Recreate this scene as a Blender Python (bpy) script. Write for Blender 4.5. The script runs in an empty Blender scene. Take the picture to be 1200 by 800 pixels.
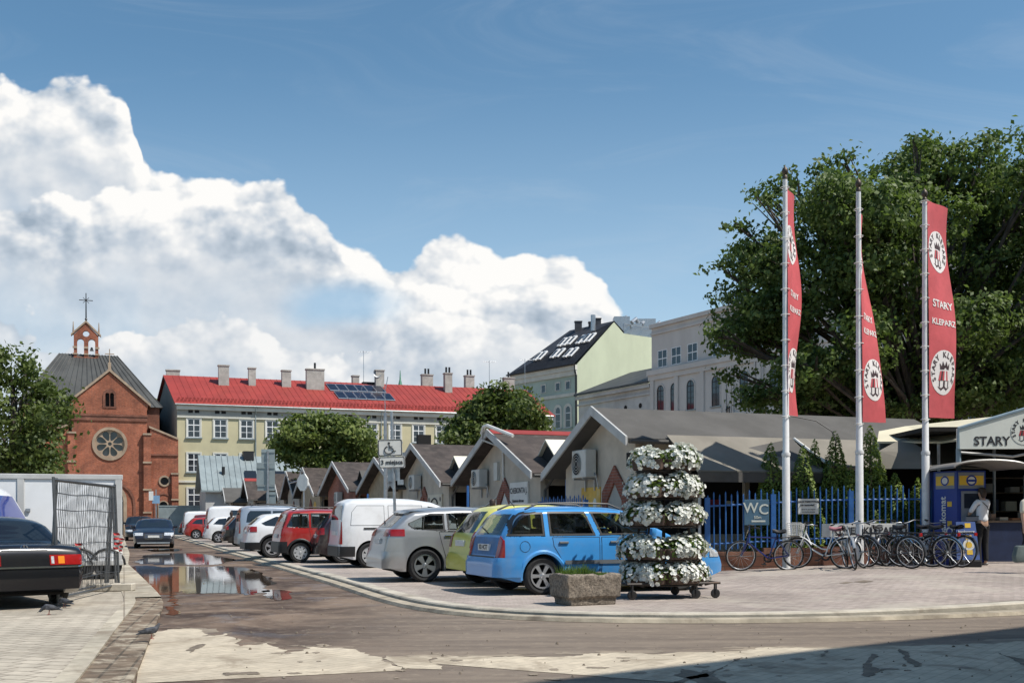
import bpy, bmesh, math, random
import numpy as np
from mathutils import Vector, Matrix, Euler
R = math.radians
rng = random.Random(7)
nrg = np.random.default_rng(11)
S = bpy.context.scene
COL = S.collection

# ------------------------------------------------------------------ camera, light, exposure
F, CZ, H0, ROLL = 1250.0, 1.35, 608.0, R(0.2)
cam_d = bpy.data.cameras.new("camera")
cam = bpy.data.objects.new("camera", cam_d); COL.objects.link(cam)
cam.location = (0, 0, CZ)
cam.rotation_euler = (R(90), ROLL, 0)
cam_d.sensor_width = 36.0
cam_d.lens = 36.0 * F / 1200.0
cam_d.shift_y = (H0 - 400.0) / 1200.0
cam_d.clip_start, cam_d.clip_end = 0.1, 6000
S.camera = cam
SUN_EL, SUN_AZ = 56.0, 22.0           # the sun stands to the right and a little behind the camera
sx, sy, sz = math.cos(R(SUN_EL))*math.cos(R(SUN_AZ)), -math.cos(R(SUN_EL))*math.sin(R(SUN_AZ)), math.sin(R(SUN_EL))
sun_d = bpy.data.lights.new("sun", 'SUN'); sun_d.energy = 4.5; sun_d.angle = R(0.5); sun_d.color = (1, .955, .88)
sun = bpy.data.objects.new("sun", sun_d); COL.objects.link(sun)
sun.rotation_euler = Vector((-sx, -sy, -sz)).to_track_quat('-Z', 'Y').to_euler()
sun.location = (20, -10, 40)
S.view_settings.view_transform = 'Standard'; S.view_settings.look = 'None'
S.view_settings.exposure = 0.24; S.view_settings.gamma = 1.0; S.view_settings.use_curve_mapping = False
S.cycles.max_bounces = 6; S.cycles.diffuse_bounces = 2; S.cycles.glossy_bounces = 3
S.cycles.transparent_max_bounces = 6; S.cycles.sample_clamp_indirect = 6.0
S.cycles.caustics_reflective = False; S.cycles.caustics_refractive = False
S.cycles.use_denoising = True

W = bpy.data.worlds.new("World"); S.world = W; W.use_nodes = True
nt = W.node_tree; nt.nodes.clear()
class NX:
    """Small expression helper on a node tree."""
    def __init__(s, t, dim='3D'): s.t = t; s.dim = dim
    def n(s, ty, **kw):
        q = s.t.nodes.new(ty)
        for k, v in kw.items(): setattr(q, k, v)
        return q
    def put(s, sock, v):
        if hasattr(v, 'is_output') or isinstance(v, bpy.types.NodeSocket): s.t.links.new(v, sock)
        else: sock.default_value = v
    def m(s, op, a, b=0.0, c=None, clamp=False):
        q = s.n('ShaderNodeMath', operation=op, use_clamp=clamp)
        s.put(q.inputs[0], a); s.put(q.inputs[1], b)
        if c is not None: s.put(q.inputs[2], c)
        return q.outputs[0]
    def ss(s, x, a, b, lo=0.0, hi=1.0):
        q = s.n('ShaderNodeMapRange', interpolation_type='SMOOTHSTEP')
        s.put(q.inputs[0], x); s.put(q.inputs[1], a); s.put(q.inputs[2], b); s.put(q.inputs[3], lo); s.put(q.inputs[4], hi)
        return q.outputs[0]
    def xyz(s, x, y, z=0.0):
        q = s.n('ShaderNodeCombineXYZ'); s.put(q.inputs[0], x); s.put(q.inputs[1], y); s.put(q.inputs[2], z); return q.outputs[0]
    def sep(s, v):
        q = s.n('ShaderNodeSeparateXYZ'); s.put(q.inputs[0], v); return q.outputs
    def noise(s, v, scale, detail=4, rough=.55, dist=0.0):
        q = s.n('ShaderNodeTexNoise', noise_dimensions=s.dim); s.put(q.inputs['Vector'], v)
        q.inputs['Scale'].default_value = scale; q.inputs['Detail'].default_value = detail
        q.inputs['Roughness'].default_value = rough; q.inputs['Distortion'].default_value = dist
        return q.outputs[0]
    def vor(s, v, scale, detail=0, rough=.5, smooth=.6):
        q = s.n('ShaderNodeTexVoronoi', feature='SMOOTH_F1', voronoi_dimensions=s.dim); s.put(q.inputs['Vector'], v)
        q.inputs['Scale'].default_value = scale; q.inputs['Smoothness'].default_value = smooth
        q.inputs['Detail'].default_value = detail; q.inputs['Roughness'].default_value = rough
        return q.outputs['Distance']
    def mix(s, f, a, b, blend='MIX'):
        q = s.n('ShaderNodeMix', data_type='RGBA', blend_type=blend)
        s.put(q.inputs[0], f); s.put(q.inputs[6], a); s.put(q.inputs[7], b); return q.outputs[2]
    def curve(s, x, pts):
        q = s.n('ShaderNodeFloatCurve'); c = q.mapping.curves[0]
        while len(c.points) < len(pts): c.points.new(.5, .5)
        for p, (a, b) in zip(c.points, pts): p.location = (a, b); p.handle_type = 'AUTO'
        q.mapping.use_clip = False
        q.mapping.update(); s.put(q.inputs['Value'], x); return q.outputs[0]

w = NX(nt, '2D')
W.cycles.sampling_method = 'MANUAL'; W.cycles.sample_map_resolution = 512
sky = w.n('ShaderNodeTexSky', sky_type='NISHITA', sun_disc=False)
sky.sun_elevation = R(SUN_EL); sky.sun_rotation = R(90 + SUN_AZ)
sky.altitude = 200; sky.air_density = 1.0; sky.dust_density = 0.7; sky.ozone_density = 2.2
SKY_STR = 0.112
dx_, dy_, dz_ = w.sep(w.n('ShaderNodeTexCoord').outputs['Generated'])
ys = w.m('MAXIMUM', dy_, 0.05)
uu = w.m('DIVIDE', dx_, ys); vv = w.m('DIVIDE', dz_, ys)      # direction on the tangent plane to the north
def cu(px): return (px-600)/F
def cv(py): return (608-py)/F
# cloud top outline (direction space): elevation of the top of the cumulus bank along the azimuth
tops = [(-400,330),(-250,200),(-120,120),(-40,92),(30,74),(90,78),(140,98),(160,135),(176,186),(230,190),(300,192),(345,215),(390,252),(430,262),(478,292),(505,272),(560,268),(595,290),(632,274),(668,282),(694,300),(722,335),(765,385),(830,440),(1000,520),(1400,560)]
ua, ub = cu(-400), cu(1400)
un = w.m('DIVIDE', w.m('SUBTRACT', uu, ua), ub-ua)
top = w.curve(un, [((cu(a)-ua)/(ub-ua), cv(b)) for a, b in tops])
P2 = w.xyz(uu, w.m('MULTIPLY', vv, 1.25), 0.35)
def field(p):
    a = w.vor(p, 9.0, 4.0, .55, .5)
    b = w.noise(p, 5.0, 8, .58, .3)
    return w.m('ADD', w.m('MULTIPLY', w.m('SUBTRACT', .55, a), .85), w.m('MULTIPLY', w.m('SUBTRACT', b, .5), 1.0))
def shifted(p, d):
    q = w.n('ShaderNodeVectorMath', operation='ADD'); w.put(q.inputs[0], p); q.inputs[1].default_value = d; return q.outputs[0]
front = w.ss(dy_, .04, .14)
soft = w.noise(shifted(P2, (3.1, 1.7, 0)), 3.4, 5, .6, .4)
big = w.noise(shifted(P2, (1.0, 5.0, 0)), 4.2, 4, .5, .3)
def outline(pts):
    return w.curve(un, [((cu(a)-ua)/(ub-ua), cv(b)) for a, b in pts])
def layer(topv, offs, amp, grey_lo, grey_hi, g0, g1, fade=None):
    """One bank of cumulus under an outline: crisp sunlit rim above, soft grey belly below."""
    p = shifted(P2, offs); f0 = field(p); f1 = field(shifted(p, (.012, .016, 0)))
    dep = w.m('SUBTRACT', topv, vv)
    mk = w.ss(w.m('ADD', dep, w.m('MULTIPLY', f0, amp)), .000, .007)
    d2 = w.m('ADD', w.m('ADD', dep, w.m('MULTIPLY', w.m('SUBTRACT', big, .5), .11)), w.m('MULTIPLY', f0, -.022))
    belly = w.ss(d2, g0, g1)
    lit = w.m('MULTIPLY', w.m('SUBTRACT', f0, f1), w.ss(dep, .01, .10, 1.05, .30))
    br = w.m('ADD', w.m('SUBTRACT', grey_hi, w.m('MULTIPLY', belly, grey_hi-grey_lo)), lit, clamp=True)
    if fade: mk = w.m('MULTIPLY', mk, w.ss(w.m('ADD', dep, w.m('MULTIPLY', w.m('SUBTRACT', soft, .5), .16)), fade[0], fade[1], 1.0, fade[2]))
    return mk, br
def gap(px, py, sx_, sy_, lo, hi):
    gx = w.m('MULTIPLY', w.m('SUBTRACT', uu, cu(px)), F/sx_); gy = w.m('MULTIPLY', w.m('SUBTRACT', vv, cv(py)), F/sy_)
    r_ = w.m('SQRT', w.m('ADD', w.m('MULTIPLY', gx, gx), w.m('MULTIPLY', gy, gy)))
    return w.ss(w.m('ADD', r_, w.m('MULTIPLY', w.m('SUBTRACT', soft, .5), 1.8)), lo, hi)
low_t = [(-400,360),(-120,340),(0,330),(60,345),(150,352),(260,345),(330,372),(380,395),(420,400),(470,372),(520,368),(580,352),(640,368),(670,395),(720,470),(830,520),(1400,580)]
mid_t = [(-400,300),(-200,250),(-60,225),(20,222),(80,232),(150,205),(210,215),(290,222),(350,240),(385,262),(430,300),(480,318),(520,322),(570,312),(620,318),(660,335),(700,352),(730,400),(800,480),(1400,570)]
mA, bA = layer(top, (0, 0, 0), .036, .72, .97, .010, .115, (.09, .22, .48))
mM, bM_ = layer(outline(mid_t), (2.3, .7, 0), .044, .67, .92, .006, .085, (.05, .16, .30))
mL, bL = layer(outline(low_t), (5.1, 1.9, 0), .06, .66, .80, .01, .10, (.03, .15, .22))
hole = w.m('MULTIPLY', gap(400, 356, 66, 24, .35, 1.5), w.m('MULTIPLY', gap(775, 415, 78, 70, .62, 1.12), gap(735, 345, 34, 26, .4, 1.1)))
def over(c0, c1, m_): return w.m('ADD', w.m('MULTIPLY', c0, w.m('SUBTRACT', 1.0, m_)), w.m('MULTIPLY', c1, m_))
br = over(over(bA, bM_, mM), bL, w.m('MULTIPLY', mL, .7))
al = w.m('SUBTRACT', 1.0, w.m('MULTIPLY', w.m('MULTIPLY', w.m('SUBTRACT', 1.0, mA), w.m('SUBTRACT', 1.0, mM)), w.m('SUBTRACT', 1.0, mL)))
mask2 = w.m('MULTIPLY', al, w.m('SUBTRACT', 1.0, w.m('MULTIPLY', w.m('SUBTRACT', 1.0, hole), .8)))
ccol = w.n('ShaderNodeValToRGB'); w.put(ccol.inputs[0], br)
er = ccol.color_ramp; er.elements[0].position = .40; er.elements[0].color = (.30, .37, .45, 1)
er.elements[1].position = .97; er.elements[1].color = (.86, .85, .83, 1)
e_ = er.elements.new(.62); e_.color = (.47, .53, .60, 1)
e_ = er.elements.new(.82); e_.color = (.69, .71, .73, 1)
# thin high veil and some wisps at the right
wq = w.n('ShaderNodeMapping'); w.put(wq.inputs[0], P2); wq.inputs['Scale'].default_value = (1.0, 3.2, 1); wq.inputs['Rotation'].default_value = (0, 0, .25)
wis = w.ss(w.noise(wq.outputs[0], 3.0, 7, .62, .8), .50, .80)
wis = w.m('MULTIPLY', wis, w.ss(vv, .0, .16, .40, .12))
bg1 = w.n('ShaderNodeBackground'); bg1.inputs[1].default_value = SKY_STR
hsv = w.n('ShaderNodeHueSaturation'); hsv.inputs['Saturation'].default_value = 1.12; hsv.inputs['Hue'].default_value = .487; w.put(hsv.inputs['Color'], sky.outputs[0])
hz = w.m('MULTIPLY', w.ss(vv, .02, .46, 1.0, 0.0), front)
w.put(bg1.inputs[0], w.mix(w.m('MULTIPLY', hz, .72), hsv.outputs[0], (4.0, 5.4, 6.7, 1)))
bgw = w.n('ShaderNodeBackground'); bgw.inputs[0].default_value = (.62, .68, .74, 1); bgw.inputs[1].default_value = .9
mx0 = w.n('ShaderNodeMixShader'); w.put(mx0.inputs[0], w.m('MULTIPLY', wis, front)); w.put(mx0.inputs[1], bg1.outputs[0]); w.put(mx0.inputs[2], bgw.outputs[0])
bg2 = w.n('ShaderNodeBackground'); bg2.inputs[1].default_value = .98; w.put(bg2.inputs[0], ccol.outputs[0])
mx = w.n('ShaderNodeMixShader'); w.put(mx.inputs[0], w.m('MULTIPLY', mask2, front)); w.put(mx.inputs[1], mx0.outputs[0]); w.put(mx.inputs[2], bg2.outputs[0])
wo = w.n('ShaderNodeOutputWorld'); nt.links.new(mx.outputs[0], wo.inputs[0])

# ------------------------------------------------------------------ surveying helpers
cr_, sr_ = math.cos(ROLL), math.sin(ROLL)
def ray(px, py):
    dx, dy = px-600.0, H0-py
    return (dx*cr_+dy*sr_)/F, (-dx*sr_+dy*cr_)/F
def G(px, py, z=0.0):
    """Place on the level z seen at that point of the photograph."""
    rx, rz = ray(px, py); t = (z-CZ)/rz
    return Vector((rx*t, t, z))
def D(px, py, y):
    rx, rz = ray(px, py); return Vector((rx*y, y, CZ+rz*y))
TH = R(20.3)
U1 = Vector((-math.sin(TH), math.cos(TH), 0))    # along the road, away
U2 = Vector((math.cos(TH), math.sin(TH), 0))     # across the road, to the right
def ST(s, t, z=0.0): return Vector((U1.x*s+U2.x*t, U1.y*s+U2.y*t, z))
PAVE = .10
def gz(x, y):
    k = min(1, max(0, (x-3.2)/5.0)); k = k*k*(3-2*k)
    q = min(1, max(0, (y-12.5)/7.5)); q = q*q*(3-2*q)
    return PAVE + .18*k*q

# ------------------------------------------------------------------ objects
def tag(o, label=None, cat=None, group=None, kind=None):
    if label: o['label'] = label
    if cat: o['category'] = cat
    if group: o['group'] = group
    if kind: o['kind'] = kind
    return o
def empty(name, loc=(0, 0, 0), rz=0.0, label=None, cat=None, group=None, rx=0.0, ry=0.0):
    o = bpy.data.objects.new(name, None); COL.objects.link(o); o.empty_display_size = .2
    o.location = loc; o.rotation_euler = (rx, ry, rz)
    return tag(o, label, cat, group)
def kids(o): return [c for c in bpy.data.objects if c.parent == o]
def copy_tree(o, parent=None, remap=None, tree=None):
    if tree is None:
        tree = {}
        for q in bpy.data.objects:
            if q.parent: tree.setdefault(q.parent.name, []).append(q)
    c = o.copy(); COL.objects.link(c); c.parent = parent
    if remap and c.type == 'MESH' and any(m in remap for m in c.data.materials):
        key = (c.data.name, id(remap))
        if key not in _meshvar:
            d = c.data.copy()
            for i, m in enumerate(d.materials):
                if m in remap: d.materials[i] = remap[m]
            _meshvar[key] = d
        c.data = _meshvar[key]
    for ch in tree.get(o.name, []): copy_tree(ch, c, remap, tree)
    return c
_meshvar = {}

class MB:
    """Collects shapes and links them as ONE mesh object."""
    def __init__(s): s.v = []; s.f = []; s.m = []
    def add(s, vs, fs, mi=0, M=None):
        b = len(s.v)
        if M is not None: vs = [M @ Vector(p) for p in vs]
        s.v.extend([tuple(p) for p in vs]); s.f.extend([tuple(i+b for i in f) for f in fs])
        s.m.extend([mi]*len(fs) if isinstance(mi, int) else mi); return s
    def box(s, x0, x1, y0, y1, z0, z1, mi=0, M=None):
        vs = [(x0,y0,z0),(x1,y0,z0),(x1,y1,z0),(x0,y1,z0),(x0,y0,z1),(x1,y0,z1),(x1,y1,z1),(x0,y1,z1)]
        return s.add(vs, [(0,3,2,1),(4,5,6,7),(0,1,5,4),(1,2,6,5),(2,3,7,6),(3,0,4,7)], mi, M)
    def cbox(s, c, d, mi=0, M=None):
        return s.box(c[0]-d[0]/2, c[0]+d[0]/2, c[1]-d[1]/2, c[1]+d[1]/2, c[2]-d[2]/2, c[2]+d[2]/2, mi, M)
    def prism(s, poly, axis, a0, a1, mi=0, M=None):
        """poly: 2-D outline; axis 'x','y' or 'z' is the extrusion axis."""
        def P(p, a):
            if axis == 'y': return (p[0], a, p[1])
            if axis == 'x': return (a, p[0], p[1])
            return (p[0], p[1], a)
        n = len(poly)
        vs = [P(p, a0) for p in poly]+[P(p, a1) for p in poly]
        fs = [tuple(range(n)), tuple(range(2*n-1, n-1, -1))]+[(i, i+n, (i+1) % n+n, (i+1) % n) for i in range(n)]
        return s.add(vs, fs, mi, M)
    def tube(s, p0, p1, r, n=8, mi=0, r1=None, cap=True):
        return s.path([p0, p1], r if r1 is None else [r, r1], n, mi, cap)
    def path(s, pts, r, n=8, mi=0, cap=True, closed=False):
        pts = [Vector(p) for p in pts]; k = len(pts)
        rs = r if isinstance(r, (list, tuple)) else [r]*k
        vs = []; prev = None
        for i, p in enumerate(pts):
            if closed: d = pts[(i+1) % k]-pts[i-1]
            else: d = pts[min(i+1, k-1)]-pts[max(i-1, 0)]
            if d.length < 1e-9: d = Vector((0, 0, 1))
            d.normalize()
            if prev is None:
                a = d.cross(Vector((0, 0, 1)))
                if a.length < .01: a = d.cross(Vector((0, 1, 0)))
            else: a = prev - d*prev.dot(d)
            a.normalize(); prev = a; b = d.cross(a)
            for j in range(n):
                t = 2*math.pi*j/n
                vs.append(p+(a*math.cos(t)+b*math.sin(t))*rs[i])
        fs = []
        for i in range(k if closed else k-1):
            i2 = (i+1) % k
            for j in range(n):
                j2 = (j+1) % n; fs.append((i*n+j, i*n+j2, i2*n+j2, i2*n+j))
        if cap and not closed: fs.append(tuple(range(n-1, -1, -1))); fs.append(tuple((k-1)*n+j for j in range(n)))
        return s.add(vs, fs, mi)
    def lathe(s, prof, n=16, mi=0, M=None, a0=0, a1=2*math.pi):
        """prof: (r, z) pairs turned about z."""
        full = abs(a1-a0-2*math.pi) < 1e-6
        k = len(prof); vs = []; fs = []; cols = n if full else n+1
        for j in range(cols):
            t = a0+(a1-a0)*j/n
            for (r, z) in prof: vs.append((r*math.cos(t), r*math.sin(t), z))
        for j in range(n):
            j2 = (j+1) % cols
            for i in range(k-1): fs.append((j*k+i, j2*k+i, j2*k+i+1, j*k+i+1))
        mi_ = mi
        return s.add(vs, fs, mi_, M)
    def disc(s, c, r, nrm, n=12, mi=0):
        nrm = Vector(nrm).normalized(); a = nrm.orthogonal().normalized(); b = nrm.cross(a); c = Vector(c)
        return s.add([c+(a*math.cos(2*math.pi*j/n)+b*math.sin(2*math.pi*j/n))*r for j in range(n)], [tuple(range(n))], mi)
    def grid(s, rows, mi=0, flip=False):
        k = len(rows[0]); vs = [p for r_ in rows for p in r_]; fs = []
        for i in range(len(rows)-1):
            for j in range(k-1):
                f = (i*k+j, i*k+j+1, (i+1)*k+j+1, (i+1)*k+j); fs.append(f[::-1] if flip else f)
        return s.add(vs, fs, mi)
    def build(s, name, mats, parent=None, smooth=False, bevel=0.0, seg=1, sharp=40, M=None):
        me = bpy.data.meshes.new(name)
        me.from_pydata(s.v, [], s.f)
        mats = mats if isinstance(mats, (list, tuple)) else [mats]
        for m_ in mats: me.materials.append(m_)
        if len(mats) > 1: me.polygons.foreach_set('material_index', s.m)
        if M is not None: me.transform(M)
        if bevel > 0:
            bm = bmesh.new(); bm.from_mesh(me); bmesh.ops.remove_doubles(bm, verts=bm.verts, dist=1e-5)
            ed = [e for e in bm.edges if len(e.link_faces) == 2 and e.calc_face_angle(0) > R(30)]
            bmesh.ops.bevel(bm, geom=ed, offset=bevel, offset_type='OFFSET', segments=seg, profile=.5, affect='EDGES', clamp_overlap=True)
            bm.to_mesh(me); bm.free()
        me.validate(); me.update()
        if smooth:
            me.polygons.foreach_set('use_smooth', [True]*len(me.polygons))
            me.set_sharp_from_angle(angle=R(sharp))
        o = bpy.data.objects.new(name, me); COL.objects.link(o); o.parent = parent
        return o

def text_geo(txt, size, offset=0.0, extrude=.002, align='CENTER', space=1.0):
    """Letters as a flat mesh in the xy plane (verts, faces)."""
    c = bpy.data.curves.new('lettering', 'FONT'); c.body = txt; c.size = size; c.offset = offset
    c.extrude = extrude; c.align_x = align; c.align_y = 'CENTER'; c.space_character = space; c.resolution_u = 3
    o = bpy.data.objects.new('lettering', c); COL.objects.link(o)
    dg = bpy.context.evaluated_depsgraph_get()
    me = bpy.data.meshes.new_from_object(o.evaluated_get(dg))
    vs = [v.co.copy() for v in me.vertices]; fs = [tuple(p.vertices) for p in me.polygons]
    bpy.data.objects.remove(o); bpy.data.curves.remove(c); bpy.data.meshes.remove(me)
    return vs, fs
def frame_M(o, xa, ya):
    """Matrix placing flat xy lettering at o with its x along xa and its y along ya."""
    xa = Vector(xa).normalized(); ya = Vector(ya).normalized(); za = xa.cross(ya)
    return Matrix(((xa.x, ya.x, za.x, o[0]), (xa.y, ya.y, za.y, o[1]), (xa.z, ya.z, za.z, o[2]), (0, 0, 0, 1)))

# ------------------------------------------------------------------ materials
def mat(name, col, rough=.7, metal=0.0, var=.15, scale=3.0, bump=0.0, bscale=30.0, spec=.5, coat=0.0, dirt=None, dscale=1.2, damt=.5, stretch=None, trans=0.0, alpha=1.0):
    m_ = bpy.data.materials.new(name); m_.use_nodes = True; t = m_.node_tree; x = NX(t)
    b = t.nodes['Principled BSDF']
    co = x.n('ShaderNodeTexCoord').outputs['Object']
    if stretch:
        mp = x.n('ShaderNodeMapping'); x.put(mp.inputs[0], co); mp.inputs['Scale'].default_value = stretch; co = mp.outputs[0]
    c = (col[0], col[1], col[2], 1)
    if var > 0:
        n_ = x.noise(co, scale, 6, .6)
        f = x.ss(n_, .3, .7, 1-var, 1+var)
        q = x.n('ShaderNodeVectorMath', operation='SCALE'); q.inputs[0].default_value = col[:3]; x.put(q.inputs['Scale'], f)
        c = q.outputs[0]
    if dirt:
        n2 = x.noise(co, dscale, 8, .68, .6)
        c = x.mix(x.m('MULTIPLY', x.ss(n2, .48, .72), damt), c, (dirt[0], dirt[1], dirt[2], 1))
    x.put(b.inputs['Base Color'], c)
    b.inputs['Roughness'].default_value = rough; b.inputs['Metallic'].default_value = metal
    b.inputs['Specular IOR Level'].default_value = spec; b.inputs['Coat Weight'].default_value = coat
    b.inputs['Coat Roughness'].default_value = .05
    if trans: b.inputs['Transmission Weight'].default_value = trans
    if bump > 0:
        bn = x.n('ShaderNodeBump'); bn.inputs['Strength'].default_value = bump; bn.inputs['Distance'].default_value = .02
        x.put(bn.inputs['Height'], x.noise(co, bscale, 6, .65)); t.links.new(bn.outputs[0], b.inputs['Normal'])
    return m_
def brick_mat(name, c1, c2, mortar, bw, bh, msize=.012, rough=.85, var=.3, rot=0.0, coord='Object', axes='xy', bump=.4, dirt=None, damt=.5, dscale=.5, offset=.5, big=.35):
    m_ = bpy.data.materials.new(name); m_.use_nodes = True; t = m_.node_tree; x = NX(t)
    b = t.nodes['Principled BSDF']; tc = x.n('ShaderNodeTexCoord').outputs[coord]
    X, Y, Z = x.sep(tc)
    if axes == 'wall':      # bricks run along the horizontal distance whatever way the wall faces
        v = x.xyz(x.m('ADD', X, Y), Z, 0.0)
    else: v = x.xyz(X, Y, 0.0)
    mp = x.n('ShaderNodeMapping'); x.put(mp.inputs[0], v); mp.inputs['Rotation'].default_value = (0, 0, rot); v = mp.outputs[0]
    br = x.n('ShaderNodeTexBrick'); x.put(br.inputs['Vector'], v); br.offset = offset
    br.inputs['Scale'].default_value = 1.0; br.inputs['Brick Width'].default_value = bw; br.inputs['Row Height'].default_value = bh
    br.inputs['Mortar Size'].default_value = msize; br.inputs['Mortar Smooth'].default_value = .3; br.inputs['Bias'].default_value = 0.0
    br.inputs['Color1'].default_value = (*c1, 1); br.inputs['Color2'].default_value = (*c2, 1); br.inputs['Mortar'].default_value = (*mortar, 1)
    n_ = x.noise(tc, .45, 8, .65, .5)
    c = x.mix(1.0, br.outputs['Color'], x.xyz(*[x.ss(n_, .3, .7, 1-big, 1+big*.6)]*3), 'MULTIPLY')
    n3 = x.noise(tc, 6, 5, .6)
    c = x.mix(1.0, c, x.xyz(*[x.ss(n3, .3, .7, 1-var*.5, 1+var*.5)]*3), 'MULTIPLY')
    if dirt:
        n2 = x.noise(tc, dscale, 9, .7, .7)
        c = x.mix(x.m('MULTIPLY', x.ss(n2, .47, .66), damt), c, (*dirt, 1))
    x.put(b.inputs['Base Color'], c); b.inputs['Roughness'].default_value = rough; b.inputs['Specular IOR Level'].default_value = .3
    bn = x.n('ShaderNodeBump'); bn.inputs['Strength'].default_value = bump; bn.inputs['Distance'].default_value = .01
    x.put(bn.inputs['Height'], x.m('ADD', x.m('MULTIPLY', br.outputs['Fac'], -1.0), x.m('MULTIPLY', x.noise(tc, 40, 4, .6), .5)))
    t.links.new(bn.outputs[0], b.inputs['Normal'])
    return m_
def leaf_mat(name, c_dark, c_light, trans=.35, rough=.55):
    m_ = bpy.data.materials.new(name); m_.use_nodes = True; t = m_.node_tree; x = NX(t); b = t.nodes['Principled BSDF']
    g = x.n('ShaderNodeNewGeometry').outputs['Random Per Island']
    cl = x.noise(x.n('ShaderNodeTexCoord').outputs['Object'], 1.1, 3, .6)      # whole twigs run lighter or darker
    c = x.mix(x.m('MULTIPLY', x.m('ADD', x.m('MULTIPLY', g, .55), x.ss(cl, .38, .62, -.12, .62)), 1.0, clamp=True), (*c_dark, 1), (*c_light, 1))
    x.put(b.inputs['Base Color'], c); b.inputs['Roughness'].default_value = rough; b.inputs['Specular IOR Level'].default_value = .35
    tr = x.n('ShaderNodeBsdfTranslucent'); q = x.mix(.5, c, (.12, .2, .02, 1)); x.put(tr.inputs[0], q)
    mx_ = x.n('ShaderNodeMixShader'); mx_.inputs[0].default_value = trans
    t.links.new(b.outputs[0], mx_.inputs[1]); t.links.new(tr.outputs[0], mx_.inputs[2])
    t.links.new(mx_.outputs[0], t.nodes['Material Output'].inputs[0])
    return m_

M_ = {}
M_['glass'] = mat('window glass', (.015, .018, .022), .04, var=0, spec=.8)
M_['pane'] = mat('house pane', (.03, .035, .045), .06, var=.5, scale=.7, spec=.7)
M_['rubber'] = mat('tyre rubber', (.018, .018, .019), .85, var=.3, scale=20)
M_['black'] = mat('black plastic', (.015, .015, .016), .5, var=.1)
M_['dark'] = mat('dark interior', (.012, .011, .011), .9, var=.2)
M_['alloy'] = mat('alloy', (.55, .56, .58), .3, .75, var=.08, scale=9)
M_['steel'] = mat('galvanised steel', (.42, .44, .46), .42, .8, var=.15, scale=8)
M_['white_paint'] = mat('white paint', (.78, .78, .76), .45, var=.06, scale=4, dirt=(.45, .43, .4), damt=.35)
M_['white_car'] = mat('white car paint', (.78, .79, .80), .3, var=.03, coat=.6)
M_['red_lamp'] = mat('red lamp', (.30, .008, .008), .15, var=.15, scale=14, spec=.7)
M_['amber'] = mat('amber lamp', (.7, .22, .02), .2, var=.1)
M_['lamp'] = mat('clear lamp', (.62, .64, .66), .1, .3, var=.3, scale=20, spec=.8)
M_['plate'] = mat('number plate', (.72, .72, .70), .4, var=.12, scale=25)
M_['wood'] = mat('weathered wood', (.16, .12, .085), .8, var=.35, scale=5, stretch=(1, 1, 8))
# ------------------------------------------------------------------ ground, road, pavements, kerbs, water
from mathutils.geometry import tessellate_polygon
def fill(outer, holes=()):
    loops = [[Vector((p[0], p[1], 0)) for p in outer]]+[[Vector((p[0], p[1], 0)) for p in h] for h in holes]
    tri = tessellate_polygon(loops); vs = [p for l in loops for p in l]; fs = []
    for a, b, c in tri:
        n_ = (vs[b]-vs[a]).cross(vs[c]-vs[a]).z
        if abs(n_) < 1e-12: continue
        fs.append((a, b, c) if n_ > 0 else (c, b, a))
    return vs, fs
def plate(mb, outer, holes, y0, y1, mi=0, M=None, rim=None):
    """Flat plate standing in the xz plane with real openings, from y0 (front) to y1 (back)."""
    vs, fs = fill(outer, holes); n = len(vs)
    V = [(p.x, y0, p.y) for p in vs]+[(p.x, y1, p.y) for p in vs]
    Fc = [f for f in fs]+[tuple(i+n for i in f[::-1]) for f in fs]
    b = 0
    for l in [outer]+list(holes):
        k = len(l)
        for i in range(k): Fc.append((b+i, b+i+n, b+(i+1) % k+n, b+(i+1) % k))
        b += k
    mb.add(V, Fc, mi, M)
def jitter(pts, amp, lev=4, r=None, closed=True):
    r = r or random.Random(3)
    pts = [Vector((p[0], p[1])) for p in pts]
    for l in range(lev):
        out = []; k = len(pts)
        for i in range(k if closed else k-1):
            a, b = pts[i], pts[(i+1) % k]; d = b-a
            nrm = Vector((-d.y, d.x)); ln = d.length
            if ln > 1e-6: nrm.normalize()
            a_ = min(amp, ln*.3)
            out += [a, (a+b)/2+nrm*r.uniform(-1, 1)*a_+d*r.uniform(-.12, .12)]
        if not closed: out.append(pts[-1])
        pts = out; amp *= .62
    return pts
def sheet(name, pts, z, m_, kind='structure', zf=None, cuts=()):
    vs, fs = fill(pts)
    bm = bmesh.new(); bv = [bm.verts.new((p.x, p.y, 0)) for p in vs]
    for f in fs:
        try: bm.faces.new([bv[i] for i in f])
        except ValueError: pass
    for cx in cuts:
        bmesh.ops.bisect_plane(bm, geom=bm.verts[:]+bm.edges[:]+bm.faces[:], plane_co=(cx, 0, 0), plane_no=(1, 0, 0))
    for v in bm.verts: v.co.z = zf(v.co.x, v.co.y) if zf else z
    bm.normal_update()
    me = bpy.data.meshes.new(name); bm.to_mesh(me); bm.free(); me.materials.append(m_)
    o = bpy.data.objects.new(name, me); COL.objects.link(o)
    if kind: o['kind'] = kind
    return o
def px2(l, z=0.0): return [G(a, b, z).xy for a, b in l]

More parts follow.
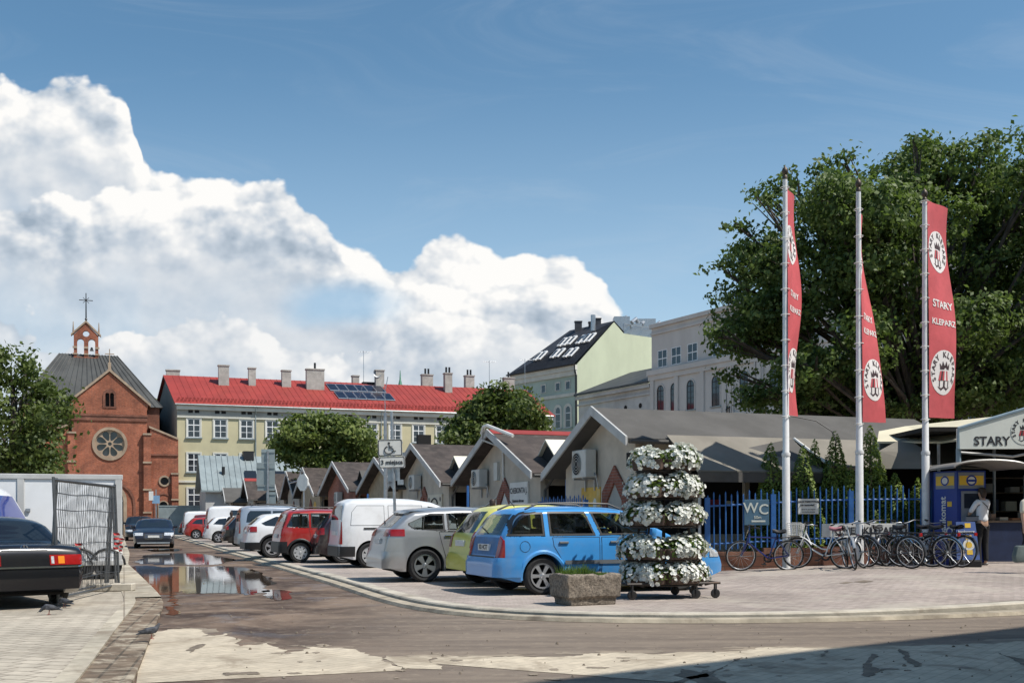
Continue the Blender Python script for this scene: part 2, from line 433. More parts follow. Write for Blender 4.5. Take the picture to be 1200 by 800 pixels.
ROT = TH
M_['earth'] = mat('dusty earth', (.24, .21, .17), .95, var=.3, scale=.4, bump=.3, bscale=4)
M_['pale_block'] = brick_mat('pale dusty block paving', (.53, .455, .345), (.50, .43, .33), (.41, .35, .27), .24, .12, .008, .9, .22, rot=-R(52), dirt=(.25, .20, .145), damt=.75, dscale=1.3, bump=.25, big=.16)
M_['left_block'] = brick_mat('pale block paving', (.47, .415, .335), (.40, .355, .285), (.24, .205, .165), .30, .20, .014, .9, .25, rot=R(20), dirt=(.24, .20, .155), damt=.65, dscale=.8, bump=.5, big=.25)
M_['rose_block'] = brick_mat('rosy block paving', (.385, .322, .283), (.33, .28, .252), (.22, .19, .165), .20, .10, .008, .9, .3, rot=R(-20), dirt=(.43, .385, .325), damt=.7, dscale=.55, bump=.3, big=.22)
def mud_mat():
    m_ = bpy.data.materials.new('muddy asphalt'); m_.use_nodes = True; t = m_.node_tree; x = NX(t); b = t.nodes['Principled BSDF']
    co = x.n('ShaderNodeTexCoord').outputs['Object']
    X, Y, Z = x.sep(co)
    mp = x.n('ShaderNodeMapping'); x.put(mp.inputs[0], co); mp.inputs['Rotation'].default_value = (0, 0, -.12); mp.inputs['Scale'].default_value = (.22, 1.6, 1)
    st = x.noise(mp.outputs[0], 1.6, 9, .62, .5)           # traffic streaks along the street
    n1 = x.noise(co, .55, 10, .66, .6); n2 = x.noise(co, 5.0, 7, .65, .3); n3 = x.noise(co, 26, 4, .7)
    c = x.mix(x.ss(st, .30, .70), (.135, .105, .082, 1), (.225, .178, .135, 1))
    side = x.ss(x.m('SUBTRACT', x.m('MULTIPLY', X, -1.0), 1.0), -.8, 2.6)   # the muddier side road
    c2 = x.mix(x.ss(n1, .38, .64), (.050, .029, .019, 1), (.20, .140, .098, 1))
    c = x.mix(side, c, c2)
    c = x.mix(x.m('MULTIPLY', x.ss(n2, .50, .74), .55), c, (.29, .235, .175, 1))
    c = x.mix(x.m('MULTIPLY', x.ss(n3, .60, .72), .35), c, (.05, .038, .03, 1))
    x.put(b.inputs['Base Color'], c)
    wet = x.m('MULTIPLY', x.ss(x.noise(co, .9, 6, .6, .4), .50, .66), side)
    x.put(b.inputs['Roughness'], x.ss(wet, 0, 1, .82, .38)); b.inputs['Specular IOR Level'].default_value = .4
    bn = x.n('ShaderNodeBump'); bn.inputs['Strength'].default_value = .55; bn.inputs['Distance'].default_value = .04
    x.put(bn.inputs['Height'], x.m('ADD', x.m('MULTIPLY', n1, 1.0), x.m('MULTIPLY', n2, .6))); t.links.new(bn.outputs[0], b.inputs['Normal'])
    return m_
M_['mud'] = mud_mat()
M_['kerb'] = mat('kerb stone', (.44, .40, .33), .9, var=.2, scale=2.5, bump=.3, bscale=20, dirt=(.2, .16, .12), damt=.6, dscale=1.4)
M_['gutter'] = mat('gutter stone', (.36, .31, .235), .9, var=.25, scale=2.5, bump=.3, bscale=20, dirt=(.13, .10, .075), damt=.75, dscale=1.1)
M_['slot'] = mat('gutter joint dirt', (.07, .055, .042), .95, var=.3)
def water_mat():
    m_ = bpy.data.materials.new('puddle water'); m_.use_nodes = True; t = m_.node_tree; x = NX(t); b = t.nodes['Principled BSDF']
    b.inputs['Base Color'].default_value = (.055, .038, .026, 1); b.inputs['Roughness'].default_value = .015
    b.inputs['IOR'].default_value = 1.45
    bn = x.n('ShaderNodeBump'); bn.inputs['Strength'].default_value = .05; bn.inputs['Distance'].default_value = .02
    x.put(bn.inputs['Height'], x.noise(x.n('ShaderNodeTexCoord').outputs['Object'], 3.5, 4, .5)); t.links.new(bn.outputs[0], b.inputs['Normal'])
    return m_
M_['water'] = water_mat()

sheet('ground', [(-2500, -600), (2500, -600), (2500, 4000), (-2500, 4000)], -.02, M_['earth'])
# kerb line of the market square: along the parking row, round the corner, then along the street to the right
kerb_px = [(400, 683.5), (470, 706), (500, 714.5), (530, 719.5), (560, 722.5), (600, 725), (650, 727), (700, 728), (780, 729), (850, 729.3), (930, 728), (1010, 725.5), (1100, 722), (1200, 717.5)]
kl = [Vector(p) for p in px2(kerb_px)]
far = ST(150, 4.45).xy
kerb_line = [far, ST(90, 4.45).xy, ST(45, 4.45).xy]+kl
dlast = (kl[-1]-kl[-2]).normalized()
kerb_line += [kl[-1]+dlast*12, kl[-1]+dlast*45]
def sweep(mb, line, prof, zf=None, mi=0):
    """prof: (offset to the left of the walking direction, z)."""
    rows = []; k = len(line)
    for i, p in enumerate(line):
        d = (line[min(i+1, k-1)]-line[max(i-1, 0)]).normalized(); nrm = Vector((-d.y, d.x))
        rows.append([(p.x+nrm.x*o, p.y+nrm.y*o, z+(zf(p.x, p.y) if zf else 0)) for o, z in prof])
    mb.grid(rows, mi)
def dense(line, step=.6):
    out = []
    for a, b in zip(line[:-1], line[1:]):
        n = max(1, min(60, int((b-a).length/step)))
        out += [a+(b-a)*i/n for i in range(n)]
    return out+[line[-1]]
def smooth_line(l, it=3):
    for _ in range(it): l = [l[0]]+[(l[i-1]+l[i]*2+l[i+1])/4 for i in range(1, len(l)-1)]+[l[-1]]
    return l
KL = smooth_line(dense(kerb_line), 8)
mb = MB()
sweep(mb, KL, [(.24, -.002), (.17, -.002), (.15, -.004), (.15, .0), (.0, .0), (-.02, -.02), (-.02, -.4)][::-1], lambda x, y: gz(x, y)+.003)
tag(mb.build('kerb', M_['kerb'], smooth=True, sharp=30), kind='structure')
mb = MB(); sweep(mb, KL, [(-.021, .0), (-.021, .032), (-.065, .032)][::-1]); tag(mb.build('kerb_joint', M_['slot']), kind='structure')
mb = MB(); sweep(mb, KL, [(-.066, .0), (-.066, .055), (-.26, .048), (-.29, .0)][::-1]); tag(mb.build('gutter', M_['gutter']), kind='structure')
# square (pavement) inside the kerb
k_in = []
for i, p in enumerate(KL):
    d = (KL[min(i+1, len(KL)-1)]-KL[max(i-1, 0)]).normalized(); k_in.append(p+Vector((-d.y, d.x))*.235)
sq = k_in+[Vector((60, 25)), Vector((60, 150)), Vector((-20, 160))]
sheet('pavement', sq, 0, M_['rose_block'], zf=gz, cuts=[3.2+.5*i for i in range(11)])
# road: the muddy sheet under everything between the kerbs
left_k = [(193, 707.5), (182, 694), (170, 682), (160, 672), (150, 662.5)]
L_far = [ST(45, .45).xy, ST(150, .45).xy]
near_l = px2([(115, 868), (157, 800), (175, 752)])
road = [near_l[0]]+near_l[1:]+px2(left_k)+L_far+[ST(150, 4.6).xy]+[p for p in KL[::6]]+[KL[-1]+Vector((0, -25)), Vector((-2, -4))]
road = [near_l[0]+Vector((-.4, 0))]+[p+Vector((-.25, 0)) for p in near_l[1:]+px2(left_k)]+[p+Vector((-.3, 0)) for p in L_far]+[ST(150, 4.6).xy]+[p+Vector((.02, .1)) for p in KL[::4]]+[KL[-1]+Vector((0, -28)), Vector((-2, -6))]
sheet('road', road, -.004, M_['mud'])
# dusty pale blocks in the foreground, mud carried over their edge
edge_px = [(166, 752), (196, 737), (226, 736), (238, 745), (262, 741), (279, 757), (300, 755), (318, 752), (334, 764), (352, 756), (400, 759), (428, 764), (470, 785), (452, 768), (500, 768), (540, 788), (512, 769), (560, 768), (640, 769), (700, 765), (770, 766), (850, 763), (905, 758), (1000, 757), (1100, 755), (1200, 751)]
e2 = jitter(px2(edge_px), .12, 4, random.Random(5), closed=False)
dl = e2[-1]-e2[-40]
pale = [p for p in e2]+[e2[-1]+Vector((14, 3)), Vector((34, -10)), Vector((-2, -6)), near_l[0]+Vector((.25, 0)), near_l[1]+Vector((.02, 0))]
damp = [p+Vector((r_, abs(r_)+.05)) for p, r_ in zip(e2, [random.Random(i//6).uniform(-.22, .22) for i in range(len(e2))])]
M_['damp'] = mat('damp dirty paving', (.26, .21, .155), .8, var=.25, scale=2.5, dirt=(.16, .125, .095), damt=.7, dscale=2.2, bump=.3, bscale=18)
sheet('damp_edge', jitter(damp, .03, 1, random.Random(2), closed=False)+pale[len(e2):], -.002, M_['damp'])
r8 = random.Random(61)
for k in range(34):
    cx, cy = r8.uniform(250, 1150), r8.uniform(764, 796); rx_, ry_ = r8.uniform(3, 16), r8.uniform(.6, 2.0)
    sheet('dirt_stain', jitter(px2([(cx+rx_*math.cos(j*1.047)*r8.uniform(.6, 1.2), cy+ry_*math.sin(j*1.047)*r8.uniform(.6, 1.2)) for j in range(6)]), .04, 3, r8), .002+k*.00004, M_['damp'])
sheet('block_paving', pale, 0.0, M_['pale_block'])
# mud tracks and patches on the pale blocks
r5 = random.Random(9)
M_['track'] = mat('dried tyre mud', (.17, .135, .10), .95, var=.35, scale=6)  # mud colour, also used for the painted shadow dashes
def patch(name, pts, amp, m_, z): return sheet(name, jitter(px2(pts), amp, 4, r5), z, m_)
for pts in ([(860, 772), (872, 770), (830, 793), (800, 800), (790, 798), (835, 786)], [(796, 783), (838, 792), (850, 800), (820, 802), (790, 790)],
            [(1020, 766), (1028, 768), (1022, 780), (1036, 785), (1018, 793), (1012, 786)], [(1052, 760), (1064, 764), (1080, 778), (1070, 781), (1058, 770)], [(966, 763), (970, 762), (964, 769), (961, 769)],
            [(1170, 764), (1200, 772), (1220, 780), (1196, 778)], [(262, 788), (300, 787), (302, 790), (268, 791)], [(218, 762), (238, 754), (240, 756), (220, 765)]):
    patch('mud_track', pts, .05, M_['track'], .004)
for pts in ([(1000, 682), (1012, 681), (1024, 682), (1013, 683.2)], [(983, 682.3), (992, 681.6), (1000, 682.4), (990, 683)]):  # cast shadow painted as two dark dashes on the square's paving
    sheet('drain_lid', jitter(px2(pts, .2), .01, 2, r5), .0, M_['track'], zf=lambda x, y: gz(x, y)+.004)
# puddles in the side road
r6 = random.Random(21)
for pts, amp in (([(158, 663), (172, 662), (190, 664.5), (214, 663), (240, 664), (262, 662), (290, 665), (308, 672), (322, 684), (316, 693), (296, 694), (284, 697), (262, 694), (236, 695), (214, 692), (207, 696), (212, 702), (204, 710), (196, 704), (186, 696), (176, 686), (166, 674)], .22),
                 ([(154, 658), (170, 650), (200, 648), (232, 648.5), (262, 652), (276, 656), (262, 660), (236, 661.5), (210, 660.5), (186, 661.5), (164, 660.5)], .2),
                 ([(306, 693), (318, 690), (334, 691), (340, 697), (336, 702), (322, 703), (312, 699)], .1),
                 ([(194, 710), (204, 711), (212, 716), (206, 721), (197, 717)], .08),
                 ([(166, 644), (190, 642.5), (214, 643.5), (206, 645.6), (180, 646)], .15)):
    sheet('puddle', jitter(px2(pts), amp, 4, r6), .0015, M_['water'])
# left pavement with its broad kerb
LZ = .05
lk_out = [Vector(p) for p in near_l[::1]]+[Vector(p) for p in px2(left_k)]+[Vector(p) for p in L_far]
lk_out = smooth_line(dense(lk_out, .8), 1)
M_['slab'] = brick_mat('worn kerb slabs', (.47, .42, .33), (.40, .355, .28), (.27, .23, .18), 1.1, .9, .014, .9, .3, rot=-R(20)-R(90), dirt=(.20, .155, .11), damt=.8, dscale=1.1, bump=.4, big=.3, offset=0)
M_['brown_gutter'] = brick_mat('muddy gutter blocks', (.20, .150, .105), (.15, .108, .075), (.09, .07, .05), .30, .20, .014, .85, .4, rot=-R(14)-R(90), dirt=(.42, .365, .28), damt=.9, dscale=2.6, bump=.5, big=.35)
nb_i = max(i for i, p in enumerate(lk_out) if p.y < 17.25)+1
mb = MB(); sweep(mb, lk_out[:nb_i+1], [(.0, -.06), (.0, .030), (.03, .036), (.42, .045)]); tag(mb.build('kerb', M_['brown_gutter'], smooth=True, sharp=30), kind='structure')
mb = MB(); sweep(mb, lk_out[nb_i:], [(.0, -.06), (.0, .055), (.03, .06), (.42, .060)]); tag(mb.build('kerb', M_['slab'], smooth=True, sharp=30), kind='structure')
mb = MB(); sweep(mb, lk_out, [(.421, .03), (.421, .064), (.60, .064), (.60, .05)]); tag(mb.build('kerb', M_['slab']), kind='structure')
lin = []
for i, p in enumerate(lk_out):
    d = (lk_out[min(i+1, len(lk_out)-1)]-lk_out[max(i-1, 0)]).normalized(); lin.append(p+Vector((-d.y, d.x))*.54)
sheet('pavement', lin+[Vector((-90, 150)), Vector((-90, -6)), lin[0]+Vector((-.2, -3))], .055, M_['left_block'])
# pebbles and crumbs of mud along the kerbs
mb = MB()
for i in range(300):
    k = r6.random()
    if k < .5: p = G(r6.uniform(160, 560), r6.uniform(648, 745)).xy
    else: p = G(r6.uniform(190, 1190), r6.uniform(728, 795)).xy
    if (p.x*U2.x+p.y*U2.y) < 1.0 and p.y > 9: continue
    if p.y > 15 and (p.x*U2.x+p.y*U2.y) > 4.0: continue
    s_ = r6.choice([.005, .007, .009, .012, .017])*r6.uniform(.7, 1.3)
    a = r6.uniform(0, 6.28)
    vs = [(p.x+s_*math.cos(a+j*1.05)*r6.uniform(.7, 1.2), p.y+s_*math.sin(a+j*1.05)*r6.uniform(.7, 1.2), .002) for j in range(6)]
    vs += [(p.x+s_*.4*math.cos(a+j*1.05), p.y+s_*.4*math.sin(a+j*1.05), .002+s_*.8) for j in range(6)]
    mb.add(vs, [(j, (j+1) % 6, 6+(j+1) % 6, 6+j) for j in range(6)]+[(6, 7, 8, 9, 10, 11)])
tag(mb.build('gravel_crumbs', M_['track']), 'crumbs of dried mud and grit scattered over the street', 'grit', kind='stuff')
# ------------------------------------------------------------------ large buildings
M_['brick'] = brick_mat('red brick', (.40, .108, .048), (.30, .078, .038), (.30, .20, .15), .26, .085, .012, .9, .35, axes='wall', bump=.3, dirt=(.12, .05, .035), damt=.45, big=.3)
M_['brick_dark'] = brick_mat('brown brick', (.25, .085, .05), (.19, .065, .04), (.2, .14, .11), .26, .085, .012, .9, .3, axes='wall', bump=.3)
M_['stone_trim'] = mat('pale stone trim', (.36, .27, .19), .85, var=.2, scale=1.5, dirt=(.25, .2, .16), damt=.5)
M_['slate'] = mat('grey sheet roof', (.062, .064, .062), .6, .2, var=.25, scale=.6, dirt=(.10, .098, .088), damt=.5, dscale=.4, stretch=(1, 1, .4))
M_['yellow_wall'] = mat('yellow render', (.53, .475, .30), .9, var=.08, scale=.5, dirt=(.38, .34, .23), damt=.35, dscale=.35, bump=.05)
M_['grey_wall'] = mat('grey render', (.33, .33, .30), .9, var=.12, scale=.5, dirt=(.22, .21, .19), damt=.4, dscale=.4)
M_['cream_trim'] = mat('cream trim', (.62, .60, .52), .8, var=.08, scale=1)
M_['sash'] = mat('white sash', (.80, .80, .79), .5, var=.05)
M_['red_roof'] = mat('red sheet roof', (.29, .036, .026), .55, var=.16, scale=.5, dirt=(.20, .032, .024), damt=.4, dscale=.5)
M_['chimney'] = mat('chimney render', (.42, .40, .36), .9, var=.2, scale=1.2, dirt=(.2, .19, .17), damt=.6)
M_['solar'] = mat('solar cell', (.012, .014, .028), .12, var=.3, scale=1.5, spec=.7)
M_['green_wall'] = mat('green grey render', (.42, .50, .43), .9, var=.10, scale=.4, dirt=(.22, .26, .23), damt=.35, dscale=.3)
M_['lime_wall'] = mat('pale lime render', (.50, .53, .38), .9, var=.07, scale=.3, dirt=(.40, .42, .32), damt=.4, dscale=.25, stretch=(1, 1, .5))
M_['dark_roof'] = mat('dark tile roof', (.040, .042, .05), .6, var=.25, scale=2.0, bump=.4, bscale=5)
M_['white_wall'] = mat('grey white render', (.56, .525, .49), .9, var=.08, scale=.4, dirt=(.50, .465, .44), damt=.5, dscale=.3, stretch=(1, 1, .5))
M_['old_wall'] = mat('old grey render', (.52, .51, .49), .92, var=.14, scale=.5, dirt=(.34, .325, .31), damt=.6, dscale=.35)
M_['rust'] = mat('rust red sheet', (.24, .085, .06), .7, var=.3)
M_['zinc'] = mat('zinc sheet', (.30, .345, .345), .45, .35, var=.15, scale=.8, dirt=(.2, .22, .22), damt=.5)
M_['copper_green'] = mat('green copper', (.10, .26, .17), .6, var=.2)

def window(parent, x, z, ww, hh, y=0.0, surround=.14, arch=False, panes=(2, 3), sill=True, frame=None, trim=None, dark=None, hood=False):
    """A window whose outer face looks to -y: frame (> pane, sill)."""
    frame = frame or M_['sash']; trim = trim or M_['cream_trim']
    mb = MB(); n = 9
    def outl(a, b, t):
        if not arch: return [(a, z-b), (x+(x-a), z-b), (x+(x-a), z+hh+t), (a, z+hh+t)]
        rr = x-a; c = z+hh-ww/2
        return [(a, z-b), (x+rr, z-b)]+[(x+rr*math.cos(math.pi*j/n), c+rr*math.sin(math.pi*j/n)) for j in range(n+1)]
    inner = outl(x-ww/2, 0, 0)
    if surround > 0:
        plate(mb, outl(x-ww/2-surround, 0, surround), [inner], y-.07, y+.01, 0)
        if hood: mb.box(x-ww/2-surround-.1, x+ww/2+surround+.1, y-.18, y-.0, z+hh+surround, z+hh+surround+.14, 0)
    f = .07*min(1, ww)
    small = [(x+(p[0]-x)*(1-2*f/ww), z+hh/2+(p[1]-z-hh/2)*(1-2*f/hh)) for p in inner]
    plate(mb, inner, [small], y-.03, y+.012, 1)
    nx, nz = panes
    for i in range(1, nx): 
        xx = x-ww/2+ww*i/nx; mb.box(xx-.035, xx+.035, y-.025, y+.01, z+.05, z+hh-.05, 1)
    for i in range(1, nz):
        zz = z+hh*i/nz; hb = .045 if i == nz-1 else .02
        mb.box(x-ww/2+.05, x+ww/2-.05, y-.022, y+.008, zz-hb, zz+hb, 1)
    o = mb.build('window', [trim, frame], parent)
    mb = MB(); mb.add([(p[0], y-.008, p[1]) for p in inner], [tuple(range(len(inner)))])
    mb.build('pane', dark or M_['pane'], o)
    if sill:
        mb = MB(); mb.box(x-ww/2-surround-.05, x+ww/2+surround+.05, y-.16, y+.01, z-.12, z-.002); mb.build('sill', M_['zinc'], o)
    return o
def chimney(parent, x, y, z0, z1, wx=.9, wy=.6, pots=0, m_=None):
    mb = MB(); mb.box(x-wx/2, x+wx/2, y-wy/2, y+wy/2, z0, z1); mb.box(x-wx/2-.06, x+wx/2+.06, y-wy/2-.06, y+wy/2+.06, z1, z1+.12)
    c = mb.build('chimney', m_ or M_['chimney'], parent)
    for k in range(pots):
        q = MB(); px_ = x+(k-(pots-1)/2)*.35; q.tube((px_, y, z1+.1), (px_, y, z1+.75), .11, 8); q.build('flue', M_['black'], c)
    return c
def antenna(parent, x, y, z0, h, n=5):
    mb = MB(); mb.tube((x, y, z0), (x, y, z0+h), .03, 6)
    mb.tube((x-.7, y, z0+h-.15), (x+.9, y+.2, z0+h-.05), .02, 5)
    for k in range(n): xx = x-.6+k*1.4/n; mb.tube((xx, y-.35, z0+h-.13), (xx, y+.35, z0+h-.13), .015, 5)
    return mb.build('antenna', M_['steel'], parent)
def mapped(o, f):
    for v in o.data.vertices: v.co = f(v.co)
    o.data.update(); return o
# --- yellow tenement across the far end of the square
yb = empty('apartment_building', D(208, 600, 100) * Vector((1, 1, 0)) if False else (-31.36, 100, 0), TH, 'long three storey yellow tenement with a bright red sheet roof and white windows', 'building')
SK = -.12        # its gable wall runs back slightly askew
LEN, DEP, EV, RG = 38.0, 12.5, 12.2, 15.6
def skew(o): return mapped(o, lambda c: Vector((c.x+SK*c.y, c.y, c.z)))
mb = MB(); mb.box(0, LEN, 0, DEP, 0, EV)
mb.prism([(0, EV-.01), (DEP, EV-.01), (DEP/2, RG-.06)], 'x', 0.02, .3, 1); mb.prism([(0, EV-.01), (DEP, EV-.01), (DEP/2, RG-.06)], 'x', LEN-.3, LEN-.02, 1)
o = mb.build('wall', [M_['yellow_wall'], M_['grey_wall']], yb); skew(o)
mb = MB(); mb.box(-.012, 0.0, .02, DEP, 0, EV); skew(mb.build('gable_wall', M_['grey_wall'], yb))
mb = MB(); mb.box(-.0, LEN, -.05, 0.002, 11.05, 12.1, 1); mb.box(-.05, LEN, -.28, -.05, 11.75, 12.15, 0); mb.box(0, LEN, -.12, -.05, 11.0, 11.12, 0); mb.box(0, LEN, -.10, .002, 4.9, 5.1, 0)
mb.box(0, LEN, -.06, .002, 0, .9, 1)
mb.build('cornice', [M_['cream_trim'], M_['grey_wall']], yb)
mb = MB()
for a, b in (((-.35, EV-.05), (DEP/2, RG)), ((DEP+.35, EV-.05), (DEP/2, RG))):
    mb.prism([a, b, (b[0], b[1]+.12), (a[0], a[1]+.12)], 'x', -.25, LEN+.2)
for k in range(1, 64):       # standing seams
    xx = k*.6; mb.prism([(-.35, EV+.07), (DEP/2, RG+.12), (DEP/2, RG+.15), (-.35, EV+.10)], 'x', xx-.015, xx+.015)
for k in range(int(LEN/.35)): mb.box(k*.35, k*.35+.2, .15, .22, EV+.42, EV+.55); mb.box(k*.35+.17, k*.35+.37, .55, .62, EV+.64, EV+.76)
roof = skew(mb.build('roof', M_['red_roof'], yb))
mb = MB(); mb.path([(-.2, -.42, EV), (LEN, -.42, EV)], .08, 6); mb.build('gutter', M_['zinc'], yb)
for xx in (7.2, 19.5, 31):
    mb = MB(); mb.path([(xx, -.40, EV-.05), (xx, -.35, EV-.4), (xx, -.1, EV-.8), (xx, -.1, 0)], .055, 6); mb.build('downpipe', M_['zinc'], yb)
for k in range(15):
    x_ = 1.5+2.43*k
    if x_ > LEN-1: break
    window(yb, x_, 9.15, 1.15, 1.75); 
    if k < 6 or k > 9: window(yb, x_, 5.9, 1.15, 1.75); window(yb, x_, 2.55, 1.15, 1.8)
    mb = MB(); mb.box(x_-.5, x_-.08, -.06, .01, 11.45, 11.72); mb.box(x_+.08, x_+.5, -.06, .01, 11.45, 11.72); mb.build('attic_vent', M_['dark'], yb)
for x_, y_, z1, wx, pots in ((1.0, 8.2, 16.4, 1.3, 0), (5.2, 4.6, 16.6, 1.0, 0), (8.0, 4.8, 16.5, .7, 0), (11.4, 4.8, 16.4, .9, 0), (14.2, 4.4, 16.6, 1.8, 1), (19.3, 7.2, 16.5, .7, 0), (21.4, 5.8, 17.0, .9, 0), (27.0, 6.8, 16.9, 1.2, 2), (28.6, 5.0, 16.9, .8, 2), (31.8, 6.8, 17.0, 1.0, 2), (36.2, 6.4, 16.9, 1.2, 1)):
    chimney(roof, x_+SK*y_, y_, RG-1.6, z1, wx, .7, pots)
for row in range(2):
    for k in range(6):
        mb = MB(); x0 = 15.6+k*.98+row*.25; f0_ = .34+.29*(1-row); f1_ = f0_+.25
        def RP(f, up): 
            y_ = -.35+(DEP/2+.35)*f; return (y_, EV+.07+(RG-EV+.05)*f+up)
        a, b = RP(f0_, .08), RP(f1_, .08); c, d = RP(f1_, .13), RP(f0_, .13)
        mb.prism([a, b, c, d], 'x', x0, x0+.94, 1)
        i0, i1 = RP(f0_+.012, .134), RP(f1_-.012, .134)
        mb.add([(x0+.04, i0[0], i0[1]), (x0+.9, i0[0], i0[1]), (x0+.9, i1[0], i1[1]), (x0+.04, i1[0], i1[1])], [(0, 1, 2, 3)], 0)
        skew(mb.build('solar_panel', [M_['solar'], M_['alloy']], roof))
mb = MB()
for k in range(6):
    mb.box(19.0, 20.3, 6.0, 6.8, RG-.3, RG+.25)
mb.build('roof_hatch', M_['dark_roof'], roof)
antenna(roof, 19.2, 6.6, RG, 3.6); antenna(roof, 33.2, 6.4, RG, 3.2); antenna(roof, 37.4, 6.4, RG, 3.6)
mb = MB(); mb.lathe([(0, 0), (.25, .03), (.45, .12)], 12, M=Matrix.Translation((20.4, 5.6, RG+1.1)) @ Matrix.Rotation(R(75), 4, 'X')); mb.tube((20.4, 5.7, RG-.2), (20.4, 5.7, RG+1.1), .03, 6); mb.build('satellite_dish', M_['steel'], roof)
# far green spire behind the red roof
sp = empty('church_spire', D(469, 445, 150)*Vector((1, 1, 0)), 0, 'slim green copper church spire just showing over the red roof', 'spire')
mb = MB(); mb.box(-2, 2, -2, 2, 0, 16.2); mb.build('tower', M_['grey_wall'], sp)
mb = MB(); mb.lathe([(1.6, 16.2), (1.5, 16.9), (.7, 18.4), (.45, 19.6), (.12, 21.0), (.04, 22.3)], 8); mb.build('copper_cap', M_['copper_green'], sp)

# --- brick church
ch = empty('church', (-31.2, 99.4, 0), TH, 'red brick church with a rose window, steep grey roof and small bell gable', 'church')
CXm = -5.85; XL, XR = -9.05, -2.65
def circ(cx, cz, r, n=28, a0=0): return [(cx+r*math.cos(a0+2*math.pi*j/n), cz+r*math.sin(a0+2*math.pi*j/n)) for j in range(n)]
def archp(cx, z0, ww, hh, n=10):
    c = z0+hh-ww/2; return [(cx-ww/2, z0), (cx+ww/2, z0)]+[(cx+ww/2*math.cos(math.pi*j/n), c+ww/2*math.sin(math.pi*j/n)) for j in range(n+1)]
mb = MB()
plate(mb, [(XL, 0), (XR, 0), (XR, 11.4), (XR+.15, 12.0), (CXm, 14.85), (XL-.15, 12.0), (XL, 11.4)],
      [circ(CXm, 8.35, 1.27), archp(CXm, .0+.02, 2.3, 4.3), archp(CXm-.2, 11.75, .34, 1.25), archp(CXm+.2, 11.75, .34, 1.25)], 0, .5)
nave = mb.build('front_wall', M_['brick'], ch)
mb = MB(); mb.box(XL+.1, XR-.1, .5, 1.29, 0, 12.0); mb.box(-13.2, -1.5, 1.3, 12.8, 0, 11.9); mb.build('nave', M_['brick_dark'], ch)
mb = MB(); mb.prism([(XL-.35, 11.85), (CXm, 14.95), (XR+.35, 11.85), (XR+.35, 12.1), (CXm, 15.22), (XL-.35, 12.1)], 'y', -.14, 10, 0)
mb.box(XL-.1, XR+.1, -.16, -.002, 10.85, 11.05, 1); mb.box(XL-.04, XR+.04, -.1, -.002, 10.45, 10.85, 1)
mb.build('coping', [M_['stone_trim'], M_['brick_dark']], ch)
mb = MB(); plate(mb, circ(CXm, 8.35, 1.52, 36), [circ(CXm, 8.35, 1.27, 36)], -.1, .02)
rw = mb.build('rose_window', M_['stone_trim'], ch)
holes = [circ(CXm, 8.35, .17, 12)]
for k in range(8):
    a = k*math.pi/4+math.pi/8; hp = []
    for t in range(14):
        q = 2*math.pi*t/14; rr = .74+.45*math.cos(q); tt = (.12+.24*max(0, (rr-.28)/.9))*math.sin(q)*1.1
        hp.append((CXm+math.cos(a)*rr-math.sin(a)*tt, 8.35+math.sin(a)*rr+math.cos(a)*tt))
    holes.append(hp)
mb = MB(); plate(mb, circ(CXm, 8.35, 1.27, 36), holes, .08, .2); mb.build('tracery', M_['stone_trim'], rw)
mb = MB(); mb.add([(p[0], .24, p[1]) for p in circ(CXm, 8.35, 1.3)], [tuple(range(28))]); mb.build('pane', M_['pane'], rw)
mb = MB(); plate(mb, archp(CXm, .02, 2.9, 4.65), [archp(CXm, .02, 2.3, 4.3)], -.12, .05)
plate(mb, archp(CXm, .0, 4.4, 5.0), [archp(CXm, .0, 4.0, 4.8)], -.1, .0, 1)
pt = mb.build('portal', [M_['stone_trim'], M_['brick_dark']], ch)
mb = MB(); mb.add([(p[0], .3, p[1]) for p in archp(CXm, .02, 2.3, 4.3)], [tuple(range(13))]); mb.box(CXm-.04, CXm+.04, .2, .29, 0, 4.2, 1); mb.box(CXm-1.1, CXm+1.1, .2, .29, 3.1, 3.2, 1)
mb.build('door', [M_['pane'], M_['steel']], pt)
mb = MB()
for s_ in (-.2, .2): mb.add([(p[0], .2, p[1]) for p in archp(CXm+s_, 11.75, .36, 1.27)], [tuple(range(13))])
gw = mb.build('window', M_['dark'], ch); 
mb = MB(); plate(mb, archp(CXm, 11.6, 1.15, 1.75), [archp(CXm-.2, 11.75, .34, 1.25), archp(CXm+.2, 11.75, .34, 1.25)], -.06, .02); mb.build('window_surround', M_['brick_dark'], gw)
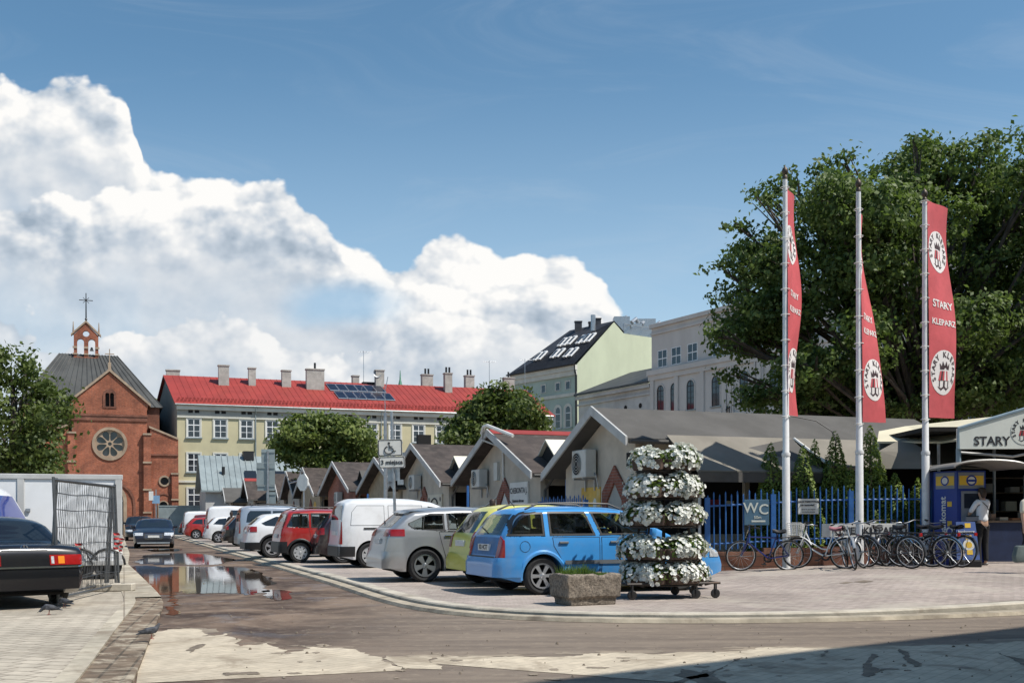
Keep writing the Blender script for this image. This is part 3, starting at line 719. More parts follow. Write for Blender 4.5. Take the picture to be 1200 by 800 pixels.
for s_ in (-1, 1):      # buttresses with stone offsets
    bx_ = XL-.02 if s_ < 0 else XR+.02
    mb = MB(); mb.box(bx_-.32, bx_+.32, -.38, .02, 0, 9.2); 
    for zz in (9.2, 6.6, 4.1, 2.0): mb.box(bx_-.38, bx_+.38, -.46, .0, zz, zz+.16, 1)
    mb.build('buttress', [M_['brick'], M_['stone_trim']], ch)
    x0, x1 = (XL-3.0, XL-.3) if s_ < 0 else (XR+.3, .12)
    zin, zout = 9.9, 8.85
    zl, zr = (zout, zin) if s_ < 0 else (zin, zout)
    cxx = (x0+x1)/2
    mb = MB(); plate(mb, [(x0, 0), (x1, 0), (x1, zr), (x0, zl)], [circ(cxx, 5.0, .36, 18), archp(cxx-.1, 1.2, .75, 1.9)], 0.03, .5)
    mb.box(x0, x1, .5, 12, 0, 8.6)
    ai = mb.build('aisle_wall', M_['brick'], ch)
    mb = MB(); mb.prism([(x0-.1, zl), (x1, zr), (x1, zr+.18), (x0-.1, zl+.18)], 'y', -.06, 12); mb.box(x0, x1, -.08, .028, 7.35, 7.5, 1); mb.build('coping', [M_['stone_trim'], M_['brick_dark']], ai)
    mb = MB(); plate(mb, circ(cxx, 5.0, .52, 20), [circ(cxx, 5.0, .36, 20)], -.05, .04); mb.add([(p[0], .3, p[1]) for p in circ(cxx, 5.0, .4, 12)], [tuple(range(12))], 1); mb.build('round_window', [M_['stone_trim'], M_['pane']], ai)
    mb = MB(); plate(mb, archp(cxx-.1, 1.1, 1.0, 2.1), [archp(cxx-.1, 1.2, .75, 1.9)], -.05, .04); mb.add([(p[0], .3, p[1]) for p in archp(cxx-.1, 1.2, .8, 1.95)], [tuple(range(13))], 1); 
    plate(mb, archp(cxx-.1, 1.5, 1.75, 2.4), [archp(cxx-.1, 1.5, 1.5, 2.25)], -.03, .031, 2); mb.build('arched_window', [M_['stone_trim'], M_['pane'], M_['brick_dark']], ai)
    ox = x0+.2 if s_ < 0 else x1-.3
    mb = MB(); mb.box(ox-.3, ox+.3, -.3, .02, 0, 5.6); 
    for zz in (5.6, 3.2, 1.6): mb.box(ox-.36, ox+.36, -.38, .0, zz, zz+.15, 1)
    mb.build('buttress', [M_['brick'], M_['stone_trim']], ch)
def hip(mb, x0, x1, y0, y1, z0, rx0, rx1, ry, z1, mi=0):
    return mb.add([(x0, y0, z0), (x1, y0, z0), (x1, y1, z0), (x0, y1, z0), (rx0, ry, z1), (rx1, ry, z1)], [(0, 1, 5, 4), (1, 2, 5), (2, 3, 4, 5), (3, 0, 4), (3, 2, 1, 0)], mi)
mb = MB(); hip(mb, -13.6, -1.2, 1.0, 13, 11.9, -10.4, -5.2, 7, 17.4)
for k in range(20):
    t = k/19; xb = -13.6+12.4*t; xt = -10.4+5.2*t; mb.path([(xb, 1.0, 11.92), (xt, 7, 17.42)], .05, 4)
mb.build('roof', M_['slate'], ch)
# bell gable on the ridge
mb = MB(); by = 6.8; bxc = -8.0; b0 = 17.0
plate(mb, [(bxc-1.1, b0), (bxc+1.1, b0), (bxc+1.1, b0+2.2), (bxc, b0+3.35), (bxc-1.1, b0+2.2)], [archp(bxc-.5, b0+.1, .62, 1.75), archp(bxc+.5, b0+.1, .62, 1.75), circ(bxc, b0+2.35, .3, 16)], by-.25, by+.25)
bg = mb.build('bell_gable', M_['brick'], ch)
mb = MB(); mb.prism([(bxc-1.35, b0+2.1), (bxc, b0+3.42), (bxc+1.35, b0+2.1), (bxc+1.35, b0+2.28), (bxc, b0+3.62), (bxc-1.35, b0+2.28)], 'y', by-.35, by+.35)
mb.build('coping', M_['stone_trim'], bg)
for q in (-1.0, 0, 1.0):
    for za, zc in ((.9, 1.1), (.3, .45)): mb = MB(); mb.box(bxc+q-.2, bxc+q+.2, by-.32, by-.251, b0+za, b0+zc); mb.build('stone_band', M_['stone_trim'], bg)
for q in (-1.15, 1.15): mb = MB(); mb.tube((bxc+q, by, b0+2.2), (bxc+q, by, b0+3.5), .10, 6, r1=.03); mb.build('pinnacle', M_['stone_trim'], bg)
mb = MB(); mb.tube((bxc, by, b0+3.5), (bxc, by, b0+6.3), .07, 6, r1=.04); mb.tube((bxc-.62, by, b0+5.6), (bxc+.62, by, b0+5.6), .04, 5)
for a in (45, 135): q = .38; mb.tube((bxc-q*math.cos(R(a)), by, b0+5.6-q*math.sin(R(a))), (bxc+q*math.cos(R(a)), by, b0+5.6+q*math.sin(R(a))), .025, 5)
mb.lathe([(.0, b0+3.6), (.14, b0+3.75), (.0, b0+4.0)], 8, M=Matrix.Translation((bxc, by, 0))); mb.build('cross', M_['black'], bg)
mb = MB(); mb.lathe([(.2, 0), (.13, .12), (.1, .3), (0, .36)], 10, M=Matrix.Translation((bxc+.5, by, b0+.75))); mb.build('bell', M_['black'], bg)
mb = MB(); mb.box(CXm-.13, CXm+.13, -.1, .2, 15.1, 15.75); mb.box(CXm-.04, CXm+.04, 0, .08, 15.7, 17.0); mb.box(CXm-.4, CXm+.4, 0, .08, 16.5, 16.58); mb.build('finial_cross', M_['stone_trim'], ch)

# --- green grey tenement with a lime end wall, right of the middle
gb = empty('apartment_building', (8.0, 130, 0), 0, 'grey green tenement with arched windows, dark skylit roof and a blank lime end wall', 'building')
fa = Vector((-.617, .787, 0)); ea = Vector((.787, .617, 0)); GL, GE = 12.9, 20.2
def gp(l, q, z): return fa*l+ea*q+Vector((0, 0, z))
prof_ = [(0, 0), (0, GE), (6.2, 26.0), (7.9, 24.75), (17, 24.75), (17, 0)]
def frame_on(l_dir, n_dir, o=(0, 0, 0)):
    return Matrix(((l_dir.x, n_dir.x, 0, o[0]), (l_dir.y, n_dir.y, 0, o[1]), (0, 0, 1, 0), (0, 0, 0, 1)))
mb = MB(); n_ = len(prof_)
# wall prism along the facade direction
vs = [gp(0, q, z) for q, z in prof_]+[gp(GL, q, z) for q, z in [(0, 0), (0, GE), (6.2, GE), (7.9, GE), (17, GE), (17, 0)]]
fs = [tuple(range(n_)), tuple(range(2*n_-1, n_-1, -1))]+[(i, i+n_, (i+1) % n_+n_, (i+1) % n_) for i in range(n_)]
mb.add(vs, fs, [1]+[0]*(n_+1)); mb.build('wall', [M_['green_wall'], M_['lime_wall']], gb)
mb = MB(); o_ = .25
vs = [gp(-.05, -.5, GE), gp(GL+.5, -.5, GE), gp(-.05, 6.2, 26.15), gp(GL-4.5, 6.2, 26.15), gp(GL+.5, 14, GE), gp(-.05, 8.0, 24.9), gp(GL-4.5, 8.0, 24.9)]
mb.add(vs, [(0, 2, 3, 1), (1, 3, 4), (2, 5, 6, 3), (0, 1, 4, 6, 5, 2)]); groof = mb.build('roof', M_['dark_roof'], gb)
# facade pieces are built in a frame whose x runs from the far end towards the near corner
FM = Matrix(((-fa.x, ea.x, 0, fa.x*GL), (-fa.y, ea.y, 0, fa.y*GL), (0, 0, 1, 0), (0, 0, 0, 1)))
fc = []
gl_x = [1.7, 3.7, 6.5, 9.3, 11.2]
for x_ in gl_x:
    fc.append(window(gb, x_, 17.3, .8, 1.0, surround=.1, sill=False, panes=(1, 1)))
    fc.append(window(gb, x_, 12.6, .95, 2.7, arch=True, surround=.3, trim=M_['cream_trim'], panes=(1, 3)))
    fc.append(window(gb, x_, 8.0, 1.1, 2.5, surround=.25, panes=(2, 3), hood=True)); fc.append(window(gb, x_, 3.6, 1.1, 2.5, surround=.25, panes=(2, 3)))
mb = MB()
mb.box(0, GL+.05, -.35, 0, GE-.7, GE-.1); mb.box(0, GL, -.22, 0, 18.9, 19.5); mb.box(0, GL, -.14, 0, 16.4, 16.8); mb.box(0, GL, -.16, 0, 11.7, 12.15); mb.box(0, GL, -.16, 0, 7.1, 7.4)
fc.append(mb.build('cornice', M_['cream_trim'], gb))
mb = MB(); mb.path([(GL-.1, -.3, GE-.1), (GL-.1, -.25, GE-.9), (GL-.1, -.1, GE-1.4), (GL-.1, -.1, 0)], .13, 6); mb.path([(-.4, -.6, GE), (GL+.1, -.6, GE)], .1, 6); fc.append(mb.build('gutter', M_['black'], gb))
for f_ in fc:
    for q in [f_]+kids(f_): q.data.transform(FM)
def RG_(l, f, up): return gp(l, -.5+6.7*f, GE+5.95*f+up)
for (l, f) in ((2.0, .20), (2.0, .52), (3.0, .20), (3.0, .52), (4.9, .25), (4.9, .55), (5.9, .25), (5.9, .55), (8.6, .27), (9.5, .27), (1.1, .52), (6.8, .55)):
    mb = MB(); a, b, c, d = RG_(l, f, .06), RG_(l+.6, f, .06), RG_(l+.6, f+.2, .06), RG_(l, f+.2, .06); up = Vector((-.3, -.2, .35))*.4
    mb.add([a, b, c, d, a+up, b+up, c+up, d+up], [(4, 5, 6, 7), (0, 1, 5, 4), (1, 2, 6, 5), (2, 3, 7, 6), (3, 0, 4, 7)], 0)
    ins = lambda p, q: p+(q-p)*.14
    A, B, C_, D_ = a+up*1.06, b+up*1.06, c+up*1.06, d+up*1.06
    mb.add([ins(A, C_), ins(B, D_), ins(C_, A), ins(D_, B)], [(0, 1, 2, 3)], 1); mb.build('skylight', [M_['sash'], M_['glass']], groof)
for (q, wq_, h_) in ((9.0, 2.0, 2.2), (11.5, 1.6, 1.6), (13.4, 2.4, 2.4)):       # plant on the flat roof
    c = gp(1.6, q, 24.85); mb = MB(); mb.box(c.x-wq_/2, c.x+wq_/2, c.y-1, c.y+1, 24.9, 24.9+h_); mb.build('ventilation_unit', M_['steel'], groof)
for q in (8.4, 10.2, 12, 14.5): mb = MB(); mb.path([gp(1, q, 26.5), gp(1.4, q+1.2, 27.2), gp(1.2, q+2, 26)], .28, 8); mb.build('air_duct', M_['steel'], groof)
mb = MB(); mb.path([gp(.1, 8, 24.9), gp(.1, 8, 26), gp(.1, 16, 26), gp(.1, 16, 24.9)], .05, 5); mb.build('roof_railing', M_['steel'], groof)
mb = MB(); mb.path([gp(2, 4.5, 25), gp(2, 4.5, 27)], .3, 6); mb.build('roof_vent', M_['steel'], groof)
for l, q, z in ((6.5, 6.0, 26.9), (3.5, 6.6, 26.9), (4.5, 6.6, 26.6)): c = gp(l, q, 0); chimney(groof, c.x, c.y, 24.5, z, .9, .8, 0, M_['dark_roof'])

# --- big grey white building along the right
wb = empty('office_building', (14.26, 110, 0), 0, 'tall grey white building with arched windows behind the big tree', 'building')
wa = Vector((.504, -.864, 0)); wn = Vector((.864, .504, 0))
WM = Matrix(((wa.x, wn.x, 0, 0), (wa.y, wn.y, 0, 0), (0, 0, 1, 0), (0, 0, 0, 1)))
parts_ = []
mb = MB(); mb.box(0, 62, 0, 22, 0, 16.2); mb.box(0, 62, .25, 22, 16.2, 21.2); parts_.append(mb.build('wall', M_['white_wall'], wb))
mb = MB(); mb.box(-.1, 62, -.35, .25, 16.0, 16.5); mb.box(-.05, 62, -.2, 0, 15.5, 16.0); mb.box(-.1, 62, .0, .25, 20.9, 21.3); mb.box(0, 62, .1, .25, 20.2, 20.4); mb.box(0, 62, -.15, 0, 10.9, 11.2)
for k in range(16): xx = .5+3.9*k; mb.box(xx-.28, xx+.28, -.16, 0, 0, 15.5)
for k in range(15):
    xx = 12.2+3.9*k
    mb.box(xx-.55, xx-.42, -.2, 0, 8.0, 15.5); mb.box(xx+.42, xx+.55, -.2, 0, 8.0, 15.5)
parts_.append(mb.build('cornice', M_['white_wall'], wb))
wx_ = [1.8, 4.0, 6.5]+[10.2+3.87*k for k in range(13)]
for i, x_ in enumerate(wx_):
    parts_.append(window(wb, x_, 16.75, 1.5, 1.75, y=.25, surround=.0, panes=(2, 2), sill=False))
    parts_.append(window(wb, x_, 12.0, 1.15, 2.9, arch=True, surround=.12, panes=(2, 5), frame=M_['black'], trim=M_['white_wall'], sill=True))
    if i > 2:
        parts_.append(window(wb, x_-.9, 8.3, 1.15, 2.0, surround=.12, panes=(2, 3), frame=M_['black'], trim=M_['white_wall'], sill=False)); parts_.append(window(wb, x_+.95, 8.3, 1.15, 2.0, surround=.12, panes=(2, 3), frame=M_['black'], trim=M_['white_wall'], sill=False))
        mb = MB()
        for q in (-.15, .15): mb.tube((x_+1.9+q, -.22, 9.6), (x_+1.9+q, -.22, 11.8), .05, 5)
        for zz in (9.7, 10.3, 10.9, 11.5): mb.tube((x_+1.6, -.24, zz), (x_+2.2, -.24, zz+.2), .05, 5)
        parts_.append(mb.build('iron_ornament', M_['black'], wb))
        mb = MB(); mb.box(x_-.85, x_+.85, -.1, 0, 11.3, 11.75); parts_.append(mb.build('window_apron', M_['white_wall'], wb))
for f_ in parts_:
    for q in [f_]+kids(f_): q.data.transform(WM)

# --- low old grey house between them
ob = empty('old_house', (14.26, 110, 0), 0, 'low old grey house with a worn roof between lime wall and white building', 'house')
parts_ = []
mb = MB(); mb.box(-13.6, -.02, .3, 8, 0, 15.4); parts_.append(mb.build('wall', M_['old_wall'], ob))
mb = MB(); mb.prism([(-.25, 15.3), (7.8, 18.4), (7.8, 18.6), (-.25, 15.55)], 'x', -13.8, -.03); rr = mb.build('roof', M_['slate'], ob); parts_.append(rr)
mb = MB(); mb.box(-13.7, -.03, -.1, .3, 14.9, 15.3); mb.box(-13.6, -.03, .1, .3, 14.2, 14.4); parts_.append(mb.build('cornice', M_['old_wall'], ob))
parts_.append(chimney(rr, -2.6, 4.5, 16, 18.9, 1.2, .8, 2))
for x_ in (-12.4, -8.2, -4.2): parts_.append(window(ob, x_, 10.4, 1.0, 2.0, y=.3, surround=.0, panes=(2, 3), frame=M_['black'])); parts_.append(window(ob, x_, 6.4, 1.0, 2.0, y=.3, surround=.0, panes=(2, 3), frame=M_['black']))
for x_ in (-11.8, -8.3, -4.6, -2.0):
    mb = MB(); mb.disc((x_, .28, 13.2), .28, (0, -1, 0), 12); parts_.append(mb.build('attic_opening', M_['dark'], ob))
for f_ in parts_:
    for q in [f_]+kids(f_): q.data.transform(WM)
# --- low market hall with a zinc roof at the far end of the stall row
hb = empty('market_hall', ST(86.0, 1.0), TH, 'long low market hall with a grey green standing seam roof before the yellow tenement', 'hall')
c0 = G(243, 612, 0); hp0 = D(241, 590, 91); hb.location = (hp0.x, hp0.y, 0)
mb = MB(); mb.box(0, 10.4, 0, 7, 0, 3.9); mb.prism([(0, 3.9), (7, 3.9), (3.6, 6.8)], 'x', .05, 10.3); mb.build('wall', M_['old_wall'], hb)
mb = MB(); mb.prism([(-.4, 3.75), (3.6, 6.95), (3.6, 7.08), (-.4, 3.9)], 'x', -.4, 10.8); mb.prism([(7.4, 3.75), (3.6, 6.95), (3.6, 7.08), (7.4, 3.9)], 'x', -.4, 10.8)
for k in range(23): xx = -.35+k*.5; mb.prism([(-.4, 3.9), (3.6, 7.08), (3.6, 7.16), (-.4, 3.98)], 'x', xx-.025, xx+.025)
hr = mb.build('roof', M_['zinc'], hb)
for xx in (3.4, 5.9, 8.2):
    mb = MB(); mb.prism([(.7, 4.82), (1.7, 5.6), (1.66, 5.7), (.66, 4.94)], 'x', xx, xx+1.0); mb.build('skylight', M_['glass'], hr)
mb = MB(); mb.tube((1.6, 1.4, 5.2), (1.6, 1.4, 6.0), .14, 8); mb.build('roof_vent', M_['black'], hr)
mb = MB(); mb.box(3.5, 4.4, 3.0, 4.2, 6.7, 7.5); mb.build('chimney', M_['black'], hr)
for xx in (1.8, 4.6, 7.4): window(hb, xx, 1.0, 1.2, 1.3, surround=.1, panes=(2, 2), sill=False)
# --- low grey wall across the end of the side road
ew = empty('boundary_wall', D(186, 612, 96)*Vector((1, 1, 0)), TH, 'low grey wall closing the far end of the side road', 'wall')
mb = MB(); mb.box(0, 6.2, 0, .3, 0, 2.6); mb.box(-.05, 6.25, -.05, .35, 2.6, 2.7); mb.build('wall', M_['zinc'], ew)
# --- the tall tenement behind the photographer that throws the shadow over the near street
z_e = 15.0; off = Vector((sx, sy, 0))/sz*z_e
e0, e1 = G(600, 801), G(1200, 733.5); dv = (e1-e0).normalized(); ang = math.atan2(dv.y, dv.x)
p0 = e0+off
tb = empty('corner_tenement', (p0.x-dv.x*4.5, p0.y-dv.y*4.5, 0), ang, 'sandy four storey tenement on the near side of the street', 'building')
mb = MB(); mb.box(0, 44, -12, 0, 0, 14.4); mb.build('wall', M_['yellow_wall'], tb)
mb = MB(); mb.box(-.4, 44.4, -12.4, 0.0, 14.4, z_e); mb.prism([(0, z_e), (-12.4, z_e), (-6, z_e+1.8)], 'x', -.4, 44.4); mb.build('roof', M_['dark_roof'], tb)
for k in range(12):
    for z_ in (1.2, 4.8, 8.2, 11.4):
        o = window(tb, 2.2+3.5*k, z_, 1.2, 1.9)
        for q in [o]+kids(o): q.data.transform(Matrix.Scale(-1, 4, (0, 1, 0)))
# ------------------------------------------------------------------ trees and shrubs
M_['bark'] = mat('bark', (.075, .06, .048), .95, var=.35, scale=6, bump=.7, bscale=14, stretch=(1, 1, .25))
M_['leaf_big'] = leaf_mat('broad leaves', (.038, .070, .018), (.20, .265, .075), .42)
M_['leaf_light'] = leaf_mat('light leaves', (.075, .11, .026), (.22, .27, .07), .38)
M_['leaf_dark'] = leaf_mat('dark leaves', (.040, .064, .016), (.15, .19, .048), .36)
M_['leaf_thuja'] = leaf_mat('thuja sprays', (.085, .145, .03), (.30, .38, .085), .35)
M_['leaf_grass'] = leaf_mat('grass blades', (.06, .12, .02), (.20, .30, .06), .35)
def leaf_mesh(name, centers, size, m_, parent, r, up=.35, quad=True, aspect=.6, outward=None):
    """Many small pointed leaves, each an island of its own."""
    n = len(centers); C_ = np.array(centers, dtype=np.float32)
    nr = r.normal(size=(n, 3)); nr[:, 2] = nr[:, 2]*.7+up
    if outward is not None: nr = nr*.7+outward*.9
    nr /= np.linalg.norm(nr, axis=1)[:, None]+1e-9
    t = r.normal(size=(n, 3)); t -= nr*(t*nr).sum(1)[:, None]; t /= np.linalg.norm(t, axis=1)[:, None]+1e-9
    b = np.cross(nr, t); s_ = (size*r.uniform(.65, 1.35, n))[:, None]
    fold = nr*s_*.18
    V = np.stack([C_-t*s_, C_-b*s_*aspect+fold, C_+t*s_, C_+b*s_*aspect+fold], 1).reshape(-1, 3)
    me = bpy.data.meshes.new(name)
    me.vertices.add(4*n); me.vertices.foreach_set('co', V.ravel())
    me.loops.add(4*n); me.loops.foreach_set('vertex_index', np.arange(4*n, dtype=np.int32))
    me.polygons.add(n); me.polygons.foreach_set('loop_start', np.arange(0, 4*n, 4, dtype=np.int32)); me.polygons.foreach_set('loop_total', np.full(n, 4, dtype=np.int32))
    me.materials.append(m_); me.update(calc_edges=True)
    o = bpy.data.objects.new(name, me); COL.objects.link(o); o.parent = parent
    return o
def tree(name, loc, label, blobs, leaves, size, m_, seed, trunk_r=.3, trunk_h=2.5, group=None, clump=.55, cat='tree', per=26, gaps=.0):
    """blobs: (x, y, z, rx, ry, rz) masses of the crown around the trunk foot."""
    r = np.random.default_rng(seed); rr = random.Random(seed)
    root = empty(name, loc, 0, label, cat, group)
    mb = MB(); tips = []
    th = Vector((rr.uniform(-.2, .2), rr.uniform(-.2, .2), trunk_h))
    topz = max(b[2] for b in blobs)
    mb.path([(0, 0, -.2), (0.02, 0, trunk_h*.3), th*.7, th], [trunk_r*1.35, trunk_r, trunk_r*.9, trunk_r*.85], 10)
    lead = Vector((th.x*2, th.y*2, topz*.95))
    mb.path([th, th.lerp(lead, .5)+Vector((rr.uniform(-.3, .3), 0, 0)), lead], [trunk_r*.8, trunk_r*.45, trunk_r*.10], 8)
    for bl in blobs:
        c = Vector(bl[:3]); k = rr.uniform(0, .55); st = th.lerp(lead, k*min(1, max(.0, (c.z-trunk_h)/max(.1, topz-trunk_h))))
        mid = st.lerp(c, .5)+Vector((rr.uniform(-.3, .3), rr.uniform(-.3, .3), rr.uniform(-.1, .5)))
        mb.path([st, mid, c], [trunk_r*.24, trunk_r*.15, trunk_r*.05], 6)
        for q in range(3):
            d = Vector((rr.gauss(0, 1), rr.gauss(0, 1), rr.gauss(0, .7))).normalized()
            e = c+Vector((d.x*bl[3], d.y*bl[4], d.z*bl[5]))*.7; a = mid.lerp(c, rr.uniform(.3, 1))
            mb.path([a, a.lerp(e, .5)+Vector((0, 0, rr.uniform(-.1, .2))), e], [trunk_r*.13, trunk_r*.08, trunk_r*.025], 4)
    mb.build('trunk', M_['bark'], root, smooth=True)
    vol = np.array([b[3]*b[4]+b[3]*b[5]+b[4]*b[5] for b in blobs]); vol = vol/vol.sum()
    pts = []; outs = []
    for bl, f in zip(blobs, vol):
        ncl = max(4, int(leaves*f/per))
        d = r.normal(size=(ncl, 3)); d /= np.linalg.norm(d, axis=1)[:, None]
        rad = r.uniform(.35, 1.0, ncl)**.45*(1+.16*r.normal(size=ncl))
        cc = np.array(bl[:3])+d*rad[:, None]*np.array(bl[3:6])
        keep = r.uniform(size=ncl) > gaps
        for c, dd in zip(cc[keep], d[keep]):
            k = int(per*r.uniform(.5, 1.5)); cs = clump*r.uniform(.6, 1.3)
            off = r.normal(size=(k, 3))*np.array([cs, cs, cs*.55])*.55
            pts.append(c+off); outs.append(np.repeat(dd[None, :], k, 0))
    P_ = np.concatenate(pts); O_ = np.concatenate(outs)
    ok = P_[:, 2] > .3
    leaf_mesh('crown', P_[ok], size, m_, root, r, outward=O_[ok])
    return root
def blob_ring(r, n, x0, x1, z0, z1, dy, s0, s1, shape):
    out = []
    for _ in range(n*6):
        if len(out) >= n: break
        x, z = r.uniform(x0, x1), r.uniform(z0, z1)
        if not shape(x, z): continue
        s_ = r.uniform(s0, s1); out.append((x, r.uniform(-dy, dy), z, s_*1.15, s_*1.1, s_*.8))
    return out
# the big tree at the right: its crown spans the photograph from 815 to beyond the right edge
BT_Y = 40.0; bt = D(1085, 608, BT_Y); k_ = BT_Y/F
prof_t = [(852, 385, 420), (866, 330, 445), (878, 275, 455), (892, 250, 490), (906, 225, 510), (930, 205, 520), (965, 195, 505), (985, 178, 500), (1010, 196, 500), (1040, 200, 500), (1060, 165, 500), (1080, 152, 505), (1105, 160, 505), (1130, 178, 505), (1150, 150, 500), (1190, 175, 480), (1230, 200, 470), (1270, 240, 450), (1310, 300, 430), (1340, 350, 400)]
def bt_shape(x, z):
    px = 1085+x/k_; py = 608-(z-CZ)/k_
    for a, b in zip(prof_t[:-1], prof_t[1:]):
        if a[0] <= px <= b[0]:
            f = (px-a[0])/(b[0]-a[0]); return a[1]+(b[1]-a[1])*f < py-42 and py+14 < a[2]+(b[2]-a[2])*f
    return False
rt = random.Random(44)
bl = blob_ring(rt, 95, (818-1085)*k_, (1340-1085)*k_, 3.2, 16.2, 3.6, .75, 1.45, bt_shape)
for px, py, s_ in ((1150, 215, .9), (1180, 235, 1.0), (1165, 260, 1.1), (1195, 280, 1.1), (1130, 230, 1.0), (1100, 210, 1.0), (1075, 215, .9), (1050, 240, 1.0), (1185, 320, 1.2), (834, 400, .45), (852, 312, .5), (868, 258, .42), (846, 410, .5), (866, 395, .6), (885, 238, .45), (910, 224, .5), (985, 198, .42), (1084, 176, .5), (1062, 186, .48), (1152, 178, .5), (1118, 190, .55), (1190, 195, .55), (862, 438, .45), (888, 470, .6), (905, 500, .5), (950, 492, .7), (960, 470, 1.0), (990, 490, .8), (1020, 480, 1.1), (1050, 470, 1.1), (1080, 485, 1.0), (1110, 480, 1.1), (1140, 470, 1.1), (930, 470, .9), (905, 480, .8), (1160, 450, 1.2), (1190, 440, 1.1), (1000, 455, 1.2), (1040, 440, 1.2), (1090, 445, 1.2), (968, 205, .6), (930, 215, .6), (1010, 215, .6), (1040, 215, .7)):
    bl.append(((px-1085)*k_, rt.uniform(-1.5, 1.5), CZ+(608-py)*k_, s_*1.1, s_, s_*.75))
tree('lime_tree', (bt.x, bt.y, .1), 'huge dark green broadleaved tree rising behind the flagpoles and market roofs', bl, 150000, .095, M_['leaf_big'], 3, .5, 3.0, clump=.42, gaps=.06)
# left tree behind the lorry
LT_Y = 45.0; k_ = LT_Y/F; lt = D(8, 608, LT_Y)
bl = []
for px, py, s_ in ((10, 432, 1.0), (-20, 440, 1.1), (38, 445, .8), (30, 480, 1.2), (-10, 480, 1.4), (58, 470, .75), (62, 492, .65), (20, 520, 1.3), (-25, 530, 1.5), (45, 520, 1.0), (55, 545, .7), (5, 555, 1.3), (-60, 480, 1.5), (-60, 540, 1.4), (40, 555, .9), (70, 560, .5), (-5, 415, .6), (18, 418, .4)):
    bl.append(((px-8)*k_, rt.uniform(-1.3, 1.3), CZ+(608-py)*k_, s_*1.05, s_, s_*.85))
tree('broadleaf_tree', (lt.x, lt.y, .05), 'loose dark leafy tree standing beyond the white box lorry', bl, 21000, .105, M_['leaf_dark'], 5, .28, 2.0, clump=.5, gaps=.12)
# pale round tree before the yellow tenement
PT_Y = 74.0; k_ = PT_Y/F; pt_ = D(385, 608, PT_Y); bl = []
for px, py, s_ in ((340, 520, 1.2), (360, 510, 1.3), (385, 505, 1.4), (410, 510, 1.3), (430, 520, 1.1), (440, 535, .8), (350, 535, 1.1), (375, 530, 1.5), (405, 532, 1.5), (330, 525, .7), (370, 545, 1.0), (395, 548, 1.0), (425, 545, .9), (345, 500, .6), (375, 494, .6), (420, 500, .6), (400, 495, .5), (330, 512, .5)):
    bl.append(((px-385)*k_, rt.uniform(-1.6, 1.6), CZ+(608-py)*k_, s_*1.05, s_, s_*.8))
tree('maple_tree', (pt_.x, pt_.y, .1), 'pale green round crowned tree in front of the yellow tenement', bl, 15000, .15, M_['leaf_light'], 6, .22, 3.0, clump=.55)
# dark tree between the tenement and the grey green house
DT_Y = 66.0; k_ = DT_Y/F; dt_ = D(580, 608, DT_Y); bl = []
for px, py, s_ in ((545, 515, 1.0), (535, 505, .8), (560, 490, 1.2), (575, 475, 1.1), (600, 475, 1.2), (615, 490, 1.1), (622, 505, .9), (590, 500, 1.5), (565, 515, 1.3), (600, 518, 1.3), (545, 525, .9), (612, 522, 1.0), (630, 498, .6), (585, 462, .7), (605, 462, .6), (560, 478, .7), (535, 520, .7), (590, 530, 1.2), (570, 465, .5), (528, 515, .45)):
    bl.append(((px-580)*k_, rt.uniform(-1.5, 1.5), CZ+(608-py)*k_, s_*1.05, s_, s_*.85))
tree('chestnut_tree', (dt_.x, dt_.y, .1), 'dense dark green tree between the red roof and the grey green tenement', bl, 17000, .14, M_['leaf_dark'], 8, .25, 3.0, clump=.5)
bt2 = D(178, 608, 125); k_ = 125/F
tree('broadleaf_tree', (bt2.x, bt2.y, 0), 'bit of bright green tree showing between church roof and yellow gable', [((178-178)*k_, 0, 14.5, 1.3, 1.2, 1.2), (.8, 0, 13, 1.4, 1.2, 1.3), (-1, .5, 12, 1.5, 1.2, 1.5), (0, 0, 10.5, 1.6, 1.5, 1.6)], 1800, .22, M_['leaf_light'], 9, .2, 6.0)
# clipped conifers behind the blue fence
def conifer(loc, h, r0, seed, label):
    r = np.random.default_rng(seed); root = empty('thuja', loc, 0, label, 'conifer', 'conifers behind the blue fence')
    mb = MB(); mb.path([(0, 0, -.1), (0, 0, h*.9)], [.07, .02], 6); mb.build('trunk', M_['bark'], root)
    n = int(9500*h*r0/2.2); z = h*(1-np.sqrt(r.uniform(0, 1, n)))*.97+.08; a = r.uniform(0, 2*np.pi, n)
    ph = r.uniform(0, 6.28, 4)
    lump = 1+.10*np.sin(3*a+ph[0]+z*2.2)+.08*np.sin(5*a+ph[1]-z*4.1)+.07*np.sin(9*a+z*7+ph[2])
    t_ = z/h; rad = r0*np.minimum(1, (1-t_)**.72*1.05)*np.minimum(1, .72+t_*2.0)*lump*r.uniform(.55, 1.0, n)**.35
    P_ = np.stack([np.cos(a)*rad, np.sin(a)*rad, z], 1); O_ = np.stack([np.cos(a), np.sin(a), np.full(n, .9)], 1)
    leaf_mesh('foliage', P_, .042, M_['leaf_thuja'], root, r, outward=O_, aspect=.45, up=.6)
    return root
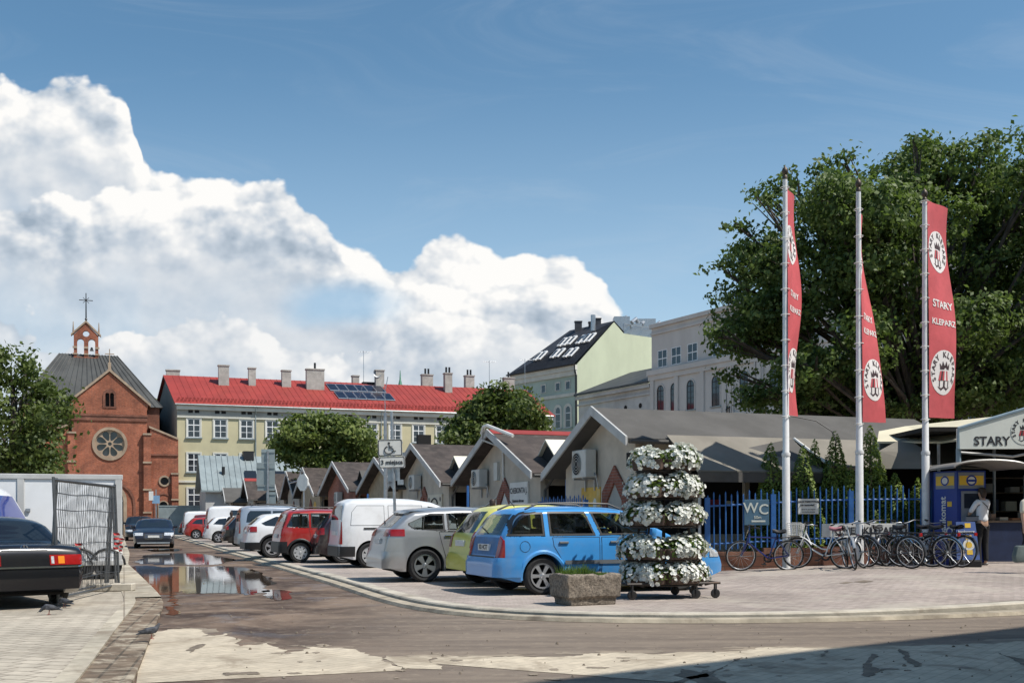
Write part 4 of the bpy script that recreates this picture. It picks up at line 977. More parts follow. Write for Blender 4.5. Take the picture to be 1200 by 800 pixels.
for i, (px, py, h_, r_, y_, lab) in enumerate(((903, 517, 0, 0.61, 25.55, 'broad bright conifer nearest the WC sign behind the blue fence'), (941, 520, 0, 0.60, 25.6, 'bright conifer behind the notice board on the blue fence'), (955, 513, 0, 0.50, 26.3, 'slim darker conifer just behind the second bright one'), (979, 503, 0, 0.61, 25.8, 'tall dark conifer left of the middle flagpole'), (997, 545, 0, 0.42, 25.3, 'small yellowish conifer beside the middle flagpole'), (1020, 497, 0, 0.66, 25.8, 'tallest dark conifer right of the middle flagpole'), (1049, 553, 0, 0.50, 25.4, 'low rounded conifer near the right end of the fence'), (1075, 560, 0, 0.45, 25.4, 'low conifer by the third flagpole behind the fence'))):
    p = D(px, py, y_); conifer((p.x, p.y, gz(p.x, p.y)), p.z-gz(p.x, p.y), r_, 60+i, lab)
# ------------------------------------------------------------------ market stalls, fence, canopy
M_['tan_wall'] = mat('tan stall render', (.52, .455, .375), .9, var=.12, scale=1.2, dirt=(.30, .26, .215), damt=.5, dscale=.7, bump=.1)
M_['grey_panel'] = mat('grey stall panel', (.40, .385, .35), .85, var=.1, scale=1.2, dirt=(.28, .26, .23), damt=.5)
M_['stall_brick'] = brick_mat('stall brick', (.30, .10, .065), (.24, .08, .055), (.24, .17, .14), .24, .075, .01, .9, .3, axes='wall', bump=.3)
M_['roof_brown'] = mat('brown felt roof', (.055, .042, .036), .85, var=.35, scale=1.5, dirt=(.12, .10, .085), damt=.4, dscale=3, bump=.4, bscale=25)
M_['roof_grey'] = mat('grey felt roof', (.085, .080, .073), .85, var=.15, scale=1.0, dirt=(.12, .115, .11), damt=.5, dscale=.5, bump=.25, bscale=18)
M_['fascia'] = mat('grey white fascia', (.46, .46, .45), .6, var=.1, scale=2, dirt=(.28, .27, .26), damt=.5)
M_['awning'] = mat('beige awning canvas', (.215, .195, .16), .9, var=.15, scale=.8, dirt=(.2, .18, .15), damt=.5, dscale=.6)
M_['cream_canvas'] = mat('cream canvas', (.66, .60, .44), .9, var=.08, scale=.8, dirt=(.5, .44, .32), damt=.45, dscale=.7)
M_['white_canvas'] = mat('white canvas', (.74, .70, .58), .85, var=.08, scale=1.2)
M_['blue_steel'] = mat('blue painted steel', (.035, .13, .36), .4, var=.15, scale=5, dirt=(.03, .08, .2), damt=.4)
M_['ac'] = mat('air conditioner casing', (.58, .57, .53), .5, var=.06, scale=3, dirt=(.4, .38, .34), damt=.35)
M_['sign_white'] = mat('white sign board', (.72, .71, .67), .5, var=.06, scale=4, dirt=(.5, .48, .44), damt=.35)
M_['sign_cream'] = mat('cream sign board', (.60, .55, .44), .5, var=.08, scale=4)
M_['ink'] = mat('dark lettering', (.03, .03, .035), .6, var=0)
M_['yellow_poster'] = mat('yellow poster', (.68, .40, .05), .6, var=.2, scale=1.6, dirt=(.72, .58, .30), damt=.8, dscale=2.2)
M_['goods'] = mat('stall goods', (.20, .14, .10), .8, var=.9, scale=3)
M_['goods_red'] = mat('red goods', (.30, .04, .045), .7, var=.5, scale=4)
M_['orange'] = mat('orange board', (.50, .22, .10), .7, var=.2, scale=2)
M_['navy'] = mat('navy panel', (.02, .035, .09), .5, var=.2)

def text_obj(name, txt, size, m_, parent, o, xa, ya, offset=.0, align='CENTER', space=1.0):
    vs, fs = text_geo(txt, size, offset, .003, align, space)
    mb = MB(); mb.add(vs, fs, 0, frame_M(o, xa, ya)); return mb.build(name, m_, parent)
def ac_unit(parent, x, z, y=-.02, wd=.85, hh=.62):
    mb = MB(); mb.box(x-wd/2, x+wd/2, y-.36, y-.04, z, z+hh)
    o = mb.build('air_conditioner', M_['ac'], parent, bevel=.02)
    mb = MB(); c = (x-wd*.14, y-.365, z+hh/2); mb.disc(c, hh*.4, (0, -1, 0), 20, 1)
    for rr_ in (.40, .31, .22, .12): mb.path([(c[0]+hh*rr_*math.cos(a*.3142), c[1]-.012, c[2]+hh*rr_*math.sin(a*.3142)) for a in range(20)], .008, 4, 0, closed=True)
    mb.build('fan_grille', [M_['ac'], M_['dark']], o)
    for q in (-.3, .3): mb = MB(); mb.box(x+q-.02, x+q+.02, y-.38, y, z-.05, z-.003); mb.box(x+q-.02, x+q+.02, y-.04, y-.002, z-.35, z-.051); mb.build('bracket', M_['steel'], o)
    mb = MB(); mb.path([(x+wd/2, y-.1, z+.12), (x+wd/2+.1, y-.1, z+.05), (x+wd/2+.12, y-.04, z-.3)], .02, 6)
    mb.build('hose', M_['steel'], o)
    return o
def kiosk(s, t, half, ez, az, depth, label, roofm, wallm=None, detail=0, red_ridge=False, name='market_stall', halfr=None):
    wallm = wallm or M_['tan_wall']; p = ST(s, t)
    k = empty(name, (p.x, p.y, PAVE), TH-R(90), label, 'stall', 'gabled stalls along the parking row')
    ez -= PAVE; az -= PAVE; wl = half-.55; slope = (az-ez)/half; wz = az-.12-slope*wl
    hr_ = halfr or half; wr = hr_-.55; ezr = az-slope*hr_; wzr = az-.12-slope*wr
    door = archp(.35, .02, .85, 2.15, 6)
    mb = MB(); plate(mb, [(-wl, 0), (wr, 0), (wr, wzr), (0, az-.14), (-wl, wz)], [door], 0, .12)
    mb.box(-wl, -wl+.1, .12, depth, 0, wz-.05); mb.box(-wl+.1, wr, depth-.1, depth, 0, wz-.05)
    # near side: shop front with openings under the eaves
    for a in (0.12, depth*.33, depth*.62, depth-.2): mb.box(wr-.12, wr, a, a+.14, 0, wzr-.05)
    mb.box(wr-.12, wr, .14, depth-.1, wzr-.45, wzr-.06)
    mb.box(wr-.1, wr-.01, .26, depth*.33, 0, .85); mb.box(wr-.1, wr-.01, depth*.33+.14, depth*.62, 0, .6)
    mb.build('wall', wallm, k)
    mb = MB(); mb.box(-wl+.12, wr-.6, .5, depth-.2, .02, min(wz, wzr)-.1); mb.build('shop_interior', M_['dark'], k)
    r_ = random.Random(int(s*10))
    for q in range(9): yy = r_.uniform(.3, depth-.6); zz = r_.choice((.9, 1.25, 1.6)); h_ = r_.uniform(.1, .3); mb = MB(); mb.box(wr-.56, wr-.35, yy, yy+r_.uniform(.08, .3), zz, zz+h_); mb.build('goods_box', (M_['goods'], M_['goods_red'], M_['sign_cream'])[r_.randint(0, 2)], k)
    # arched brick doorway
    mb = MB(); gotic = [(.35-.72, .0), (.35+.72, 0), (.35+.72, 1.95), (.35, 2.62), (.35-.72, 1.95)]
    inner = [(.35-.45, 0), (.35+.45, 0), (.35+.45, 1.7), (.35, 2.2), (.35-.45, 1.7)]
    plate(mb, gotic, [inner], -.06, .015); ds = mb.build('door_surround', M_['stall_brick'], k)
    mb = MB(); mb.add([(x_, -.005, z_) for x_, z_ in inner], [(0, 1, 2, 3, 4)]); mb.build('door', M_['sign_white'] if detail == 2 else (M_['grey_panel'] if detail == 1 else M_['navy']), ds)
    # roof slabs with pale fascia boards
    fr = -.55; mb = MB()
    mb.prism([(0, az-.10), (0, az), (-half, ez), (-half+.02, ez-.12)], 'y', fr+.06, depth+.3); mb.prism([(0, az-.10), (0, az), (hr_, ezr), (hr_-.02, ezr-.12)], 'y', fr+.06, depth+.3)
    mats_ = [roofm, M_['red_roof']]
    if red_ridge: mb.prism([(0, az+.01), (0, az+.025), (.4, az-.4*slope+.025), (.4, az-.4*slope+.01)], 'y', fr+.1, depth+.25, 1)
    rf = mb.build('roof', mats_, k)
    mb = MB()
    for s_, hh_, ee_ in ((-1, half, ez), (1, hr_, ezr)): mb.prism([(0, az+.04), (0, az-.20), (s_*(hh_+.02), ee_-.18), (s_*(hh_+.02), ee_+.04)], 'y', fr, fr+.055)
    mb.build('fascia', M_['fascia'], rf)
    mb = MB(); mb.path([(hr_+.06, fr+.1, ezr-.08), (hr_+.06, depth+.3, ezr-.08)], .06, 6); mb.path([(hr_+.06, .2, ezr-.1), (wr+.08, .12, ezr-.5), (wr+.08, .12, 0)], .045, 6); mb.build('gutter', M_['roof_grey'], rf)
    return k, wl, half, ez, az, slope
def dormer(k, half, ez, az, slope, y0, wy, roofm, facem):
    """Gabled canopy over the alley beside the stall, its ridge running back from the road."""
    xc, xl_, xr_ = half-.9, half-2.3, half+.55; zt = ez+1.02; y1 = y0+4.5
    mb = MB(); up = Vector((0, 0, .05))
    for xa, xb in ((xc, xl_), (xc, xr_)):
        a, b, c, d = Vector((xa, y0, zt)), Vector((xb, y0, ez-.02)), Vector((xb, y1, ez-.02)), Vector((xa, y1, zt))
        mb.add([a, b, c, d, a+up, b+up, c+up, d+up], [(0, 3, 2, 1), (4, 5, 6, 7), (0, 1, 5, 4), (1, 2, 6, 5), (2, 3, 7, 6), (3, 0, 4, 7)])
    o = mb.build('alley_canopy', roofm, k)
    mb = MB(); mb.prism([(xl_+.1, ez-.02), (xr_-.1, ez-.02), (xc, zt-.05)], 'y', y0+.1, y0+.14); mb.build('gable_board', facem, o)
    mb = MB(); mb.box(half+.42, half+.5, y0+.1, y0+.18, 0, ez-.03); mb.build('post', M_['blue_steel'], o)
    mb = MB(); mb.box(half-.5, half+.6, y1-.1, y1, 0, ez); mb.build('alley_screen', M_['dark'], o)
def Tt(px, t):
    y = t/(math.sin(TH)+math.cos(TH)*(px-600)/F); x = (px-600)/F*y
    return U1.x*x+U1.y*y
# nearest stall: big grey roof running back, awnings on its near side
k1, wl, half, ez, az, sl = kiosk(25.1, 12.0, 3.45, 2.62, 4.22, 9.5, 'nearest tan stall with grey roof, yellow poster and awnings behind the flower tower', M_['roof_grey'], detail=1, halfr=2.0)
ac_unit(k1, -1.15, 2.35-.0, wd=.9, hh=.75)
mb = MB(); mb.box(-1.75, -.55, -.03, .01, 1.25, 2.1); pz = mb.build('poster', M_['yellow_poster'], k1)
mb = MB()
for (x0, z0, x1, z1, mi) in ((-1.7, 1.28, -1.45, 1.48, 1), (-1.15, 1.28, -.98, 1.42, 1), (-1.02, 1.42, -.72, 1.85, 0), (-.85, 1.3, -.62, 1.6, 2)):
    n = 7; r_ = random.Random(int(x0*100)); pts = [(x0+(x1-x0)*(.5+.5*math.cos(6.283*j/n)*r_.uniform(.7, 1)), z0+(z1-z0)*(.5+.5*math.sin(6.283*j/n)*r_.uniform(.7, 1))) for j in range(n)]
    mb.add([(x_, -.034, z_) for x_, z_ in pts], [tuple(range(n))], mi)
mb.build('poster_picture', [M_['sign_white'], M_['grey_panel'], M_['orange']], pz)
mb = MB(); mb.box(1.0, 1.2, -.02, .01, 2.55, 2.9); mb.build('small_window', M_['dark'], k1)
mb = MB(); mb.box(-2.85, -2.3, -.03, .01, 0, 1.6, 0); mb.box(-2.2, -2.05, -.06, .0, 0, 1.6, 1); mb.box(-2.0, -1.75, -.03, .01, 0, 1.55, 2); mb.build('side_panel', [M_['goods_red'], M_['fascia'], M_['orange']], k1)
mb = MB()   # folded awnings over the stall's near side, a step down from the roof
def aw(y0, y1, x0, x1, z0, z1): mb.add([(x0, y0, z0), (x0, y1, z0), (x1, y1, z1), (x1, y0, z1), (x0, y0, z0+.03), (x0, y1, z0+.03), (x1, y1, z1+.03), (x1, y0, z1+.03)], [(0, 1, 2, 3), (4, 7, 6, 5), (0, 4, 5, 1), (1, 5, 6, 2), (2, 6, 7, 3), (3, 7, 4, 0)])
ze = az-sl*1.95
aw(.6, 4.2, 1.95, 3.4, ze+.05, 2.34); aw(4.3, 7.2, 1.95, 3.55, ze+.05, 2.48); aw(7.3, 10.6, 1.95, 3.5, ze+.05, 2.5)
mb.build('awning', M_['awning'], k1)
for yy, x_ in ((.7, 3.35), (4.15, 3.35), (7.1, 3.45), (10.4, 3.45)): mb = MB(); mb.tube((x_, yy, 0), (x_, yy, 2.36), .035, 6); mb.build('awning_post', M_['fascia'], k1)
mb = MB(); mb.tube((2.0, 4.25, ze+.07), (3.5, 4.25, 2.50), .035, 6); mb.build('awning_rail', M_['sign_white'], k1)
mb = MB(); mb.add([(3.41, 4.1, 2.36), (2.5, 2.3, ze-.28), (2.05, 4.15, ze+.06)], [(0, 1, 2)]); mb.build('awning_flap', M_['roof_grey'], k1)
mb = MB(); mb.box(3.40, 3.42, .62, 4.18, 2.10, 2.335); mb.build('valance', M_['roof_grey'], k1)
# second stall
k2, wl, half, ez, az, sl = kiosk(33.4, 12.0, 4.0, 2.72, 4.30, 6.5, 'tan stall with brown roof, red ridge strip and a white name board', M_['roof_brown'], detail=2, red_ridge=True)
ac_unit(k2, -1.7, 2.35); dormer(k2, half, ez, az, sl, .3, 2.6, M_['white_canvas'], M_['dark'])
mb = MB(); mb.box(.95, 2.55, -.07, -.002, 1.62, 2.42); sb = mb.build('name_board', M_['sign_white'], k2)
text_obj('lettering', 'CHEBONTA J.', .25, M_['ink'], sb, (1.75, -.075, 2.15), (1, 0, 0), (0, 0, 1), .004); text_obj('lettering', 'Galanteria skórzana', .13, M_['ink'], sb, (1.7, -.075, 1.83), (1, 0, 0), (0, 0, 1), .003)
mb = MB(); mb.box(-.55, -.2, -.1, 0, 2.55, 3.15); mb.build('meter_box', M_['ac'], k2)
mb = MB(); mb.path([(-.3, -.6, 4.1), (-.05, -.62, 4.3), (.3, -.62, 4.32), (1.6, -.2, 3.9)], .06, 6); mb.path([(-.2, -.62, 4.2), (-.35, -.58, 3.9), (.25, -.05, 3.6), (.28, -.05, 2.7), (.32, -.03, 2.5)], .035, 6); mb.build('pipe', M_['sign_white'], k2)
mb = MB(); mb.path([(-3.3, -.03, 1.65), (-1.5, -.05, 1.72), (-.4, -.04, 2.0)], .02, 5); mb.build('cable', M_['sign_white'], k2)
text_obj('lettering', 'OTWARTE', .12, M_['ink'], k2, (.35, -.015, 1.5), (1, 0, 0), (0, 0, 1), .002) if False else None
mb = MB(); mb.box(-3.25, -2.9, -.04, 0, .2, 1.6, 0); 
for q in range(4): mb.disc((-3.07, -.045, .5+q*.3), .09, (0, -1, 0), 8, 1)
mb.build('red_panel', [M_['goods_red'], M_['sign_white']], k2)
# the stalls further along the row
k3, wl, half, ez, az, sl = kiosk(43.2, 12.0, 4.3, 2.75, 4.5, 6.5, 'brown roofed stall with a cream sign board beyond the name board stall', M_['roof_brown'])
ac_unit(k3, -.45, 2.5); dormer(k3, half, ez, az, sl, .3, 2.6, M_['white_canvas'], M_['dark'])
mb = MB(); mb.box(1.0, 3.0, -.07, -.002, 1.3, 2.25); sb = mb.build('name_board', M_['sign_cream'], k3)
mb = MB(); mb.path([(2+.5*math.cos(R(a)), -.085, 1.75+.34*math.sin(R(a))) for a in range(20, 161, 14)], .03, 4)
for (x_, z_) in ((1.2, 2.05), (2.8, 2.05), (1.2, 1.5), (2.8, 1.5)): mb.disc((x_, -.074, z_), .1, (0, -1, 0), 8)
mb.build('board_ornament', M_['ink'], sb); text_obj('lettering', 'CARBO', .24, M_['ink'], sb, (2.0, -.075, 1.78), (1, 0, 0), (0, 0, 1), .004); text_obj('lettering', 'SKLEP', .17, M_['ink'], sb, (2.0, -.075, 1.5), (1, 0, 0), (0, 0, 1), .003)
mb = MB(); mb.box(-2.1, -1.85, .3, .9, 4.0, 4.95); mb.build('chimney', M_['dark'], k3)
M_['ochre_wall'] = mat('dull ochre render', (.40, .32, .22), .9, var=.15, dirt=(.25, .2, .15), damt=.5)
k4, wl, half, ez, az, sl = kiosk(50.0, 12.0, 4.0, 2.8, 4.3, 6.5, 'brown roofed stall half hidden behind the parking sign', M_['roof_brown'], M_['ochre_wall'])
ac_unit(k4, .8, 1.6); dormer(k4, half, ez, az, sl, .3, 2.4, M_['roof_grey'], M_['dark'])
mb = MB(); mb.lathe([(0, -.06), (.33, -.06), (.33, 0)], 16, M=Matrix.Translation((-1.4, 0, 1.7)) @ Matrix.Diagonal((.5, 1, 1, 1)) @ Matrix.Rotation(R(90), 4, 'X')); mb.build('oval_sign', M_['sign_cream'], k4)
k5, wl, half, ez, az, sl = kiosk(60.6, 12.0, 4.5, 2.95, 4.65, 6.5, 'dark grey roofed stall with small side gable beyond the parking sign', M_['roof_brown'], M_['stall_brick'])
ac_unit(k5, .3, 2.2); dormer(k5, half, ez, az, sl, .3, 2.6, M_['roof_grey'], M_['dark'])
mb = MB(); mb.box(2.3, 4.2, 3, 4.2, 4.1, 5.0); mb.build('roof_box', M_['ac'], k5)
k6, wl, half, ez, az, sl = kiosk(71.0, 12.0, 4.2, 2.95, 4.8, 6.5, 'dark stall with a yellow round sign beside its door', M_['roof_brown'], M_['ochre_wall'])
dormer(k6, half, ez, az, sl, .3, 2.6, M_['roof_grey'], M_['dark'])
mb = MB(); mb.disc((1.9, -.02, 1.9), .55, (0, -1, 0), 18); mb.build('round_sign', M_['yellow_poster'], k6)
k7 = kiosk(78.2, 12.0, 3.2, 3.0, 4.85, 6.0, 'small dark stall next to the octagonal white board', M_['roof_brown'])[0]
k8 = kiosk(85.6, 12.0, 3.2, 3.0, 5.0, 5.0, 'small dark stall behind the back of the road sign', M_['roof_brown'])[0]
k9 = kiosk(89.5, 10.2, 3.0, 3.0, 4.75, 5.0, 'last dark stall of the row before the zinc roofed hall', M_['roof_brown'], red_ridge=True)[0]
k10 = kiosk(93.5, 8.9, 2.2, 2.9, 4.1, 4.0, 'tiny dark stall at the foot of the zinc roofed hall', M_['roof_grey'])[0]
# white octagonal board on a post before the far stalls
ob_ = D(355, 565, 66); os_ = empty('octagonal_board', (ob_.x, ob_.y, PAVE), TH-R(62), 'white octagonal board on a pole in front of the far dark stalls', 'board')
mb = MB(); oc = [(.56*math.cos(R(22.5+45*j)), ob_.z-PAVE+.56*math.sin(R(22.5+45*j))) for j in range(8)]; plate(mb, oc, [], -.04, .04); mb.build('panel', M_['sign_white'], os_)
mb = MB(); mb.tube((0, .08, 0), (0, .08, ob_.z+.3), .05, 6); mb.tube((-1.4, .08, ob_.z-.1), (0, .08, ob_.z+.1), .04, 6); mb.build('pole', M_['steel'], os_)

# --- blue picket fence with a block base, warped gently towards the right
M_['base_block'] = brick_mat('reddish wall blocks', (.20, .085, .055), (.29, .15, .10), (.12, .08, .06), .62, .24, .012, .9, .3, axes='wall', bump=.3, dirt=(.11, .05, .04), damt=.5)
FY = 24.7
def fence(pa, pb, label, posts, base=.42, top=1.72, group=None):
    d = (pb-pa); L = d.length; a = math.atan2(d.y, d.x)
    f = empty('picket_fence', (pa.x, pa.y, 0), a, label, 'fence', group)
    def gl(x): q = pa+d*(x/L); return gz(q.x, q.y)
    mb = MB(); n = max(2, int(L/1.2))
    for i in range(n): x0, x1 = L*i/n, L*(i+1)/n; z = gl((x0+x1)/2); mb.box(x0+.004, x1-.004, -.12, .12, -.05, z+base+(.015 if i % 2 else 0))
    if base: mb.build('block_base', M_['base_block'], f)
    for zz in (.20, top-base-.22):
        mb = MB()
        for i in range(n): x0, x1 = L*i/n, L*(i+1)/n; mb.tube((x0, 0, gl(x0)+base+zz), (x1, 0, gl(x1)+base+zz), .024, 6)
        mb.build('rail', M_['blue_steel'], f)
    mb = MB(); k = int(L/.135)
    for i in range(k):
        x = (i+.5)*L/k; z = gl(x); t_ = top+(.07 if i % 2 else 0)+rng.uniform(-.01, .01)
        mb.tube((x, -.026, z+base+.06), (x, -.026, z+t_), .017, 6)
        mb.lathe([(.017, z+t_), (.0, z+t_+.05)], 6, M=Matrix.Translation((x, -.026, 0)))
    mb.build('pickets', M_['blue_steel'], f)
    for x in posts: mb = MB(); z = gl(x); mb.box(x-.055, x+.055, -.055, .055, z+base-.01, z+top-.02); mb.build('post', M_['blue_steel'], f)
    return f
fa_, fb_ = D(826, 608, FY), D(1096, 608, FY)
fa_.z = fb_.z = 0
fl = (fb_-fa_).length
def fpos(px): return (px-826)/(1096-826)*fl
fence(fa_, fb_, 'blue picket fence on a reddish block base behind the row of bicycles', [fpos(q) for q in (829, 906, 997, 1093)])
fence(ST(24.2, 10.9), ST(27.2, 10.9), 'short dark blue fence before the nearest stall beyond the blue estate car', [0.0, 3.0], base=0.0, top=1.75)
# signs hung on the fence
def board(name, label, px0, px1, py0, py1, y, m_, cat='sign', th=.02):
    a, b = D(px0, py1, y), D(px1, py0, y); cx, cz = (a.x+b.x)/2, (a.z+b.z)/2
    o = empty(name, (cx, y, cz), 0, label, cat)
    w_, h_ = b.x-a.x, b.z-a.z
    mb = MB(); mb.box(-w_/2, w_/2, -th, 0, -h_/2, h_/2); mb.build('panel', m_, o, bevel=.004)
    return o, w_, h_
M_['wc_blue'] = mat('grey blue sign', (.075, .15, .22), .5, var=.12, scale=4)
M_['pale_letter'] = mat('pale lettering', (.62, .64, .58), .6, var=.05)
o, w_, h_ = board('toilet_sign', 'grey blue WC sign with pale letters hung on the blue fence', 872, 901, 585, 615, FY-.06, M_['wc_blue'])
text_obj('lettering', 'W', .33, M_['pale_letter'], o, (-w_*.24, -.024, h_*.16), (1, 0, 0), (0, 0, 1), .004); text_obj('lettering', 'C', .33, M_['pale_letter'], o, (w_*.28, -.024, h_*.10), (1, 0, 0), (0, 0, 1), .004)
text_obj('lettering', '50m', .10, M_['pale_letter'], o, (.02, -.024, -h_*.2), (1, 0, 0), (0, 0, 1), .001)
mb = MB(); mb.box(-.12, .2, -.024, -.0205, -h_*.38, -h_*.31); mb.build('stripe', M_['pale_letter'], o)
o, w_, h_ = board('notice_board', 'white notice with dark lines of print on the blue fence', 935, 959, 584, 602, FY-.06, M_['sign_white'])
text_obj('lettering', 'ZAKAZ PARKOWANIA', .052, M_['ink'], o, (0, -.024, h_*.30), (1, 0, 0), (0, 0, 1), .002); text_obj('lettering', 'nie zastawiać', .06, M_['ink'], o, (-.02, -.024, h_*.08), (1, 0, 0), (0, 0, 1), .0015)
text_obj('lettering', 'wjazdu na plac targowy', .034, M_['ink'], o, (0, -.024, -h_*.2), (1, 0, 0), (0, 0, 1)); text_obj('lettering', 'pod groźbą usunięcia', .034, M_['ink'], o, (0, -.024, -h_*.36), (1, 0, 0), (0, 0, 1))
o, w_, h_ = board('street_sign', 'long white street name sign behind the parked bicycles', 963, 1064, 613, 629, FY-.16, M_['sign_white'])
text_obj('lettering', 'RYNEK KLEPARSKI', .21, M_['ink'], o, (.1, -.024, -.01), (1, 0, 0), (0, 0, 1), .005)
mb = MB(); mb.lathe([(0, -.004), (.08, -.004), (.08, 0)], 12, M=Matrix.Translation((-w_*.45, -.02, 0)) @ Matrix.Rotation(R(90), 4, 'X')); mb.build('round_mark', M_['goods_red'], o)

# --- market entrance: gabled sign, canvas roofs, stall interior
M_['sign_frame'] = mat('grey blue steel', (.22, .30, .36), .45, var=.1, dirt=(.15, .18, .2), damt=.4)
M_['sign_face'] = mat('pale sign face', (.72, .74, .68), .5, var=.05, scale=2, dirt=(.6, .6, .54), damt=.35)
M_['red_print'] = mat('red print', (.42, .05, .06), .6, var=.1)
def arc_text(txt, c, rad, a0, a1, size, xa, za, off=.004):
    """Letters set round an arc, in the plane of xa and za: list of (verts, faces, matrix)."""
    out = []; n = len(txt)
    for i, chx in enumerate(txt):
        if chx == ' ': continue
        a = R(a0+(a1-a0)*i/max(1, n-1)); d = Vector(xa)*math.cos(a)+Vector(za)*math.sin(a); tx = Vector(xa)*math.sin(a)-Vector(za)*math.cos(a)
        vs, fs = text_geo(chx, size, off, .002); out.append((vs, fs, frame_M(Vector(c)+d*rad, tx, d)))
    return out
def emblem(parent, c, rad, xa, za, out, ink, redm, disc=None, ox=1.0, mapf=None, arcs=(('STARY KLEPARZ', 205, -25),)):
    """Round market badge: ring of lettering, crown and striped market tent."""
    xa, za, out = Vector(xa), Vector(za), Vector(out); c = Vector(c)
    P = lambda u, v, o_=.004: c+xa*(u*rad*ox)+za*(v*rad)+out*o_
    if disc is not None:
        mb = MB(); n = 36; mb.add([P(math.cos(6.2832*j/n), math.sin(6.2832*j/n), .001) for j in range(n)], [tuple(range(n))])
        ob = mb.build('badge', disc, parent)
    else: ob = parent
    mb = MB()
    for txt, a0, a1 in arcs:
        for vs, fs, Mx in arc_text(txt, c+out*.004, rad*.80, a0, a1, rad*.33, xa*1.0, za): mb.add(vs, fs, 0, Mx)
    # crown
    cr = [(-.30, .12), (.30, .12), (.34, .42), (.20, .26), (.12, .50), (0, .28), (-.12, .50), (-.20, .26), (-.34, .42)]
    vs, fs = fill(cr); mb.add([P(p.x, p.y) for p in vs], fs, 0)
    # tent: striped roof and legs
    for k in range(6):
        a, b = -.30+.1*k, -.30+.1*(k+1); A, B = -.42+.14*k, -.42+.14*(k+1)
        mb.add([P(a, .06), P(b, .06), P(B, -.34), P(A, -.34)], [(0, 3, 2, 1)], 1 if k % 2 == 0 else 0 if k in (1,) else 2)
    for a, b in ((-.36, -.30), (.30, .36), (-.06, .06)): mb.add([P(a, -.34), P(b, -.34), P(b, -.62), P(a, -.62)], [(0, 3, 2, 1)], 0)
    sc = [(-.5, -.62), (-.2, -.78), (0, -.66), (.2, -.78), (.5, -.62), (.2, -.70), (0, -.58), (-.2, -.70)]; vs, fs = fill(sc); mb.add([P(p.x, p.y) for p in vs], fs, 0)
    return mb.build('badge_print', [ink, redm, disc or M_['sign_face']], ob)
EY = 24.4; e_l = D(1122, 526, EY); eg = empty('entrance_sign', (e_l.x, EY, gz(e_l.x, EY)), 0, 'wide gabled market sign reading STARY on grey blue posts', 'sign')
zb = e_l.z-eg.location.z; zl_ = D(1122, 502, EY).z-eg.location.z; WW = 4.3; za_ = zl_+.62
out_l = [(0, zb), (WW, zb), (WW, zl_), (WW/2, za_), (0, zl_)]
mb = MB(); plate(mb, out_l, [], -.06, .06); mb.build('panel', M_['sign_face'], eg)
mb = MB(); mb.path([(0, -.05, zb), (0, -.05, zl_), (WW/2, -.05, za_), (WW, -.05, zl_), (WW, -.05, zb)], .04, 6); mb.build('frame', M_['sign_frame'], eg)
text_obj('lettering', 'STARY', .28, M_['ink'], eg, (.76, -.065, zb+.17), (1, 0, 0), (0, 0, 1), .006); text_obj('lettering', 'KLEPARZ', .29, M_['ink'], eg, (2.45, -.065, zb+.17), (1, 0, 0), (0, 0, 1), .006)
emblem(eg, (1.50, -.066, zb+.40), .31, (1, 0, 0), (0, 0, 1), (0, -1, 0), M_['ink'], M_['red_print'], M_['sign_face'])
for x_ in (.04, WW-.04): mb = MB(); mb.tube((x_, .04, 0), (x_, .04, zb+.02), .06, 8); mb.build('post', M_['sign_frame'], eg)
mb = MB(); mb.path([(.1, .3, zb-.05), (1.4, .3, zb-.16), (2.1, .2, zb-.02)], .03, 5); mb.build('cable', M_['fascia'], eg)
# cream canvas roof running back from the fence to the entrance
cv_ = empty('canvas_roof', D(1075, 608, 27.5)*Vector((1, 1, 0)), 0, 'cream canvas market roof sloping up behind the right flagpole', 'canopy')
def loc(o, v): return Vector(v)-Vector(o.location)
pts = [D(1028, 517, 27.0), D(1104, 517, 26.0), D(1124, 514, 25.0), D(1172, 488.5, 26.5), D(1164, 488, 27.5), D(1062, 499, 29.0), D(1030, 505, 28.5)]
mb = MB(); n = len(pts); L_ = [loc(cv_, p) for p in pts]; mb.add(L_+[p-Vector((0, 0, .05)) for p in L_], [(0, 1, 6), (1, 5, 6), (1, 2, 3), (1, 3, 5), (3, 4, 5), (n+6, n+1, n), (n+6, n+5, n+1), (n+3, n+2, n+1), (n+5, n+3, n+1), (n+5, n+4, n+3)]+[(i, i+n, (i+1) % n+n, (i+1) % n) for i in range(n)]); mb.build('canvas', M_['cream_canvas'], cv_)
pts = [D(1030, 528, 26.4), D(1060, 512, 26.8), D(1090, 531, 25.8), D(1092, 549, 25.4), D(1032, 549, 26.0)]
mb = MB(); L_ = [loc(cv_, p) for p in pts]; mb.add(L_, [(0, 2, 1), (0, 4, 3, 2)]); mb.build('side_awning', M_['awning'], cv_)
mb = MB()
for px, y_ in ((1030, 27), (1100, 26.2), (1165, 27.4)): p = loc(cv_, D(px, 517, y_)); mb.tube((p.x, p.y, 0), (p.x, p.y, p.z), .04, 6)
mb.build('frame', M_['steel'], cv_)
